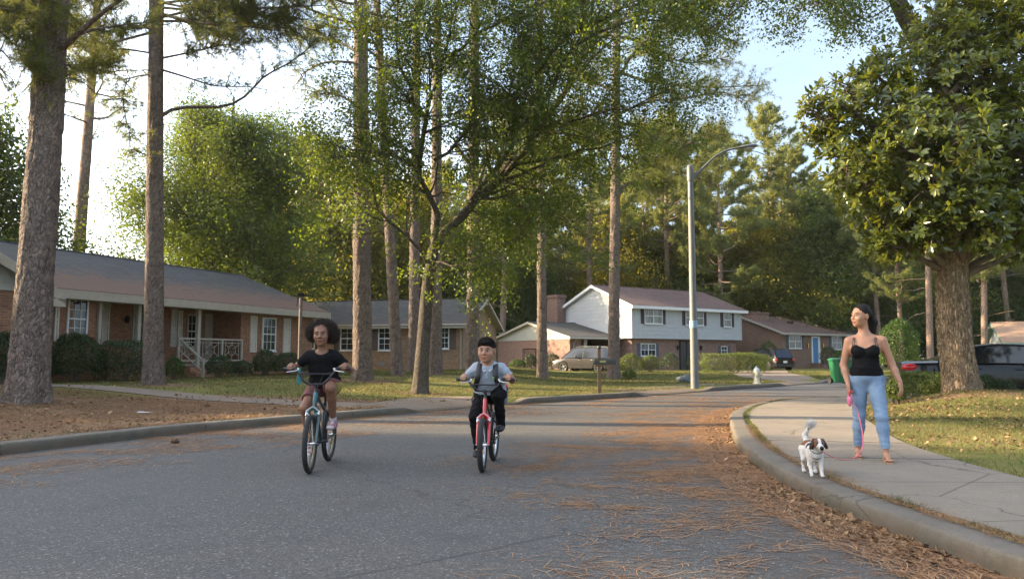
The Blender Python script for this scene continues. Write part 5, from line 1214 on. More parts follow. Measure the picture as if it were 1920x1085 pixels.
def wheelie():
    b = G3(1576, 719); t = thing('wheelie_bin', 'green wheelie bin with a pale printed mark, at the kerb behind the woman', 'bin', tuple(b), R(8), scale=.93)
    gm = mat('green_plastic', (.012, .115, .048), .4, var=.06)
    m = MB(); A = [(-.24, -.27), (.24, -.27), (.24, .27), (-.24, .27)]; B = [(-.32, -.36), (.32, -.36), (.32, .36), (-.32, .36)]
    m.add([(x, y, .06) for x, y in A] + [(x, y, 1.0) for x, y in B], [(3,2,1,0), (0,1,5,4), (1,2,6,5), (2,3,7,6), (3,0,4,7), (4,5,6,7)]); m.box(-.34, .34, -.38, .38, .96, 1.0+.012); m.build('body', gm, t, .015)
    m = MB(); m.box(-.35, .35, -.40, .38, 1.015, 1.05); m.add([(-.34, -.39, 1.05), (.34, -.39, 1.05), (.34, .37, 1.05), (-.34, .37, 1.05), (-.25, -.3, 1.1), (.25, -.3, 1.1), (.25, .3, 1.1), (-.25, .3, 1.1)], [(0,1,5,4), (1,2,6,5), (2,3,7,6), (3,0,4,7), (4,5,6,7)]); m.tube([(-.3, .42, 1.0), (.3, .42, 1.0)], .02, 6); m.build('lid', gm, t, .006)
    for x in (-.34, .3):
        m = MB(); m.tube([(x-.02, .25, .13), (x+.06, .25, .13)], .13, 16); m.build('wheel', M_RUBBER, t)
    m = MB()
    for i, (x, z, w, h) in enumerate([(-.1, .82, .05, .03), (-.05, .85, .06, .05), (.02, .83, .08, .07), (.09, .80, .06, .03), (-.12, .77, .24, .015), (0, .79, .1, .03)]): m.box(x-w/2, x+w/2, -.345-(z-.75)*.09-i*.0006, -.335, z-h/2, z+h/2)
    m.build('mark', M_WHITE, t)
wheelie()
def clothes_pole():
    b = G3(560, 736); H = dp(560, 556, b.y).z - b.z; t = thing('metal_pole', 'thin rusty pole painted teal at the foot, with a small bracketed head', 'pole', tuple(b))
    m = MB(); m.tube([(0, 0, .95), (0, 0, H)], .05, 12); m.build('shaft', mat('rusty_metal', (.16, .12, .10), .7, .3, var=.35, ns=20), t)
    m = MB(); m.tube([(0, 0, -.2), (0, 0, .955)], .055, 12); m.build('painted_foot', mat('teal_paint', (.01, .22, .27), .5), t)
    m = MB(); m.box(-.09, .09, -.06, .06, H, H+.1); m.tube([(-.22, 0, H+.03), (.25, 0, H+.04), (.5, .1, H-.08)], .018, 6); m.tube([(-.12, -.02, H-.3), (-.1, 0, H-.05)], .015, 6); m.build('bracket', M_DARK, t)
clothes_pole()
def rock():
    b = G3(1284, 717); t_v = MB(); g = np.random.default_rng(5); vs = []; fs = []
    t_v.ell((0, 0, .12), (.42, .3, .26), seg=14, rings=9); o = t_v.build('boulder', mat('dark_stone', (.07, .085, .085), .7, var=.4, ns=7, bump=.6, bs=12))
    for v in o.data.vertices:
        c = v.co; n = .12*math.sin(c.x*9+1)*math.cos(c.y*11) + .1*math.sin(c.z*14+c.x*5); v.co = c*(1+n); v.co.x += .1*(c.z)
    for p in o.data.polygons: p.use_smooth = False
    o.location = (b.x, b.y, b.z-.03); tag(o, 'dark grey rock sitting on the lawn left of the lamp pole', 'rock')
rock()
b = G3(270, 774); m = MB(); m.add([(-.13, -.05, .012), (.14, -.06, .02), (.15, .06, .012), (-.12, .05, .03), (0, 0, .026)], [(0,1,4), (1,2,4), (2,3,4), (3,0,4)]); o = m.build('litter_paper', M_WHITE); o.location = b; tag(o, 'scrap of white paper lying in the pine straw', 'litter')
for i, (px, py, lab) in enumerate(((327, 831, 'brown pine cone on the tarmac near the left kerb'), (388, 763, 'small pine cone in the straw behind the left kerb'))):
    b = gp(px, py, .0) if i == 0 else G3(px, py); m = MB(); g = random.Random(i)
    m.ell((0, 0, .03), (.055, .035, .032))
    for k in range(60):
        a = g.uniform(0, 6.28); x = g.uniform(-.055, .055); r = .036*math.sqrt(max(0, 1-(x/.06)**2)); p = Vector((x, r*math.cos(a), .032+r*math.sin(a))); q = p + Vector((.012, .012*math.cos(a), .012*math.sin(a))); s = Vector((0, -math.sin(a), math.cos(a)))*.01
        m.add([p-s, p+s, q], [(0,1,2)])
    o = m.build('pine_cone', mat('cone_scales', (.10, .055, .03), .9, var=.3)); o.location = (b.x, b.y, b.z); tag(o, lab, 'pine cone')

# ---------------------------------------------------------------- vehicles
def car(name, label, loc, rz, L, W, H, top, roof, clear, axles, wr, paint, pillars, belt, suv=True, rim=(.55, .55, .55), glass=None, hl=True):
    """x forward from the rear bumper. top: bonnet/boot line, roof: greenhouse line, both as (x,z) lists"""
    t = thing(name, label, 'car', loc, rz); glass = glass or mat('tinted_glass', (.012, .014, .016), .06, spec=.8, var=.02)
    ft = lambda x: float(np.interp(x, [p[0] for p in top], [p[1] for p in top])); fr = lambda x: float(np.interp(x, [p[0] for p in roof], [p[1] for p in roof]))
    def hw(x): u = abs(x - L/2)/(L/2); return W/2*(1 - .04*u**2 - .16*u**9)
    xs = sorted(set(np.round(np.concatenate([np.linspace(0, L, 46)] + [np.linspace(a-wr*1.16, a+wr*1.16, 17) for a in axles]), 4)))
    V = []; Fa = []; K = 11
    for x in xs:
        w = hw(x); zt = ft(x); zb = clear + .12*max(0, (abs(x-L/2)/(L/2))**8)
        ar = zb
        for a in axles:
            if abs(x-a) < wr*1.15: ar = max(ar, wr + math.sqrt(max(0, (wr*1.15)**2-(x-a)**2)))
        ar = min(ar, zt-.1)
        sec = [(0, zt+.02), (w*.5, zt+.015), (w*.84, zt-.005), (w*.95, zt-.045), (w*.985, zt-.12), (w*1.0, max((zt+clear)*.52, ar+.01)), (w*.995, max(ar+.005, clear+.12)), (w*.97, ar), (w*.86, ar), (w*.80, zb), (0, zb)]
        for y, z in sec: V.append((x, y, z))
        for y, z in sec: V.append((x, -y, z))
    n = len(xs)
    for i in range(n-1):
        for s in (0, 1):
            for j in range(K-1):
                a = i*2*K+s*K+j; q = (a, a+2*K, a+2*K+1, a+1); Fa.append(q if s else q[::-1])
    for e in (0, n-1):
        for j in range(K-1):
            a = e*2*K+j; b2 = e*2*K+K+j; q = (a, a+1, b2+1, b2); Fa.append(q if e else q[::-1])
    body = npmesh('body', V, Fa, paint, t, smooth=True)
    md = body.modifiers.new('e', 'EDGE_SPLIT'); md.split_angle = R(38)
    # greenhouse
    def side(x, k=0.0): w = hw(x); zb = ft(x)-.01; zr = fr(x); return (w*.93, zb), (w*.93-(zr-zb)*.36, zr-.035), (w*.93-(zr-zb)*.36-.09, zr)
    gx = np.linspace(roof[0][0], roof[-1][0], 50); V = []; Fa = []; mi = []
    for x in gx:
        (y0, z0), (y1, z1), (y2, z2) = side(x); z1 = max(z1, z0); z2 = max(z2, z0)
        for s in (1, -1):
            for y, z in ((y0, z0), (y1, z1), (y2, z2), (0, z2+.015)): V.append((x, s*y, z))
    flat0, flat1 = roof[1][0], roof[-2][0]
    for i in range(49):
        for s in (0, 1):
            for j in (1, 2):
                a = i*8+s*4+j; q = (a, a+8, a+9, a+1)
                if flat0-.05 <= gx[i] <= flat1+.02: Fa.append(q if s else q[::-1])
    npmesh('roof_panel', V, Fa, paint, t, smooth=True)
    def glasspart(nm, x0, x1, mode, s=1):
        V = []; Fa = []; g = np.linspace(x0, x1, 12)
        if mode == 'side':
            for x in g:
                (y0, z0), (y1, z1), _ = side(x); z1 = max(z1, z0+.002); V += [(x, s*y0, z0), (x, s*y1, z1)]
            Fa = [(2*i, 2*i+2, 2*i+3, 2*i+1)[::-s] for i in range(11)]
        else:
            for x in g:
                (y0, z0), (y1, z1), (y2, z2) = side(x); V += [(x, -y2, max(z2, z0)), (x, 0, max(z2, z0)+.015), (x, y2, max(z2, z0))]
            Fa = [(3*i, 3*i+3, 3*i+4, 3*i+1) for i in range(11)] + [(3*i+1, 3*i+4, 3*i+5, 3*i+2) for i in range(11)]
        npmesh(nm, V, Fa, glass, t, smooth=True)
    glasspart('windscreen', flat1, roof[-1][0], 'top'); glasspart('rear_window', roof[0][0], flat0, 'top')
    m = MB(); cuts = [roof[0][0]+.02] + pillars + [roof[-1][0]-.02]
    for s in (1, -1):
        for i in range(len(cuts)-1): glasspart('side_window', cuts[i], cuts[i+1], 'side', s)
        for p, wd, lean in [(c, .07, 0) for c in pillars] + [(None, 0, 0)]:
            if p is None: continue
            (y0, z0), (y1, z1), _ = side(p); m.add([(p-wd/2, s*(y0+.006), z0), (p+wd/2, s*(y0+.006), z0), (p+wd/2, s*(y1+.006), z1+.005), (p-wd/2, s*(y1+.006), z1+.005)], [(0,1,2,3)])
        # A and rear pillars follow the roof edge
        for g0, g1 in ((flat1-.05, roof[-1][0]), (roof[0][0], flat0+.05)):
            pts = []; g = np.linspace(g0, g1, 10)
            for x in g: (y0, z0), (y1, z1), (y2, z2) = side(x); pts.append((x, s*(max(y1, 0)+.0), max(z1, z0)+.01))
            m.tube(pts, .035, 6)
        pts = [(x, s*(side(x)[1][0]+.004), side(x)[1][1]+.01) for x in np.linspace(flat0, flat1, 12)]; m.tube(pts, .028, 6)
    m.build('pillar', paint, t)
    m = MB()
    for s in (1, -1):
        for p in pillars[:2]+[pillars[-1]+.75]:
            if p < L-1: m.tube([(p, s*(hw(p)*.962), ft(p)-.07), (p, s*(hw(p)*1.003), (ft(p)+clear)*.5), (p-.02, s*hw(p)*.998, clear+.1)], .006, 4)
        m.tube([(x, s*(hw(x)+.004), clear+.06) for x in np.linspace(axles[0]+wr*1.2, axles[1]-wr*1.2, 5)], .035, 6)
        m.tube([(x, s*(hw(x)*.94), ft(x)+.0) for x in np.linspace(roof[0][0]+.1, roof[-1][0]-.2, 10)], .012, 5)
    m.build('trim', M_BLACK, t)
    for s in (1, -1):
        for p in pillars[:2]:
            h = MB(); x = p+.12; h.tube([(x, s*(hw(x)*.985+.01), ft(x)-.16), (x+.09, s*(hw(x)*.985+.035), ft(x)-.155), (x+.18, s*(hw(x)*.985+.01), ft(x)-.16)], .014, 6); h.build('door_handle', M_CHROME if suv else paint, t)
        x = pillars[-1]+.45; h = MB(); h.ell((x, s*(hw(x)+.08), ft(x)+.07), (.07, .1, .075)); h.build('side_mirror', paint, t)
        tl = MB()
        if suv: tl.ell((.10, s*(hw(.1)*.86), ft(.1)-.12), (.13, .15, .14))
        else: tl.ell((.2, s*(hw(.2)*.955), ft(.1)-.15), (.24, .075, .10))
        tl.build('taillight', mat('red_lens', (.42, .012, .015), .15, coat=.6), t)
        hlm = MB(); hlm.ell((L-.27, s*(hw(L-.27)*.90), ft(L-.27)-.10), (.17, .07, .055)); hlm.build('headlight', mat('clear_lens', (.6, .6, .6), .12, coat=.6), t)
    for a in axles:
        for s in (1, -1):
            T = Matrix.Translation((a, s*(hw(a)-.115), wr)) @ Matrix.Rotation(R(90), 4, 'X')
            y = MB(); y.lathe([(wr*.66, -.10), (wr*.9, -.11), (wr, -.08), (wr, .08), (wr*.9, .11), (wr*.66, .10)], 28, 0, T, cap=False); ty = y.build('wheel', M_RUBBER, t)
            y = MB(); r = wr*.66; y.lathe([(r, -.095), (r*.93, -.09), (r*.9, -.04), (0.001, -.04)], 24, 1, T, cap=False); y.lathe([(r, .095), (r*.93, .09), (r*.9, .04), (0.001, .04)], 24, 1, T, cap=False)
            for k in range(5):
                an = 2*math.pi*k/5
                for zz in (.075, -.075):
                    c, sn = math.cos(an), math.sin(an); d = .05*wr/.35
                    P = [(c*.0-sn*d, sn*.0+c*d), (c*r*.93-sn*d*.7, sn*r*.93+c*d*.7), (c*r*.93+sn*d*.7, sn*r*.93-c*d*.7), (c*.0+sn*d, -c*d)]
                    y.add([(p, q2, zz) for p, q2 in P] + [(p, q2, zz*.6) for p, q2 in P], [(0,1,2,3), (3,2,1,0), (0,4,5,1), (2,6,7,3)], 0, T)
            y.lathe([(.0, .085), (.045, .08), (.045, -.08), (0, -.085)], 10, 0, T); y.lathe([(r*1.0, .09), (r*.92, .092), (r*.92, .07)], 24, 0, T, cap=False); y.lathe([(r*1.0, -.09), (r*.92, -.092), (r*.92, -.07)], 24, 0, T, cap=False)
            y.build('rim', [mat('alloy', rim, .3, .9), M_DARK], ty)
    pl = MB(); pl.box(-.012, .0, -.16, .16, ft(0)-.32, ft(0)-.17); pl.build('number_plate', M_WHITE, t)
    if suv:
        rr = MB()
        for s in (1, -1): rr.tube([(x, s*(side(x)[2][0]+.03), fr(x)+.045) for x in np.linspace(flat0+.15, flat1-.2, 8)], .018, 6)
        rr.build('roof_rail', M_GALV if hl else M_BLACK, t)
        bm = MB(); bm.box(-.03, .02, -W*.4, W*.4, clear+.1, clear+.32); bm.build('bumper', M_BLACK, t)
    return t
def paint(name, c): return mat(name, c, .25, .0, var=.03, ns=2, coat=.4, spec=.3)
# silver-grey wagon in front of the carport: nose to the left, tail to the right
b = dp(1042, 694, 54.0); e = dp(1156, 694, 51.2)
car('parked_suv', 'grey-brown family SUV parked nose left in front of the garage wing', (e.x, e.y, .14), math.atan2(b.y-e.y, b.x-e.x), 4.75, 1.88, 1.72, [(0, .95), (.3, .98), (3.2, .98), (3.5, .99), (4.4, .84), (4.62, .72), (4.75, .5)],
    [(.04, .98), (.35, 1.64), (1.0, 1.73), (2.6, 1.73), (3.05, 1.66), (3.85, .97)], .24, [.93, 3.68], .355, paint('grey_brown_paint', (.055, .050, .047)), [1.15, 2.15], .98)
b = dp(1398, 694, 60.5); e = dp(1478, 694, 55.5)
car('parked_crossover', 'black crossover parked tail towards the street before the brown brick wall', (e.x-.2, e.y, .14), math.atan2(b.y-e.y, b.x-e.x)-.12, 4.6, 1.84, 1.68, [(0, .93), (.3, .98), (3.1, .98), (3.4, .99), (4.3, .84), (4.5, .72), (4.6, .5)],
    [(.05, .97), (.5, 1.6), (1.2, 1.68), (2.4, 1.68), (2.9, 1.6), (3.7, .97)], .22, [.9, 3.55], .35, paint('black_paint', (.006, .006, .007)), [1.05, 1.95], .98, hl=False)
e = dp(1692, 735, 20.6)
car('parked_sedan', 'glossy black saloon parked behind the magnolia trunk', (e.x+.25, 21.3, .06), R(-17), 4.95, 1.86, 1.5, [(0, .98), (.06, 1.02), (.95, 1.04), (1.4, 1.0), (3.7, .96), (4.5, .84), (4.8, .7), (4.95, .5)],
    [(.85, 1.02), (1.75, 1.44), (2.3, 1.5), (2.9, 1.48), (3.1, 1.44), (4.0, .98)], .18, [1.0, 3.95], .34, paint('black_paint', (.006, .006, .007)), [1.55, 2.5], .98, suv=False)
car('parked_car', 'dark car roof just visible beyond the black saloon at the right edge', (e.x+5.6, 27.5, .02), R(12), 4.7, 1.86, 1.5, [(0, .98), (.06, 1.02), (.95, 1.04), (1.4, 1.0), (3.7, .96), (4.5, .84), (4.7, .5)],
    [(.85, 1.02), (1.75, 1.44), (2.3, 1.5), (2.9, 1.48), (3.1, 1.44), (4.0, .98)], .18, [1.0, 3.7], .34, paint('blue_black_paint', (.01, .014, .025)), [1.55, 2.5], .98, suv=False)

# ---------------------------------------------------------------- people: one continuous surface each, from blended distance fields
class Field:
    def __init__(s, lo, hi, h):
        s.h = h; s.lo = np.array(lo, float); n = np.ceil((np.array(hi)-s.lo)/h).astype(int)+1; s.n = n; s.D = np.full(n, 1.0, np.float32)
    def _sub(s, lo, hi):
        i0 = np.clip(np.floor((lo-s.lo)/s.h).astype(int), 0, s.n-1); i1 = np.clip(np.ceil((hi-s.lo)/s.h).astype(int)+1, 1, s.n)
        sl = tuple(slice(a, b) for a, b in zip(i0, i1)); ax = [s.lo[k]+np.arange(i0[k], i1[k])*s.h for k in range(3)]
        return sl, np.meshgrid(*ax, indexing='ij')
    def _mix(s, sl, d, k, op):
        D = s.D[sl]
        if op == 'add': h = np.maximum(k-np.abs(D-d), 0)/max(k, 1e-6); s.D[sl] = np.minimum(D, d)-h*h*k*.25
        elif op == 'sub': h = np.maximum(k-np.abs(-D-d), 0)/max(k, 1e-6); s.D[sl] = np.maximum(D, -d)+h*h*k*.25
    def ell(s, c, r, k=.02, rot=None, op='add'):
        c = np.array(c, float); r = np.array(r, float) if hasattr(r, '__len__') else np.array([r]*3, float); m = max(r)+k+.03
        sl, (X, Y, Z) = s._sub(c-m, c+m)
        if X.size == 0: return
        P = np.stack([X-c[0], Y-c[1], Z-c[2]], -1)
        if rot is not None: P = P @ np.array(rot)
        k0 = np.linalg.norm(P/r, axis=-1); k1 = np.linalg.norm(P/(r*r), axis=-1)+1e-9; s._mix(sl, k0*(k0-1)/k1, k, op)
    def cap(s, a, b, ra, rb=None, k=.02, op='add', flat=None, plane=None):
        """tapered capsule; flat=(axis, factor) squeezes it; plane=(point, normal) cuts it"""
        rb = ra if rb is None else rb; a = np.array(a, float); b = np.array(b, float); m = max(ra, rb)*(1.0 if flat is None else max(1, flat[1]))+k+.03
        sl, (X, Y, Z) = s._sub(np.minimum(a, b)-m, np.maximum(a, b)+m)
        if X.size == 0: return
        P = np.stack([X, Y, Z], -1); Q = P-a; ab = b-a
        if flat is not None:
            n = unit(flat[0]); Q = Q+n*((Q@n)*(1/flat[1]-1))[..., None]; ab = ab+n*((ab@n)*(1/flat[1]-1))
        t = np.clip((Q@ab)/(ab@ab+1e-12), 0, 1); d = np.linalg.norm(Q-t[..., None]*ab, axis=-1)-(ra+(rb-ra)*t)
        if plane is not None: p0, pn = np.array(plane[0]), unit(plane[1]); d = np.maximum(d, (P-p0)@pn)
        s._mix(sl, d, k, op)
    def cut(s, p, n):                                      # keep the side opposite the normal
        _, (X, Y, Z) = s._sub(s.lo, s.lo+s.n*s.h); n = unit(n); d = (X-p[0])*n[0]+(Y-p[1])*n[1]+(Z-p[2])*n[2]; s.D = np.maximum(s.D, d[:s.D.shape[0], :s.D.shape[1], :s.D.shape[2]].astype(np.float32))
    def ripple(s, fn):
        _, (X, Y, Z) = s._sub(s.lo, s.lo+s.n*s.h); s.D = s.D + fn(X, Y, Z).astype(np.float32)
    def mesh(s, name, mats, parent, region=None):
        D = s.D; S = D < 0; cnt = sum(S[i:i+S.shape[0]-1, j:j+S.shape[1]-1, k:k+S.shape[2]-1].astype(np.int8) for i in (0, 1) for j in (0, 1) for k in (0, 1))
        act = (cnt > 0) & (cnt < 8); I = np.argwhere(act); idx = np.full(act.shape, -1, np.int64); idx[tuple(I.T)] = np.arange(len(I))
        acc = np.zeros((len(I), 3)); num = np.zeros(len(I)); C8 = [(i, j, k) for i in (0, 1) for j in (0, 1) for k in (0, 1)]
        for a in C8:
            for ax in range(3):
                if a[ax]: continue
                b = list(a); b[ax] = 1; da = D[tuple((I+a).T)]; db = D[tuple((I+b).T)]; m = (da < 0) != (db < 0); t = np.where(m, da/(da-db+1e-12), 0)
                p = np.array(a, float)[None, :].repeat(len(I), 0); p[:, ax] += t; acc += p*m[:, None]; num += m
        V = s.lo+(I+acc/num[:, None])*s.h; Fs = []
        for ax in range(3):
            sl0 = [slice(None)]*3; sl1 = [slice(None)]*3; sl0[ax] = slice(0, -1); sl1[ax] = slice(1, None)
            A, B = S[tuple(sl0)], S[tuple(sl1)]; E = np.argwhere(A != B); ok = np.ones(len(E), bool); o1, o2 = [(1, 2), (2, 0), (0, 1)][ax]
            ok &= (E[:, o1] > 0) & (E[:, o2] > 0) & (E[:, o1] < act.shape[o1]) & (E[:, o2] < act.shape[o2]); E = E[ok]
            def cell(d1, d2): q = E.copy(); q[:, o1] -= d1; q[:, o2] -= d2; return idx[tuple(q.T)]
            q = np.stack([cell(1, 1), cell(0, 1), cell(0, 0), cell(1, 0)], 1); fl = A[tuple(E.T)]; q[~fl] = q[~fl][:, ::-1]; Fs.append(q)
        Fa = np.vstack(Fs); Fa = Fa[(Fa >= 0).all(1)]
        mi = region(V[Fa].mean(1)) if region else None
        o = npmesh(name, V, Fa, mats, parent, mi, True)
        return o
def frame_of(yaw, pitch=0, roll=0): return np.array((Matrix.Rotation(yaw, 3, 'Z') @ Matrix.Rotation(pitch, 3, 'X') @ Matrix.Rotation(roll, 3, 'Y')))
def head_field(f, c, s, Rm, ears=True, female=True, smile=False):
    """head modelled in its own axes (-y is the face), s = scale (1 = 0.22 m tall)"""
    c = np.array(c, float)
    def T(p): return c + Rm @ (np.array(p, float)*s)
    def e(p, r, k=.012, op='add'): f.ell(T(p), np.array(r)*s, k*s, Rm, op)
    e((0, .014, .034), (.077, .094, .080), .02); e((0, -.022, -.022), (.063, .070, .075), .03); e((0, -.040, -.072), (.046 if female else .05, .044, .032), .03)
    e((0, -.068, -.094), (.020, .018, .015), .02)
    for q in (-1, 1): e((q*.036, -.062, -.026), (.025, .022, .024), .025)
    f.cap(T((-.03, -.078, .022)), T((.03, -.078, .022)), .012*s, None, .02*s)
    for q in (-1, 1): e((q*.030, -.094, .004), (.015, .012, .010), .014, 'sub'); e((q*.030, -.0775, .003), (.0135, .0125, .011), .003)
    f.cap(T((0, -.090, .010)), T((0, -.104, -.022)), .007*s, .0105*s, .010*s)
    for q in (-1, 1): e((q*.012, -.095, -.028), (.0085, .009, .0065), .006)
    e((0, -.088, -.053), (.024, .012, .0062), .006); e((0, -.086, -.062), (.020, .012, .0068), .005)
    f.cap(T((-.019, -.103, -.0575)), T((.019, -.103, -.0575)), .0016*s, None, .003*s, 'sub')
    if ears:
        for q in (-1, 1): e((q*.078, .012, -.006), (.009, .018, .029), .010); e((q*.086, .006, -.004), (.005, .009, .016), .006, 'sub')
    return T
def head_region(c, s, Rm):
    """material slots on the face: 0 skin, 1 white of eye, 2 dark, 3 lips, 4 brow"""
    c = np.array(c, float)
    def fn(P):
        q = (P-c) @ Rm / s; x, y, z = np.abs(q[:, 0]), q[:, 1], q[:, 2]; mi = np.zeros(len(P), int)
        front = y < -.045
        eye = front & (((x-.030)/.0118)**2 + ((z-.0028)/.0048)**2 < 1); iris = front & (((x-.030)/.0066)**2 + ((z-.0032)/.0058)**2 < 1)
        lash = front & (((x-.030)/.0150)**2 + ((z-.0050)/.0066)**2 < 1) & (z > .0062)
        lips = front & ((x/.0245)**2 + ((z+.0575)/.0105)**2 < 1); brow = front & (np.abs(z-(.0245+.004*np.sin(np.clip((x-.012)/.032, 0, 1)*3.1))) < .0036) & (x > .012) & (x < .046)
        mi[lips] = 3; mi[eye] = 1; mi[iris] = 2; mi[lash] = 2; mi[brow] = 4; return mi
    return fn
def hand_field(f, w, d, up, L=.165, curl=.3, side=1, grip=False, thumb_up=False):
    """wrist w, pointing d, back of the hand towards up; side = +1 puts the thumb on the cross(d,up) side"""
    w = np.array(w, float); d = unit(d); up = unit(np.array(up)-d*np.dot(up, d)); x = np.cross(d, up)*side; s = L/.17
    f.cap(w, w+d*.03*s, .021*s, .026*s, .02, flat=(up, .72)); f.cap(w+d*.03*s-x*.014*s, w+d*.075*s-x*.018*s, .024*s, .019*s, .015, flat=(up, .62)); f.cap(w+d*.03*s+x*.012*s, w+d*.078*s+x*.016*s, .024*s, .019*s, .015, flat=(up, .62))
    for i, (o, l) in enumerate(((.028, .070), (.010, .079), (-.009, .074), (-.027, .058))):
        p = w+(d*.078+x*o)*s; dd = unit(d+x*o*2.2); a = 0
        for j, fr in enumerate((.45, .32, .25)):
            a += (curl*(.8 if j == 0 else 1.15)) + i*.03*(0 if grip else 1); v = dd*math.cos(a)-up*math.sin(a); q = p+v*l*fr*s; r0 = (.0092-.0012*j)*s; f.cap(p, q, r0, r0-.0012*s, .004); p = q
    p = w+(d*.022+x*.026)*s; v = unit(d*.7+x*.75-up*.25); q = p+v*.038*s; f.cap(p, q, .0135*s, .011*s, .012); v2 = unit(d*(.95 if not grip else .55)+x*(.25 if not grip else -.1)-up*(.35 if not grip else .9)); f.cap(q, q+v2*.03*s, .0105*s, .0085*s, .006); f.cap(q+v2*.03*s, q+v2*.052*s, .0088*s, .0075*s, .004)
def fuzz(name, C0, rr, n, L, w, g, m, parent, curl=.6, down=0.0, vol=False):
    """hair strands standing off a lumpy volume"""
    d = g.normal(size=(n, 3)); d /= np.linalg.norm(d, axis=1)[:, None]; P = np.array(C0)+d*np.array(rr)*(g.uniform(.6, 1.0, n)[:, None] if vol else 1.0)
    V = []; Fa = []; T = d+g.normal(0, curl, (n, 3))+np.array([0, 0, -down]); T /= np.linalg.norm(T, axis=1)[:, None]; U = np.cross(T, g.normal(size=(n, 3))); U /= np.linalg.norm(U, axis=1)[:, None]; l = L*g.uniform(.5, 1.2, n)[:, None]
    B = g.normal(0, .35, (n, 3))*l; V = np.stack([P-U*w, P+U*w, P+T*l*.55+B*.5+U*w*.7, P+T*l*.55+B*.5-U*w*.7, P+T*l+B], 1).reshape(-1, 3); i = np.arange(n)*5
    return P, V, i
M_LIP = lambda n, c: mat(n, c, .4, var=.05)
M_EYEW = mat('eye_white', (.27, .25, .235), .25, var=.02); M_IRIS = mat('dark_iris', (.012, .008, .006), .15, var=.02)
M_HAIR = mat('black_hair', (.009, .007, .006), .6, var=.2, ns=40, bump=.6, bs=160, spec=.2); M_CURL = mat('dark_brown_curls', (.032, .019, .012), .7, var=.4, ns=60)

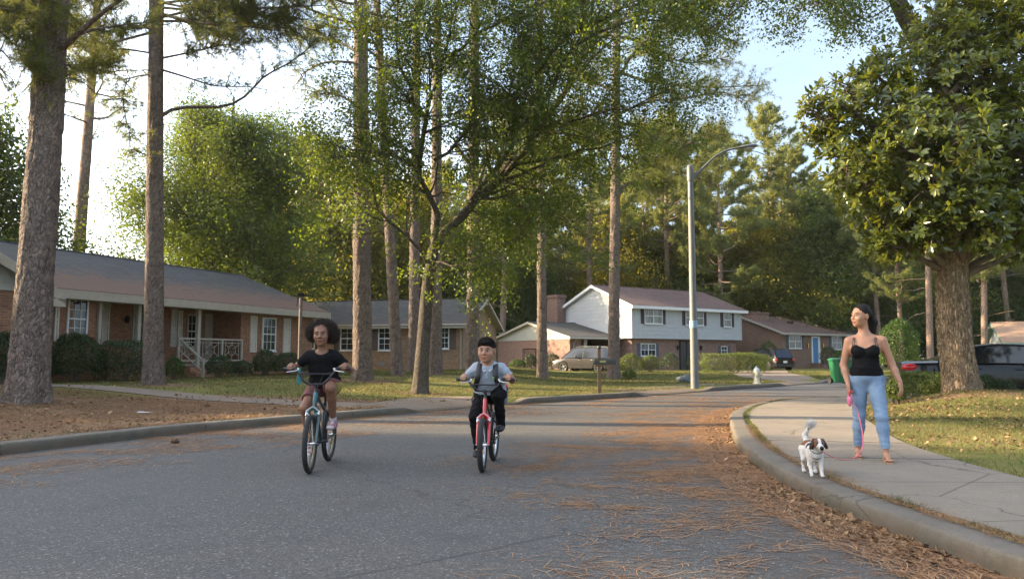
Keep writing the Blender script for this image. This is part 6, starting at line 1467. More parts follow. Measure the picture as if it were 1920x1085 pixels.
# ---- bicycles: forward is -y, origin on the ground half way between the wheels
def bicycle(name, label, loc, rz, Rw, wb, frame_m, fork_m, accent, hbz, hbw, rise, headz, rim_m, steer=0.0, fat=.028):
    t = thing(name, label, 'bicycle', loc, rz); fy, ry = -wb/2, wb/2
    def wheel(y, st):
        T = Matrix.Translation((0, y, Rw)) @ Matrix.Rotation(st, 4, 'Z') @ Matrix.Rotation(R(90), 4, 'Y')
        m = MB(); n = 44; k = 10; vs = []
        for i in range(n):
            a = 2*math.pi*i/n
            for j in range(k): b2 = 2*math.pi*j/k; r = Rw-fat*.92+fat*.92*math.cos(b2)+(.0025*(i % 2) if abs(b2) < 1 or b2 > 5.2 else 0); vs.append((r*math.cos(a), r*math.sin(a), fat*math.sin(b2)))
        m.add(vs, [(i*k+j, ((i+1) % n)*k+j, ((i+1) % n)*k+(j+1) % k, i*k+(j+1) % k) for i in range(n) for j in range(k)], 0, T, True); w = m.build('wheel', M_RUBBER, t)
        m = MB(); r = Rw-fat*1.85; m.lathe([(r+.006, -.012), (r-.014, -.010), (r-.014, .010), (r+.006, .012)], 40, 0, T, cap=False); m.build('rim', rim_m, w)
        m = MB(); rs = Rw-fat*1.85-.012
        for i in range(28):
            a = 2*math.pi*i/28; a2 = a+(.45 if i % 2 else -.45); z = .026 if i % 4 < 2 else -.026; m.tube([T @ Vector((rs*math.cos(a), rs*math.sin(a), 0)), T @ Vector((.018*math.cos(a2), .018*math.sin(a2), z))], .0013, 4, cap=False)
        m.build('spokes', M_CHROME, w)
        m = MB(); m.lathe([(.008, -.055), (.02, -.05), (.02, -.035), (.012, -.03), (.012, .03), (.02, .035), (.02, .05), (.008, .055)], 12, 0, T); m.tube([T @ Vector((0, 0, -.075)), T @ Vector((0, 0, .075))], .006, 6); m.build('hub', M_CHROME, w)
        m = MB()
        for a in (.8, 3.9): m.box(rs*.55-.02, rs*.55+.02, -.012, .012, -.006, .006, 0, T @ Matrix.Rotation(a, 4, 'Z'))
        m.build('reflector', mat('amber', (.6, .25, .02), .3), w)
    wheel(ry, 0)
    ca, sa = math.cos(steer), math.sin(steer)
    hb0 = Vector((0, fy+.20, headz-.14)); hb1 = Vector((0, fy+.255, headz))                                # head tube
    def st(p, about=hb0): p = Vector(p); x, y = p.x, p.y-about.y; return Vector((x*ca-y*sa, about.y+x*sa+y*ca, p.z))
    fyw = st((0, fy, Rw))
    wheel_y = fy; T0 = len(bpy.data.objects)
    before = set(t.children); wheel(fy, 0)
    for o in set(t.children)-before:
        M = Matrix.Translation((0, hb0.y, 0)) @ Matrix.Rotation(steer, 4, 'Z') @ Matrix.Translation((0, -hb0.y, 0)); o.matrix_local = M
    m = MB(); m.tube([st((0, fy+.245, headz-.01)), st((0, fy+.17, headz-.18))], .018, 10)
    for q in (-1, 1): m.tube([st((0, fy+.175, headz-.17)), st((q*.035, fy+.165, headz-.185)), st((q*.06, fy+.14, headz-.22)), st((q*.062, fy+.02, Rw+.03)), st((q*.058, fy, Rw))], [.02, .021, .019, .014, .011], 10)
    m.build('fork', fork_m, t)
    bb = Vector((0, .04, .9*Rw)); stp = Vector((0, .23, headz-.17)); m = MB()
    m.tube([hb0, hb1], .023, 12); m.tube([hb0+Vector((0, 0, .02)), Vector((0, -.12, headz-.30)), bb], .022, 10); m.tube([hb1-Vector((0, 0, .03)), stp-Vector((0, .02, .06))], .018, 10); m.tube([bb, stp], .017, 10)
    for q in (-1, 1): m.tube([bb+Vector((q*.03, .02, 0)), Vector((q*.05, ry*.6, Rw*.97)), Vector((q*.062, ry, Rw))], .011, 8); m.tube([stp-Vector((0, 0, .05)), Vector((q*.045, stp.y+.08, stp.z-.14)), Vector((q*.062, ry, Rw))], .010, 8)
    m.tube([bb-Vector((.045, 0, 0)), bb+Vector((.045, 0, 0))], .024, 12); fr = m.build('frame', frame_m, t)
    m = MB(); d = (hb1-hb0).normalized(); m.tube([hb0+d*.02, hb1-d*.02], .0245, 12); m.tube([Vector((0, -.115, headz-.30))*.8+hb0*.2, Vector((0, -.115, headz-.30))*.2+hb0*.8], .0232, 8); m.build('decal', accent, fr)
    m = MB(); m.tube([hb1, st(hb1+Vector((0, .012, .06)))], .017, 10); c = st((0, hb1.y-.03, headz+.075)); m.tube([st(hb1+Vector((0, .012, .06))), c], .022, 10); m.build('stem', M_BLACK, t)
    m = MB(); w = hbw/2; P = []
    for x, y, z in ((-w, .07, hbz), (-w+.13, .045, hbz+.005), (-w*.62, .02, hbz-.01), (-.13, -.01, headz+.12), (-.075, 0, headz+.078), (.075, 0, headz+.078), (.13, -.01, headz+.12), (w*.62, .02, hbz-.01), (w-.13, .045, hbz+.005), (w, .07, hbz)): P.append(st((x, c.y+y, z)))
    Q = [P[0]]
    for i in range(1, len(P)-1): Q += [P[i]*.7+P[i-1]*.3 if (P[i]-P[i-1]).length > .05 else P[i], P[i]*.98+(P[i-1]+P[i+1])*.01, P[i]*.7+P[i+1]*.3 if (P[i+1]-P[i]).length > .05 else P[i]]
    Q.append(P[-1]); m.tube(Q, .0115, 10); zc = hbz-.055; m.tube([st((-w*.55, c.y+.015, zc)), st((w*.55, c.y+.015, zc))], .008, 8); hb = m.build('handlebar', M_BLACK, t)
    for q in (-1, 1):
        m = MB(); a, b2 = st((q*(w-.125), c.y+.048, hbz+.004)), st((q*(w+.005), c.y+.071, hbz)); m.tube([a, b2], .017, 12); m.tube([b2, b2+(b2-a).normalized()*.008], .021, 12); m.build('grip', M_BLACK, hb)
        m = MB(); m.tube([st((q*(w-.15), c.y+.045, hbz-.01)), st((q*(w-.14), c.y-.01, hbz-.02)), st((q*(w-.04), c.y-.02, hbz-.035))], [.009, .006, .005], 6); m.box(*[0]*0 or (-.012, .012, -.012, .012, -.012, .012), 0, Matrix.Translation(st((q*(w-.155), c.y+.04, hbz)))); m.build('brake_lever', M_CHROME, hb)
    m = MB()
    for q in (-1, 1): m.tube([st((q*(w-.15), c.y, hbz-.02)), st((q*.1, c.y-.10, hbz-.06)), st((q*.03, c.y-.09, headz+.02)), st((q*.02, c.y-.03, headz-.15))], .0025, 5)
    m.build('brake_cable', M_BLACK, t)
    m = MB()
    for q in (-1, 1): m.tube([st((q*.068, fy+.12, headz-.20)), st((q*.072, fy+.10, headz-.25)), st((q*.05, fy+.11, headz-.22))], .009, 6); m.box(-.008, .008, -.03, .03, -.01, .01, 0, Matrix.Translation(st((q*.04, fy+.10, headz-.235))))
    m.tube([st((-.07, fy+.10, headz-.20)), st((0, fy+.09, headz-.15)), st((.07, fy+.10, headz-.20))], .004, 5); m.build('brake', M_CHROME, t)
    sz = headz-.03
    m = MB(); m.tube([stp-Vector((0, 0, .1)), Vector((0, .245, sz-.03))], .0135, 10); m.tube([stp-Vector((0, 0, .01)), stp+Vector((0, 0, .02))], .021, 10); m.build('seat_post', M_BLACK, t)
    m = MB(); vs = []; k = 12
    for i in range(9):
        u = i/8; y = .10+u*.27; ww = .022+.075*smooth(np.array(u), .25, .9).item(); zz = sz-.01+.012*(2*u-1)**2
        for j in range(k): a = 2*math.pi*j/k; vs.append((ww*math.cos(a), y, zz+(.03 if math.sin(a) > 0 else .035)*math.sin(a)*(1 if .05 < u < .97 else .4)))
    m.add(vs, [(i*k+j, i*k+(j+1) % k, (i+1)*k+(j+1) % k, (i+1)*k+j) for i in range(8) for j in range(k)], 0, None, True); m.add(vs[:k], [tuple(range(k))]); m.add(vs[-k:], [tuple(range(k-1, -1, -1))]); m.build('seat', M_BLACK, t)
    ang = R(8); cr = .15; pa = bb+Vector((.075, -math.sin(ang)*cr, math.cos(ang)*cr)); pb = bb-Vector((.075, -math.sin(ang)*cr, math.cos(ang)*cr))
    m = MB(); m.tube([bb+Vector((.06, 0, 0)), pa], .011, 8); m.tube([bb-Vector((.06, 0, 0)), pb], .011, 8); m.tube([bb-Vector((.08, 0, 0)), bb+Vector((.08, 0, 0))], .014, 8); T = Matrix.Translation(bb-Vector((.05, 0, 0))) @ Matrix.Rotation(R(90), 4, 'Y'); m.lathe([(.085, -.003), (.09, 0), (.085, .003), (.07, .003), (.07, -.003), (.085, -.003)], 30, 0, T, cap=False); m.build('crank', M_BLACK, t)
    for pp, q in ((pa, 1), (pb, -1)): m = MB(); m.box(.0 if q > 0 else -.10, .10 if q > 0 else 0, -.04, .04, -.013, .013, 0, Matrix.Translation(pp)); o = m.build('pedal', M_BLACK, t, .004)
    m = MB(); m.tube([bb-Vector((.055, .02, -.085)), Vector((-.055, ry, Rw+.035))], .006, 5); m.tube([bb-Vector((.055, .02, .085)), Vector((-.055, ry, Rw-.035))], .006, 5); m.build('chain', M_BLACK, t)
    return t, dict(grips=[st((-(w-.06), c.y+.06, hbz)), st((w-.06, c.y+.06, hbz))], pa=pa, pb=pb, sz=sz)

def shoe(f, ankle, d, L=.23, k=.02, r=.04):
    """foot from the ankle forward along d, sole flat"""
    a = np.array(ankle, float); d = unit(d); up = np.array([0, 0, 1.]) if abs(d[2]) < .9 else np.array([0, -1., 0]); up = unit(up-d*np.dot(up, d))
    h = a-up*.055-d*.045; f.cap(h, h+d*.05, r*.95, r, k, flat=(up, .85)); f.cap(h+d*.05, h+d*(L-.09), r, r*1.05, k, flat=(up, .72)); f.cap(h+d*(L-.10), h+d*(L-.06), r*1.05, r*.9, k, flat=(up, .62)); f.cap(a+up*.02, a-up*.03+d*.01, r*.85, r*.95, k)

VX = .005
def wrinkle(amp, *ks):
    def fn(X, Y, Z):
        a = 0
        for i, (kx, ky, kz) in enumerate(ks): a = a + np.sin(X*kx+Y*ky+Z*kz+i*1.7+1.2*np.sin(Z*kz*.37+X*kx*.6))
        return a*amp
    return fn
def skin(n, c): return mat(n, c, .5, var=.06, ns=25, sss=.12, spec=.4)
def girl():
    bike, B = bicycle('bicycle', 'larger dark bicycle with teal decals and black handlebars, ridden by the girl', (-2.15, 8.46, 0), 0.02, .305, .95, mat('dark_frame_paint', (.015, .02, .024), .3, coat=.5), mat('teal_grey_paint', (.05, .085, .085), .3, .3, coat=.5), mat('teal_paint', (.01, .22, .27), .5), 1.085, .70, 0, .84, mat('dark_rim', (.16, .15, .10), .35, .8), .05)
    t = thing('person', 'girl with a big curly afro riding in a black T-shirt and maroon shorts', 'girl', (-2.15, 8.46, 0), .02)
    sk = skin('deep_brown_skin', (.22, .105, .062)); lo, hi = (-.46, -.40, .05), (.46, .42, 1.68)
    f = Field(lo, hi, VX)
    hc, s, Rm = (0, -.03, 1.47), 1.17, frame_of(.08, R(4), R(-2))
    def torso(f, e, low=True):
        f.cap((-.07, .19, .90), (.07, .19, .90), .115+e, None, .03, flat=((0, 1, 0), .82)); f.cap((0, .19, .93), (0, .10, 1.08), .108+e, .112+e, .06, flat=((1, 0, 0), 1.22)); f.cap((0, .10, 1.08), (0, .04, 1.20), .112+e, .095+e, .05, flat=((1, 0, 0), 1.3)); f.cap((-.125, .035, 1.225), (.125, .035, 1.225), .05+e, None, .06)
    torso(f, 0)
    f.cap((0, .03, 1.25), (0, -.01, 1.38), .050, .048, .03); head_field(f, hc, s, Rm)
    sh, el, wr = [(q*.155, .035, 1.222) for q in (-1, 1)], [(-.315, .05, 1.085), (.31, .06, 1.07)], []
    for i, q in enumerate((-1, 1)):
        g = np.array(B['grips'][i]); w = g+np.array([q*-.0, .062, .045]); wr.append(w)
        f.cap(sh[i], el[i], .046, .034, .03); f.cap(el[i], np.array(el[i])*.6+w*.4, .036, .036, .015); f.cap(np.array(el[i])*.6+w*.4, w, .035, .023, .02); hand_field(f, w, (0, -1, -.30), (0, -.3, 1), .15, 1.0, side=q, grip=True)
    legs = [((.085, .19, .885), (.150, -.175, .880), (.130, .075, .50)), ((-.085, .19, .885), (-.140, -.13, .655), (-.125, .10, .225))]
    for h, kn, an in legs:
        h, kn, an = map(np.array, (h, kn, an)); f.cap(h, kn, .083, .056, .04); f.cap(kn, kn+(an-kn)*.3+[0, .012, 0], .053, .054, .02); f.cap(kn+(an-kn)*.3+[0, .012, 0], an, .052, .033, .02); f.ell(kn+[0, -.012, 0], (.046, .045, .05), .02)
        f.cap(an, an+[0, -.05, -.045], .028, .018, .02)
    f.mesh('body', [sk, M_EYEW, M_IRIS, mat('brown_lips', (.20, .07, .05), .4), M_HAIR], t, head_region(hc, s, Rm))
    f = Field((-.30, -.12, .80), (.30, .42, 1.34), VX); torso(f, .011)
    for i in (0, 1): a, b2 = np.array(sh[i]), np.array(el[i]); m = a+(b2-a)*.62; f.cap(a, b2, .060, .050, .03, plane=(m, b2-a))
    f.cap((0, .17, .80), (0, .14, .96), .135, .122, .04, flat=((1, 0, 0), 1.18)); f.ell((0, -.01, 1.31), (.085, .09, .075), .012, op='sub'); f.cut((0, 0, .845), (0, .25, -1)); f.ripple(wrinkle(.0016, (30, 20, 45), (-45, 10, 30), (20, 30, -60)))
    f.mesh('shirt', mat('black_cotton', (.008, .008, .009), .9, bump=.2, spec=.15), t)
    f = Field((-.30, -.20, .70), (.30, .40, 1.02), VX); f.cap((-.07, .19, .89), (.07, .19, .89), .128, None, .03, flat=((0, 1, 0), .85)); f.cap((0, .19, .9), (0, .18, .97), .122, None, .03, flat=((1, 0, 0), 1.15))
    for h, kn, an in legs: h, kn = np.array(h), np.array(kn); m = h+(kn-h)*.66; f.cap(h, kn, .100, .088, .035, plane=(m, kn-h))
    f.cut((0, 0, .99), (0, 0, 1)); f.ripple(wrinkle(.002, (40, 25, 20), (-30, 40, 10)))
    f.mesh('shorts', [mat('maroon_cotton', (.13, .045, .042), .85, bump=.2), mat('yellow_panel', (.30, .22, .05), .8)], t, lambda P: ((P[:, 0] > .175) & (P[:, 2] < .93)).astype(int))
    for h, kn, an in legs:
        f = Field(np.array(an)-[.09, .22, .13], np.array(an)+[.09, .12, .14], .004); shoe(f, an, (0, -1, -.08 if an[0] > 0 else -.25), .245, r=.046); an = np.array(an)
        f.mesh('shoe', [mat('pink_shoe', (.30, .13, .17), .6), mat('pale_sole', (.50, .46, .42), .6)], t, lambda P, z0=an[2]: ((P[:, 2] < z0-.085-(.25*(an[1]-.05-P[:, 1]) if z0 < .3 else .08*(an[1]-.05-P[:, 1]))) | ((np.abs(P[:, 0]-an[0]) < .017) & (P[:, 1] < an[1]-.035) & (P[:, 1] > an[1]-.115)) | (P[:, 1] < an[1]-.145)).astype(int))
        m = MB(); kn = np.array(kn); d = unit(kn-an); m.tube([an-d*.01, an+d*.03, an+d*.055], [.041, .039, .0385], 16); m.build('sock', mat('white_sock', (.55, .53, .52), .9), t)
    g = np.random.default_rng(9); h0 = np.array(hc)
    f = Field(h0-[.26, .2, .26], h0+[.26, .3, .24], .006)
    for i in range(46):
        a = g.uniform(0, 6.28); z = g.uniform(-.55, 1); r = math.sqrt(max(0, 1-z*z)); d = np.array([r*math.cos(a), r*math.sin(a), z])
        if d[1] < -.25 and z < .55: continue
        c = h0+np.array([0, .06, .012])+d*np.array([.115, .095, .080]); f.ell(c, g.uniform(.042, .062), .02)
    f.ell(h0+[0, .05, .05], (.115, .125, .10), .03); f.ell(Rm@np.array([0, -.11, -.01])+h0, (.072, .07, .092), .01, op='sub')
    f.ripple(lambda X, Y, Z: .005*np.sin(X*130+3*np.sin(Z*60))*np.sin(Y*120+2*np.sin(X*70))*np.sin(Z*125))
    hr = f.mesh('hair', M_CURL, t)
    V = np.empty(len(hr.data.vertices)*3, np.float32); hr.data.vertices.foreach_get('co', V); V = V.reshape(-1, 3); idx = g.choice(len(V), 15000); P = V[idx]; keep = ~((P[:, 1] < h0[1]-.04) & (P[:, 2] < h0[2]+.085) & (np.abs(P[:, 0]-h0[0]) < .085)); P = P[keep]; n = len(P)
    D = P-(h0+[0, .05, .02]); D /= np.linalg.norm(D, axis=1)[:, None]; T = D+g.normal(0, .8, (n, 3)); T /= np.linalg.norm(T, axis=1)[:, None]; U = np.cross(T, g.normal(size=(n, 3))); U /= np.linalg.norm(U, axis=1)[:, None]; l = g.uniform(.012, .042, n)[:, None]; C2 = g.normal(0, .6, (n, 3))*l*.5
    Q = np.stack([P-U*.0016, P+U*.0016, P+T*l*.5+C2+U*.0013, P+T*l*.5+C2-U*.0013], 1).reshape(-1, 3); Q2 = np.stack([P+T*l*.5+C2-U*.0013, P+T*l*.5+C2+U*.0013, P+T*l*.8+C2*-.6+U*.001, P+T*l*.8-C2*.6-U*.001], 1).reshape(-1, 3)
    npmesh('curls', np.vstack([Q, Q2]), np.arange(8*n).reshape(-1, 4), M_CURL, hr)
girl()
def boy():
    loc, rz = (-.27, 8.5, 0), -.12
    bike, B = bicycle('bicycle', 'smaller red bicycle with chrome handlebar, ridden by the boy', loc, rz, .285, .90, mat('dark_red_paint', (.02, .012, .012), .3, coat=.5), mat('red_paint', (.50, .012, .018), .28, coat=.8), mat('red_paint', (.50, .012, .018), .28, coat=.8), .965, .62, 0, .765, mat('chrome_rim', (.5, .5, .5), .25, 1), .05, .030)
    t = thing('person', 'boy with short black hair riding in a pale grey polo shirt and black trousers', 'boy', loc, rz)
    sk = skin('tan_skin', (.34, .175, .105)); f = Field((-.42, -.42, .05), (.42, .42, 1.48), VX)
    hc, s, Rm = (-.015, -.045, 1.285), 1.20, frame_of(-.05, R(3), R(2))
    def torso(f, e):
        f.cap((-.07, .19, .81), (.07, .19, .81), .112+e, None, .03, flat=((0, 1, 0), .85)); f.cap((0, .18, .84), (0, .09, .96), .118+e, .115+e, .06, flat=((1, 0, 0), 1.2)); f.cap((0, .09, .96), (0, .03, 1.06), .115+e, .095+e, .05, flat=((1, 0, 0), 1.28)); f.cap((-.115, .03, 1.085), (.115, .03, 1.085), .052+e, None, .06)
    torso(f, 0); f.cap((0, .02, 1.10), (-.01, -.02, 1.20), .052, .050, .03); head_field(f, hc, s, Rm, female=False)
    f.ell((-.055, -.095, 1.235), (.03, .03, .03), .03); f.ell((.03, -.095, 1.235), (.03, .03, .03), .03)
    sh, el = [(q*.145, .03, 1.085) for q in (-1, 1)], [(-.275, .035, .965), (.27, .045, .955)]
    for i, q in enumerate((-1, 1)):
        g = np.array(B['grips'][i]); w = g+np.array([0, .062, .045]); f.cap(sh[i], el[i], .047, .037, .03); f.cap(el[i], w, .039, .025, .02); hand_field(f, w, (0, -1, -.30), (0, -.3, 1), .15, 1.0, side=q, grip=True)
    legs = [((.08, .19, .80), (.135, -.155, .80), (.135, .075, .475)), ((-.08, .19, .80), (-.13, -.10, .56), (-.130, .10, .205))]
    for h, kn, an in legs: h, kn, an = map(np.array, (h, kn, an)); f.cap(h, kn, .08, .055, .04); f.cap(kn, an, .052, .032, .02); f.cap(an, an+[0, -.05, -.045], .028, .018, .02)
    f.mesh('body', [sk, M_EYEW, M_IRIS, mat('rose_lips', (.33, .12, .09), .4), M_HAIR], t, head_region(hc, s, Rm))
    f = Field((-.30, -.14, .74), (.30, .40, 1.18), VX); torso(f, .012)
    for i in (0, 1): a, b2 = np.array(sh[i]), np.array(el[i]); m = a+(b2-a)*.70; f.cap(a, b2, .063, .056, .03, plane=(m, b2-a))
    f.cap((0, .16, .78), (0, .12, .92), .145, .128, .04, flat=((1, 0, 0), 1.15)); f.ell((-.003, -.03, 1.16), (.062, .085, .055), .01, op='sub'); f.cut((0, 0, .775), (0, .3, -1)); f.ripple(wrinkle(.0022, (30, 20, 45), (-45, 10, 30), (20, 30, -60)))
    shirt = f.mesh('shirt', mat('pale_grey_jersey', (.30, .335, .385), .8, var=.1, ns=60), t)
    m = MB()
    for q in (-1, 1): m.add([(q*.008, -.088, 1.06), (q*.075, -.035, 1.135), (q*.088, -.045, 1.105), (q*.035, -.098, 1.045), ], [(0,1,2,3)]); m.add([(q*.075, -.035, 1.135), (q*.07, .05, 1.15), (q*.085, .055, 1.12), (q*.088, -.045, 1.105)], [(0,1,2,3)])
    c = m.build('collar', mat('pale_grey_jersey', (.30, .335, .385), .8, var=.1, ns=60), shirt); so = c.modifiers.new('s', 'SOLIDIFY'); so.thickness = .006
    m = MB(); m.box(-.006, .006, -.106, -.098, .98, 1.05)
    for z in (.99, 1.02): m.ell((0, -.109, z), (.005, .003, .005))
    m.build('placket', mat('grey_buttons', (.3, .33, .38), .6), shirt)
    m = MB()
    for k, (x, z) in enumerate([(.065, .985), (.078, .99), (.07, .972), (.084, .974), (.074, .962)]): m.ell((x, -.1, z), (.007, .012, .005))
    m.build('chest_print', mat('lime_print', (.25, .45, .16), .7), shirt)
    f = Field((-.32, -.26, .12), (.32, .40, .93), VX); f.cap((-.07, .19, .80), (.07, .19, .80), .124, None, .03, flat=((0, 1, 0), .87)); f.cap((0, .19, .8), (0, .18, .88), .118, None, .03, flat=((1, 0, 0), 1.12))
    for h, kn, an in legs: h, kn, an = map(np.array, (h, kn, an)); f.cap(h, kn, .094, .070, .035); f.cap(kn, an+(an-kn)*.12, .068, .050, .03, plane=(an+(an-kn)*.09, an-kn))
    f.cut((0, 0, .90), (0, 0, 1)); f.ripple(wrinkle(.0028, (40, 25, 30), (-30, 40, 45), (10, 20, 80)))
    f.mesh('trousers', mat('black_twill', (.008, .008, .009), .9, bump=.2, spec=.15), t)
    for h, kn, an in legs:
        f = Field(np.array(an)-[.09, .22, .13], np.array(an)+[.09, .12, .10], .004); shoe(f, an, (0, -1, -.08 if an[0] > 0 else -.25), .235, r=.043); an = np.array(an)
        f.mesh('shoe', [mat('black_shoe', (.010, .012, .016), .6), mat('tan_sole', (.35, .20, .08), .6)], t, lambda P, a=an: (P[:, 2] < a[2]-.092-((.25 if a[2] < .3 else .08)*(a[1]-.05-P[:, 1]))).astype(int))
    h0 = np.array(hc); f = Field(h0-[.14, .16, .12], h0+[.14, .18, .17], .004)
    def T(p): return h0+Rm@(np.array(p)*s)
    f.ell(T((0, .018, .040)), np.array((.0805, .099, .081))*s, .01, Rm); f.ell(T((0, -.025, .080)), np.array((.062, .062, .038))*s, .02, Rm); f.ell(T((0, -.095, -.035)), np.array((.072, .080, .080))*s, .008, Rm, 'sub'); f.ell(T((0, .02, -.09)), np.array((.12, .12, .055))*s, .02, Rm, 'sub')
    for q in (-1, 1): f.ell(T((q*.085, .0, -.03)), np.array((.03, .045, .05))*s, .01, Rm, 'sub')
    f.ripple(lambda X, Y, Z: .0018*np.sin(X*300+4*np.sin(Z*90))*np.sin(Y*200)); hr = f.mesh('hair', M_HAIR, t)
    g = np.random.default_rng(12); V = np.empty(len(hr.data.vertices)*3, np.float32); hr.data.vertices.foreach_get('co', V); V = V.reshape(-1, 3); P = V[g.choice(len(V), 4200)]; P = P[P[:, 2] > h0[2]+.03]; n = len(P)
    D = (P-h0-[0, .02, -.02])+g.normal(0, .03, (n, 3))+[.01, -.03, .05]; D /= np.linalg.norm(D, axis=1)[:, None]; U = np.cross(D, g.normal(size=(n, 3))); U /= np.linalg.norm(U, axis=1)[:, None]; l = g.uniform(.008, .022, n)[:, None]
    npmesh('strands', np.stack([P-U*.0013, P+U*.0013, P+D*l], 1).reshape(-1, 3), np.arange(3*n).reshape(-1, 3), M_HAIR, hr)
    # rucksack
    bp = thing('backpack', 'dark school backpack with red side pocket and black shoulder straps on the boy', 'backpack', loc, rz)
    f = Field((-.22, .05, .62), (.30, .42, 1.14), .006); f.cap((-.02, .27, .78), (-.02, .22, 1.00), .115, .095, .03, flat=((1, 0, 0), 1.45)); f.cap((.02, .31, .76), (.02, .29, .86), .09, .075, .03, flat=((1, 0, 0), 1.5)); f.cap((.15, .20, .72), (.15, .20, .86), .05, .055, .03)
    f.mesh('pack', [mat('navy_nylon', (.018, .022, .035), .6, bump=.15), mat('grey_mesh', (.18, .19, .22), .7), mat('red_nylon', (.42, .03, .05), .6)], bp, lambda P: np.where((P[:, 0] > .12) & (P[:, 2] > .86), 2, np.where((P[:, 0] > .15) & (P[:, 2] < .83), 1, 0)))
    for q in (-1, 1):
        m = MB(); m.tube([(q*.085, .14, 1.10), (q*.088, .07, 1.162), (q*.09, -.0, 1.155), (q*.092, -.055, 1.115), (q*.095, -.098, 1.05), (q*.105, -.098, .97), (q*.13, -.06, .90), (q*.155, .04, .84), (q*.15, .15, .80)], [.03]*7+[.018, .014], 10, 0, flat=.22)
        m.build('strap', M_BLACK, bp)
    m = MB(); m.tube([(-.15, .12, .82), (-.19, .02, .74), (-.175, .0, .62), (-.16, .05, .52)], .008, 5); m.build('loose_strap', M_BLACK, bp)
boy()
WB = gp(1634, 859, .165); WRZ = -math.atan2(WB.x, WB.y)
def woman():
    t = thing('person', 'woman with a dark ponytail walking in a black camisole and light blue jeans', 'woman', (WB.x, WB.y, .165), WRZ); t.scale = (.94, 1, 1)
    sk = skin('warm_tan_skin', (.40, .205, .125)); f = Field((-.40, -.36, -.02), (.46, .34, 1.62), VX)
    hc, s, Rm = (-.048, -.02, 1.480), 1.06, frame_of(-.82, R(0), R(3))
    J = dict(sl=(-.180, .0, 1.215), sr=(.158, 0, 1.22), el=(-.245, .03, .965), er=(.240, .05, .975), wl=(-.205, -.07, .765), wr=(.315, -.01, .785))
    J = {k: np.array(v) for k, v in J.items()}; cx = -.018
    def torso(f, e):
        f.cap((cx-.06, .01, .86), (cx+.06, .01, .86), .112+e, None, .03, flat=((0, 1, 0), .95)); f.cap((cx, .0, .88), (cx, -.005, 1.00), .116+e, .106+e, .03, flat=((1, 0, 0), 1.14)); f.cap((cx, -.005, 1.0), (cx-.003, .0, 1.13), .104+e, .112+e, .03, flat=((1, 0, 0), 1.18)); f.ell((cx, -.045, .93), (.11+e, .085+e, .07+e), .03)
        for q in (-1, 1): f.ell((cx+q*.072, -.080, 1.110), (.070+e, .060+e, .066+e), .03)
    def top(f): f.cap((-.145, .01, 1.205), (.115, .01, 1.21), .055, None, .05); f.cap((cx, .0, 1.15), (cx, .0, 1.20), .10, .07, .05, flat=((1, 0, 0), 1.5)); f.cap((cx-.12, .02, 1.235), (cx, .02, 1.275), .035, .045, .04); f.cap((cx+.12, .02, 1.235), (cx, .02, 1.275), .035, .045, .04)
    torso(f, 0); top(f)
    f.cap((cx, .015, 1.24), (cx-.015, -.0, 1.40), .056, .052, .035); head_field(f, hc, s, Rm)
    for a, b2, c in (('sl', 'el', 'wl'), ('sr', 'er', 'wr')): f.cap(J[a], J[b2], .051, .040, .03); f.cap(J[b2], J[b2]*.65+J[c]*.35, .040, .039, .02); f.cap(J[b2]*.65+J[c]*.35, J[c], .038, .025, .02)
    hand_field(f, J['wl'], (.05, -.25, -1), (-.9, -.3, 0), .165, 1.15, side=1, grip=True); hand_field(f, J['wr'], (.12, -.12, -1), (.9, -.45, 0), .165, .32, side=-1)
    legs = [((-.095, .0, .80), (-.105, .045, .44), (-.135, .12, .095)), ((.070, .0, .80), (.115, -.10, .445), (.145, -.13, .095))]
    for h, kn, an in legs:
        h, kn, an = map(np.array, (h, kn, an)); f.cap(h, kn, .085, .058, .03); f.cap(kn, an, .052, .034, .02); d = np.array([0.02 if an[0] < 0 else .12, -1, -.08]); up = np.array([0, 0, 1.])
        hh = an-up*.05+[0, .03, 0]; f.cap(hh, hh+unit(d)*.07, .030, .030, .025); f.cap(hh+unit(d)*.06+up*.012, hh+unit(d)*.17, .028, .022, .03, flat=(up, .7))
        x = np.cross(unit(d), up)
        for i in range(5): o = (i-2)*.015; p = hh+unit(d)*.175+x*o-up*.006; f.cap(p, p+unit(d)*(.032-.004*abs(i-1)), .0095, .008, .005)
    f.mesh('body', [sk, M_EYEW, M_IRIS, mat('rose_lips_w', (.42, .14, .11), .35), M_HAIR], t, head_region(hc, s, Rm))
    f = Field((-.26, -.22, .80), (.24, .18, 1.27), .004); torso(f, .007); f.cap((cx, .0, .84), (cx, .0, .9), .130, .120, .03, flat=((1, 0, 0), 1.18)); f.cut((0, 0, 1.185), (0, -.1, 1)); f.ell((cx, -.15, 1.225), (.115, .12, .075), .01, op='sub'); f.ell((-.20, -.02, 1.19), (.055, .12, .08), .01, op='sub'); f.ell((.165, -.02, 1.19), (.055, .12, .08), .01, op='sub'); f.cut((0, 0, .852), (0, .0, -1)); f.ripple(wrinkle(.0010, (20, 20, 70), (-30, 10, 50), (5, 10, 110)))
    ca = f.mesh('camisole', mat('black_jersey', (.006, .006, .007), .85, bump=.15, spec=.15), t)
    for q in (-1, 1):
        for o in (0, .018):
            m = MB(); x = cx+q*(.105+o*.9); m.tube([(x+q*.012, -.118+o*.6, 1.155), (x, -.098, 1.195), (x-q*.004, -.055, 1.243), (x-q*.012, .0, 1.268), (x-q*.012, .05, 1.245), (x-q*.02, .09, 1.18)], .0045, 6); m.build('strap', M_BLACK, ca)
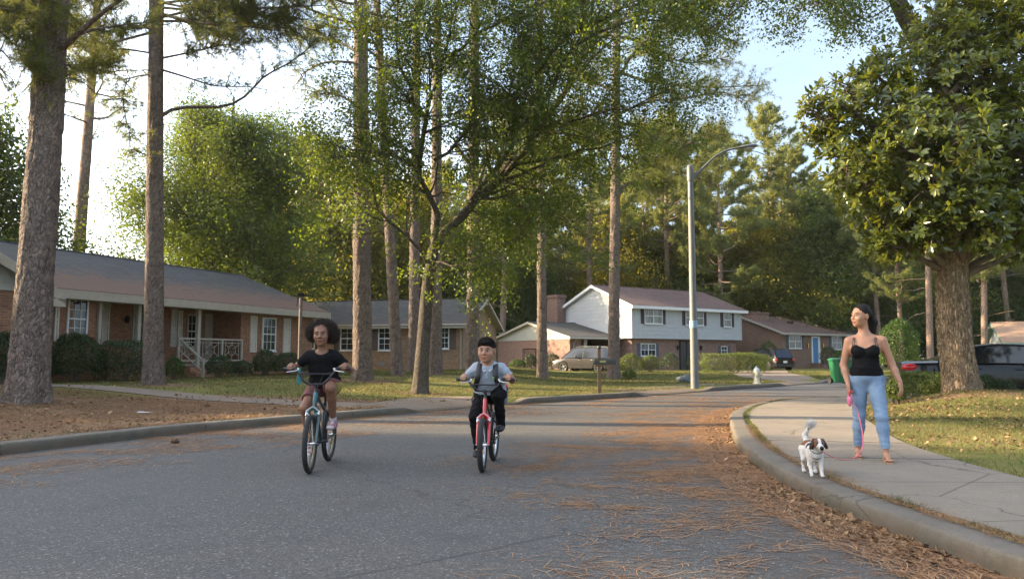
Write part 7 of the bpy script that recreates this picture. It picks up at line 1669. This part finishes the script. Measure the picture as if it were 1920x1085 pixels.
    f = Field((-.26, -.30, .06), (.26, .26, .92), .004); f.cap((cx-.06, .01, .855), (cx+.06, .01, .855), .117, None, .03, flat=((0, 1, 0), .95)); f.cap((cx-.085, .03, .80), (cx+.085, .03, .80), .098, None, .04); f.ell((cx, -.035, .85), (.125, .095, .085), .02)
    for h, kn, an in legs: h, kn, an = map(np.array, (h, kn, an)); f.cap(h, kn, .098, .066, .03); f.cap(kn, kn+(an-kn)*.35+[0, .012, 0], .063, .062, .02); f.cap(kn+(an-kn)*.35+[0, .012, 0], an, .061, .044, .03, plane=(an+(kn-an)*.07, an-kn))
    f.cut((0, 0, .885), (0, .0, 1)); f.ripple(lambda X, Y, Z: .0022*np.sin(Z*95+X*22+2*np.sin(Z*21+X*9))*np.exp(-((Z-.45)/.14)**2)+.0018*np.sin(Z*130+X*30+2*np.sin(X*30))*np.exp(-((Z-.15)/.08)**2)+.0016*np.sin(Z*70-np.abs(X-cx)*60)*np.exp(-((Z-.74)/.08)**2))
    dm, n, l, b = newmat('washed_denim'); co = n.new('ShaderNodeTexCoord').outputs['Object']; c = mixc(n, l, ramp(n, l, noise(n, l, co, 5, 5), .35, .65), (.105, .17, .28), (.20, .29, .41)); c = mixc(n, l, ramp(n, l, noise(n, l, scaled(n, l, co, (60, 60, 400)), 1, 3), .35, .65, 0, .3), c, (.28, .38, .50)); l.new(c, b.inputs['Base Color']); b.inputs['Roughness'].default_value = .85
    je = f.mesh('jeans', dm, t)
    for h, kn, an in legs:
        an = np.array(an); d = unit([0.02 if an[0] < 0 else .12, -1, -.08]); up = np.array([0, 0, 1.]); x = np.cross(d, up); hh = an-up*.088+[0, .03, 0]; m = MB(); P = []
        for i in range(14): u = i/13; w = .034+.012*math.sin(u*3.0)**1.0; c2 = hh-d*.03+d*u*.25; P.append((c2, w))
        vs = [tuple(c2+x*w+up*z) for c2, w in P for z in (0, .018)]+[tuple(c2-x*w+up*z) for c2, w in P for z in (0, .018)]
        k = 14; fs = []
        for i in range(k-1): fs += [(2*i, 2*i+2, 2*i+3, 2*i+1), (2*k+2*i+1, 2*k+2*i+3, 2*k+2*i+2, 2*k+2*i), (2*i+1, 2*i+3, 2*k+2*i+3, 2*k+2*i+1), (2*i, 2*k+2*i, 2*k+2*i+2, 2*i+2)]
        fs += [(0, 1, 2*k+1, 2*k), (2*k-2, 4*k-2, 4*k-1, 2*k-1)]; m.add(vs, fs)
        tan = mat('tan_leather', (.30, .18, .10), .5)
        for u0, hgt in ((.145, .040), (.19, .030)):
            c2 = hh+d*u0; m.tube([c2+x*.045+up*.01, c2+x*.03+up*hgt, c2+up*(hgt+.012), c2-x*.03+up*hgt, c2-x*.045+up*.01], .008, 6, flat=.5)
        m.tube([hh+x*.03+up*.02, hh-d*.02+up*.075, hh-x*.03+up*.02], .005, 5); m.build('sandal', tan, t)
    h0 = np.array(hc); T = lambda p: h0+Rm@(np.array(p)*s); f = Field(h0-[.2, .2, .32], h0+[.24, .24, .15], .004)
    f.ell(T((0, .022, .040)), np.array((.081, .098, .082))*s, .01, Rm); f.ell(T((0, -.108, .0)), np.array((.063, .075, .080))*s, .012, Rm, 'sub'); f.ell(T((0, -.02, -.085)), np.array((.1, .10, .055))*s, .01, Rm, 'sub')
    for q in (-1, 1): f.ell(T((q*.088, -.01, -.028)), np.array((.025, .036, .035))*s, .01, Rm, 'sub')
    f.ell(T((0, .118, .022)), np.array((.032, .032, .032))*s, .01); f.cap(T((0, .125, .01)), T((.01, .155, -.06)), .036, .044, .02); f.cap(T((.01, .155, -.06)), T((.02, .145, -.20)), .044, .018, .02)
    f.ripple(lambda X, Y, Z: .0012*np.sin(X*260+Y*240+3*np.sin(Z*40))); f.mesh('hair', M_HAIR, t)
    er = MB(); er.ell(T((-.088, -.006, -.036)), (.004, .004, .006)); er.build('earring', mat('gold', (.6, .42, .12), .25, 1), t)
    m = MB(); c = J['wr']*.93+J['er']*.07; m.lathe([(.030, -.003), (.032, 0), (.030, .003)], 20, 0, cap=False, M=Matrix.Translation(c) @ Matrix.Rotation(.3, 4, 'Y')); m.build('bracelet', mat('thread_bracelet', (.16, .07, .05), .7), t)
    # leash reel
    lr = thing('leash_reel', 'pink retractable leash reel gripped in the hand of the woman', 'leash reel', (WB.x, WB.y, .165), WRZ); lr.scale = (.94, 1, 1); pk = mat('pink_plastic', (.68, .17, .28), .35); w = J['wl']
    f = Field(w+[-.08, -.14, -.26], w+[.12, .08, .0], .004); c = w+[.012, -.042, -.165]; f.ell(c, (.030, .055, .062), .01); m = MB()
    f.mesh('casing', pk, lr); m.tube([c+[0, -.03, .045], c+[.0, -.05, .085], w+[.022, -.055, -.065], w+[.024, .0, -.06], c+[0, .04, .07], c+[0, .035, .04]], .010, 8); m.build('handle', mat('red_plastic', (.55, .04, .07), .4), lr)
    return Matrix.Translation((WB.x, WB.y, .165)) @ Matrix.Rotation(WRZ, 4, 'Z') @ Vector((c+[.0, -.045, -.035])*[.94, 1, 1])
REEL = woman()
DB_ = gp(1533, 889, .165)
def dog():
    loc, rz = (DB_.x, DB_.y+.1, .149), -.16; t = thing('dog', 'small white dog with a brown and black head, trotting with its plumed tail up', 'dog', loc, rz)
    f = Field((-.13, -.38, -.01), (.14, .34, .42), .004)
    f.cap((0, .15, .225), (0, -.07, .215), .062, .076, .04, flat=((1, 0, 0), .88)); f.ell((0, -.10, .205), (.062, .062, .078), .04); f.ell((0, .17, .225), (.058, .06, .065), .03); f.cap((0, .10, .20), (0, -.02, .185), .05, .062, .04)
    f.cap((0, -.12, .24), (.01, -.17, .285), .056, .048, .03); f.ell((.012, -.19, .300), (.052, .055, .048), .02); f.cap((.014, -.215, .285), (.022, -.268, .268), .031, .019, .018); f.ell((.023, -.282, .273), (.011, .010, .009), .006); f.cap((.014, -.21, .268), (.020, -.252, .250), .019, .012, .012)
    for q in (-1, 1): f.ell((.012+q*.022, -.232, .309), (.007, .006, .007), .003)
    for q in (-1, 1): f.cap((.012+q*.040, -.18, .328), (.012+q*.064, -.195, .272), .017, .021, .012, flat=((1, .4, 0), .5))
    f.cap((-.042, -.09, .18), (-.046, -.085, .10), .031, .019, .02); f.cap((-.046, -.085, .10), (-.044, -.125, .045), .018, .014, .012); f.cap((-.044, -.125, .045), (-.044, -.150, .020), .014, .016, .012)
    f.cap((.042, -.10, .18), (.046, -.11, .10), .031, .019, .02); f.cap((.046, -.11, .10), (.048, -.125, .02), .018, .015, .012); f.cap((.048, -.125, .014), (.048, -.148, .012), .017, .014, .01)
    for q, dy in ((-1, .0), (1, -.045)): f.cap((q*.040, .165, .21), (q*.050, .125+dy, .125), .047, .027, .03); f.cap((q*.050, .125+dy, .125), (q*.046, .19+dy, .075), .024, .015, .012); f.cap((q*.046, .19+dy, .075), (q*.046, .172+dy, .018), .014, .014, .01); f.cap((q*.046, .172+dy, .014), (q*.046, .145+dy, .013), .015, .014, .01)
    f.cap((-.0, .21, .262), (-.01, .245, .33), .024, .026, .02); f.cap((-.01, .245, .33), (.012, .20, .395), .026, .014, .01)
    f.ripple(wrinkle(.0009, (90, 60, 50), (-60, 80, 120), (120, -50, 90)))
    def reg(P):
        x, y, z = P[:, 0]-.012, P[:, 1], P[:, 2]; mi = np.zeros(len(P), int); head = (y < -.135) & (z > .245)
        mi[head & (y > -.262) & ((np.abs(x) > .011+.02*np.clip((.315-z)/.04, 0, 1)*(y < -.225)) | (y > -.17)) & (z > .262)] = 1
        mi[head & (np.abs(x) > .043)] = 2; mi[head & (y > -.195) & (z > .325)] = 2
        mi[(y > -.13) & (y < .02) & (z > .255+.02*np.sin(y*40))] = 2; mi[(y > .06) & (y < .19) & (z > .250)] = 1
        mi[(y < -.271)] = 3; mi[(y < -.2305) & (np.hypot(np.abs(x)-.022, z-.309) < .0085)] = 3; return mi
    f.mesh('body', [mat('white_fur', (.60, .57, .53), .9, ns=40, bump=.4, bs=200), mat('brown_fur', (.17, .065, .025), .9, ns=40, bump=.4, bs=200), mat('dark_fur', (.030, .018, .013), .9, ns=40, bump=.4, bs=200), mat('wet_black', (.006, .006, .006), .2, var=.02)], t, reg)
    g = np.random.default_rng(4); n = 3600; u = g.uniform(.05, 1, n); Q = np.array([(-.0, .215, .27), (-.01, .245, .33), (.0, .235, .375), (.022, .195, .405), (.03, .17, .41)]); P = np.stack([np.interp(u*4, range(5), Q[:, i]) for i in range(3)], 1)+g.normal(0, .004, (n, 3)); D = np.array([.35, -.2, .75])+g.normal(0, .28, (n, 3)); D /= np.linalg.norm(D, axis=1)[:, None]; U = np.cross(D, g.normal(size=(n, 3))); U /= np.linalg.norm(U, axis=1)[:, None]; l = (.028+.05*u)[:, None]*g.uniform(.6, 1.2, n)[:, None]
    V = np.stack([P-U*.003, P+U*.003, P+D*l+np.array([.0, .0, 0])*l], 1).reshape(-1, 3); npmesh('tail_fringe', V, np.arange(3*n).reshape(-1, 3), tint_mat('plume_fur', [(.7, .68, .64), (.8, .78, .74)], .9, .5), t, attr={'tint': np.full(3*n, .5)})
    m = MB(); m.lathe([(.057, -.006), (.060, 0), (.057, .006)], 24, 0, cap=False, M=Matrix.Translation((.004, -.140, .252)) @ Matrix.Rotation(R(50), 4, 'X')); m.tube([(-.06, -.10, .19), (-.03, -.15, .165), (.0, -.166, .16), (.03, -.15, .165), (.06, -.10, .19)], .004, 5); m.build('collar', M_DARK, t)
    return Matrix.Translation(loc) @ Matrix.Rotation(rz, 4, 'Z') @ Vector((.03, -.195, .235))
COL = dog()
def leash():
    P = [REEL]+[dp(px, py, Y) for px, py, Y in ((1606, 762, 7.75), (1612, 785, 7.7), (1618, 815, 7.6), (1618, 840, 7.5), (1608, 856, 7.35), (1590, 862, 7.1))]+[dp(1570, 860, 6.9), dp(1553, 852, 6.75), COL]
    A = np.array([tuple(p) for p in P]); A[:, 2] = np.maximum(A[:, 2], .175); T = np.arange(len(A)); s = np.linspace(0, len(A)-1, 60); Q = np.stack([np.interp(s, T, A[:, i]) for i in range(3)], 1)
    for _ in range(6):
        for i in range(3): Q[1:-1, i] = (Q[:-2, i]+Q[1:-1, i]*2+Q[2:, i])/4
    m = MB(); m.tube(Q, [.003 if i < 10 else (.0065 if i < 36 else .0035) for i in range(60)], 6); o = m.build('leash', mat('pink_webbing', (.62, .12, .16), .6)); tag(o, 'pink lead curving from the reel down to the collar of the dog', 'leash')
leash()

# ---------------------------------------------------------------- needles, leaves and grass on the ground (nobody could count them)
M_STRAW = tint_mat('pine_straw', [(.09, .05, .03), (.25, .13, .065), (.38, .205, .10), (.45, .30, .17)])
M_DRY = tint_mat('dry_leaves', [(.07, .04, .025), (.17, .10, .055), (.28, .17, .09), (.38, .26, .14)], trans=.15)
M_GRASS = tint_mat('grass_blades', [(.035, .055, .015), (.085, .105, .03), (.18, .165, .06), (.32, .25, .12)], trans=.35)
gl = np.random.default_rng(99)
def clump(x, y, s=1.0, seed=0): return (np.sin(x*2.1*s+3*np.sin(y*1.3*s+seed))*np.sin(y*1.7*s+2*np.sin(x*1.1*s+seed*2))+.5*np.sin(x*5.3*s+y*2.7*s+seed)*np.sin(y*6.1*s-x*3.3*s))
def lay_needles(name, X, Y, Z, L, w, m, kind='stuff', bias=None):
    n = len(X); a = gl.uniform(0, 6.283, n) if bias is None else bias+gl.normal(0, .75, n); l = L*gl.uniform(.5, 1.3, n); bend = gl.normal(0, .35, n)
    d = np.stack([np.cos(a), np.sin(a)], 1); d2 = np.stack([np.cos(a+bend), np.sin(a+bend)], 1); p0 = np.stack([X, Y], 1); p1 = p0+d*l[:, None]*.5; p2 = p1+d2*l[:, None]*.5; s = np.stack([-np.sin(a), np.cos(a)], 1)*w*.5
    z0 = Z+gl.uniform(.001, .006, n); z1 = Z+gl.uniform(.003, .013, n); z2 = Z+gl.uniform(.001, .010, n)
    V = np.stack([np.c_[p0-s, z0], np.c_[p0+s, z0], np.c_[p1+s, z1], np.c_[p1-s, z1], np.c_[p2+s*.6, z2], np.c_[p2-s*.6, z2]], 1).reshape(-1, 3); i = np.arange(n)*6
    o = npmesh(name, V, np.vstack([np.stack([i, i+1, i+2, i+3], 1), np.stack([i+3, i+2, i+4, i+5], 1)]), m, attr={'tint': np.repeat(np.clip(gl.normal(.5, .25, n), 0, 1), 6)}); tag(o, kind=kind); return o
def lay_leaves(name, X, Y, Z, size, m):
    n = len(X); a = gl.uniform(0, 6.283, n); s = size*gl.uniform(.5, 1.4, n); tl = gl.normal(0, .45, n); cu = gl.uniform(-.1, .5, n)
    d = np.stack([np.cos(a), np.sin(a), tl], 1)*s[:, None]; w = np.stack([-np.sin(a), np.cos(a), gl.normal(0, .4, n)], 1)*s[:, None]*.36; c = np.stack([X, Y, Z+s*.12+.004], 1); up = np.zeros((n, 3)); up[:, 2] = s*cu
    V = np.stack([c-d*.5+up*.5, c+w+up*.6, c+d*.5+up*.4, c-w+up*.6, c], 1); V[:, :, 2] = np.maximum(V[:, :, 2], (Z+.002)[:, None]); V = V.reshape(-1, 3); i = np.arange(n)*5
    o = npmesh(name, V, np.vstack([np.stack([i, i+1, i+4], 1), np.stack([i+1, i+2, i+4], 1), np.stack([i+2, i+3, i+4], 1), np.stack([i+3, i, i+4], 1)]), m, attr={'tint': np.repeat(np.clip(gl.normal(.55, .25, n), 0, 1), 5)}); tag(o, kind='stuff')
def sample_road(n, P, N, y0, y1, dmax, e):
    k = np.where((P[:, 1] > y0) & (P[:, 1] < y1) & (P[:, 0] < 30))[0]; i = gl.choice(k, n); f = gl.random(n)[:, None]; q = P[i]*(1-f)+P[np.minimum(i+1, len(P)-1)]*f; d = dmax*gl.random(n)**e+.005; return q[:, 0]-N[i, 0]*d, q[:, 1]-N[i, 1]*d, d
x, y, d = sample_road(200000, RKs, RN, 2.4, 21, 3.6, 1.0)
w = 2.75+.35*np.sin(y*.9)+np.where(y > 12, -.3, 0)+.35*np.sin(y*3.1+x); c = clump(x, y, 1.4)
keep = gl.random(len(x)) < np.clip(1-smooth(d, w*.35, w*1.25), 0, 1)*np.clip(.38+.65*c, .08, 1)*(1-.55*smooth(-y, -8, -5))
lay_needles('pine_needles_on_road', x[keep], y[keep], np.zeros(keep.sum()), .16, .0055, M_STRAW, bias=-.4+.3*np.sin(y[keep]*1.3+x[keep]))
x, y, d = sample_road(9000, RKs, RN, 1.5, 20, .38, 1.9); keep = gl.random(len(x)) < np.clip(.45+.8*clump(x, y, .7, 2), .06, 1)*(1-.5*smooth(-y, -5.6, -4.6))
lay_leaves('leaves_in_gutter', x[keep], y[keep], np.abs(gl.normal(0, .008, keep.sum())), .042, M_DRY)
x, y, d = sample_road(24000, RKs, RN, 1.5, 20, .55, 1.7); lay_needles('pine_needles_in_gutter', x, y, np.abs(gl.normal(0, .012, len(x))), .14, .005, M_STRAW, bias=1.7+.0*y)
x, y, d = sample_road(42000, LKs, LN, 4, 26, 2.6, 1.9); keep = gl.random(len(x)) < np.clip(.3+.8*clump(x, y, .9, 5), .02, 1)
lay_needles('pine_needles_by_left_kerb', x[keep], y[keep], np.zeros(keep.sum()), .16, .007, M_STRAW, bias=.9+.0*y[keep])
# straw bed on the left
def scatter(n, x0, x1, y0, y1, cond):
    x = gl.uniform(x0, x1, n); y = gl.uniform(y0, y1, n); k = cond(x, y); return x[k], y[k]
def on_lawn(x, y): return ~inpoly(ROADPOLY, x, y) & (nearest(LKs, x, y) > .29) & (nearest(RKs, x, y) > .29)
PATHP = np.array([(-26,22.4),(-17.5,19.9),(-11.5,18.1),(-7.2,17.0),(-4.3,16.3),(-3.55,16.15),(-2.3,16.05),(-1.0,17.8),(.1,19.3),(-1.2,20.2),(-2.6,19.4),(-3.15,17.8),(-3.8,17.9),(-7,18.5),(-11.4,19.6),(-17.2,21.4),(-26,24)])
DRIVE = np.array([(11.3,31.2),(12.8,32.9),(14.2,34.5),(16.2,41),(18.3,50),(21,57),(16,58),(14.5,50),(12.4,41)])
vis = lambda x, y: np.abs(x) < y*.72+.8
x, y = scatter(110000, -13, -1.6, 7, 18.2, lambda x, y: on_lawn(x, y) & (x < 0) & vis(x, y) & ~inpoly(PATHP, x, y))
z = lawn_z(x, y); dl = nearest(LKs, x, y); keep = gl.random(len(x)) < np.clip(.35+.5*clump(x, y, .8, 3)+.4*smooth(dl, 1.0, 2.4), .05, 1)
lay_needles('pine_straw_bed', x[keep], y[keep], z[keep]+gl.uniform(0, .012, keep.sum()), .16, .009, M_STRAW)
k2 = gl.random(len(x)) < .06*(.5+.5*clump(x, y, .5, 8)); lay_leaves('fallen_leaves_left', x[k2], y[k2], z[k2], .055, M_DRY)
# grass
def blades(name, X, Y, h, w, seed=0, dry=.0, lean=.5):
    n = len(X); Z = lawn_z(X, Y); a = gl.uniform(0, 6.283, n); hh = h*gl.uniform(.4, 1.3, n); ln = gl.uniform(.2, 1.0, n)*lean; b = gl.uniform(0, 6.283, n)
    s = np.stack([np.cos(a)*w*.5, np.sin(a)*w*.5, 0*a], 1); B = np.stack([X, Y, Z-.004], 1); T = B+np.stack([np.cos(b)*hh*ln, np.sin(b)*hh*ln, hh], 1)
    V = np.stack([B-s, B+s, T], 1).reshape(-1, 3); t = np.clip(.38+.30*clump(X, Y, .45, seed)*.6+dry+gl.normal(0, .2, n), 0, 1)
    o = npmesh(name, V, np.arange(3*n).reshape(-1, 3), M_GRASS, attr={'tint': np.repeat(t, 3)}); tag(o, kind='stuff')
def rpos(n, d0, d1, y0, y1):
    k = np.where((RKs[:, 1] > y0) & (RKs[:, 1] < y1) & (RKs[:, 0] < 20))[0]; i = gl.choice(k, n); f = gl.random(n)[:, None]; q = RKs[i]*(1-f)+RKs[i+1]*f; d = gl.uniform(d0, d1, n); return q[:, 0]+RN[i, 0]*d, q[:, 1]+RN[i, 1]*d
x, y = scatter(330000, 3, 17, 5.2, 20.3, lambda x, y: vis(x, y) & on_lawn(x, y)); k = ~inpoly(PAVEP, x, y) & (nearest(RKs, x, y) > 1.2); x, y = x[k], y[k]
k = gl.random(len(x)) < np.clip(.62+.5*clump(x, y, .7, 4), .12, 1); blades('grass_right', x[k], y[k], .05, .0075, 4, .26, 1.3)
k = gl.random(len(x)) < .022*np.clip(.5+clump(x, y, .4, 9), 0, 1.5)*(1+2*smooth(-y, -17, -13)*smooth(y, 10, 14)); lay_leaves('fallen_leaves_right', x[k], y[k], lawn_z(x[k], y[k])+.01, .055, M_DRY)
x, y = rpos(22000, .262, .35, 1.5, 21); k = gl.random(len(x)) < np.clip(.25+.7*clump(x, y, 1.1, 6)+.4*smooth(y, 9, 12), .05, 1); blades('grass_in_kerb_strip', x[k], y[k], .05, .006, 6, -.05, 1.1)
x, y = rpos(7000, .22, .42, 1.5, 12); lay_needles('straw_in_kerb_strip', x, y, np.full(len(x), KH+.012), .09, .003, M_STRAW)
x, y = scatter(330000, -17, 12, 9, 34, lambda x, y: vis(x, y) & on_lawn(x, y) & (nearest(LKs, x, y) < nearest(RKs, x, y)) & ~inpoly(PATHP, x, y)); dl = nearest(LKs, x, y)
k = gl.random(len(x)) < np.clip(.5+.5*clump(x, y, .45, 1), .08, 1)*np.where((y < 18) & (x < -1.8), .10+.7*smooth(-dl, -.9, -.3), 1); blades('grass_left', x[k], y[k], .055, .012, 1, .06, 1.2)
x, y = scatter(150000, -14, 26, 30, 56, lambda x, y: vis(x, y) & on_lawn(x, y) & (nearest(LKs, x, y) < nearest(RKs, x, y)) & ~inpoly(DRIVE, x, y)); blades('grass_far', x, y, .07, .025, 2, .08, 1.1)
x, y = scatter(9000, -16, 12, 10, 36, lambda x, y: vis(x, y) & on_lawn(x, y) & (nearest(LKs, x, y) < nearest(RKs, x, y))); k = gl.random(len(x)) < np.clip(.4+clump(x, y, .35, 12), 0, 1); lay_leaves('fallen_leaves_lawn', x[k], y[k], lawn_z(x[k], y[k])+.01, .07, M_DRY)

ground()
# ---------------------------------------------------------------- evening haze
def haze():
    m = MB(); m.box(-2600, 2600, -1000, 3300, -1.2, 34); o = m.build('haze', [])
    mt = bpy.data.materials.new('haze'); mt.use_nodes = True; n = mt.node_tree.nodes; n.remove(n['Principled BSDF'])
    v = n.new('ShaderNodeVolumePrincipled'); v.inputs['Color'].default_value = (.93, .93, .9, 1); v.inputs['Density'].default_value = HAZE; v.inputs['Anisotropy'].default_value = .35
    mt.node_tree.links.new(v.outputs[0], n['Material Output'].inputs['Volume']); o.data.materials.clear(); o.data.materials.append(mt); tag(o, kind='stuff')
HAZE = .00018
haze()
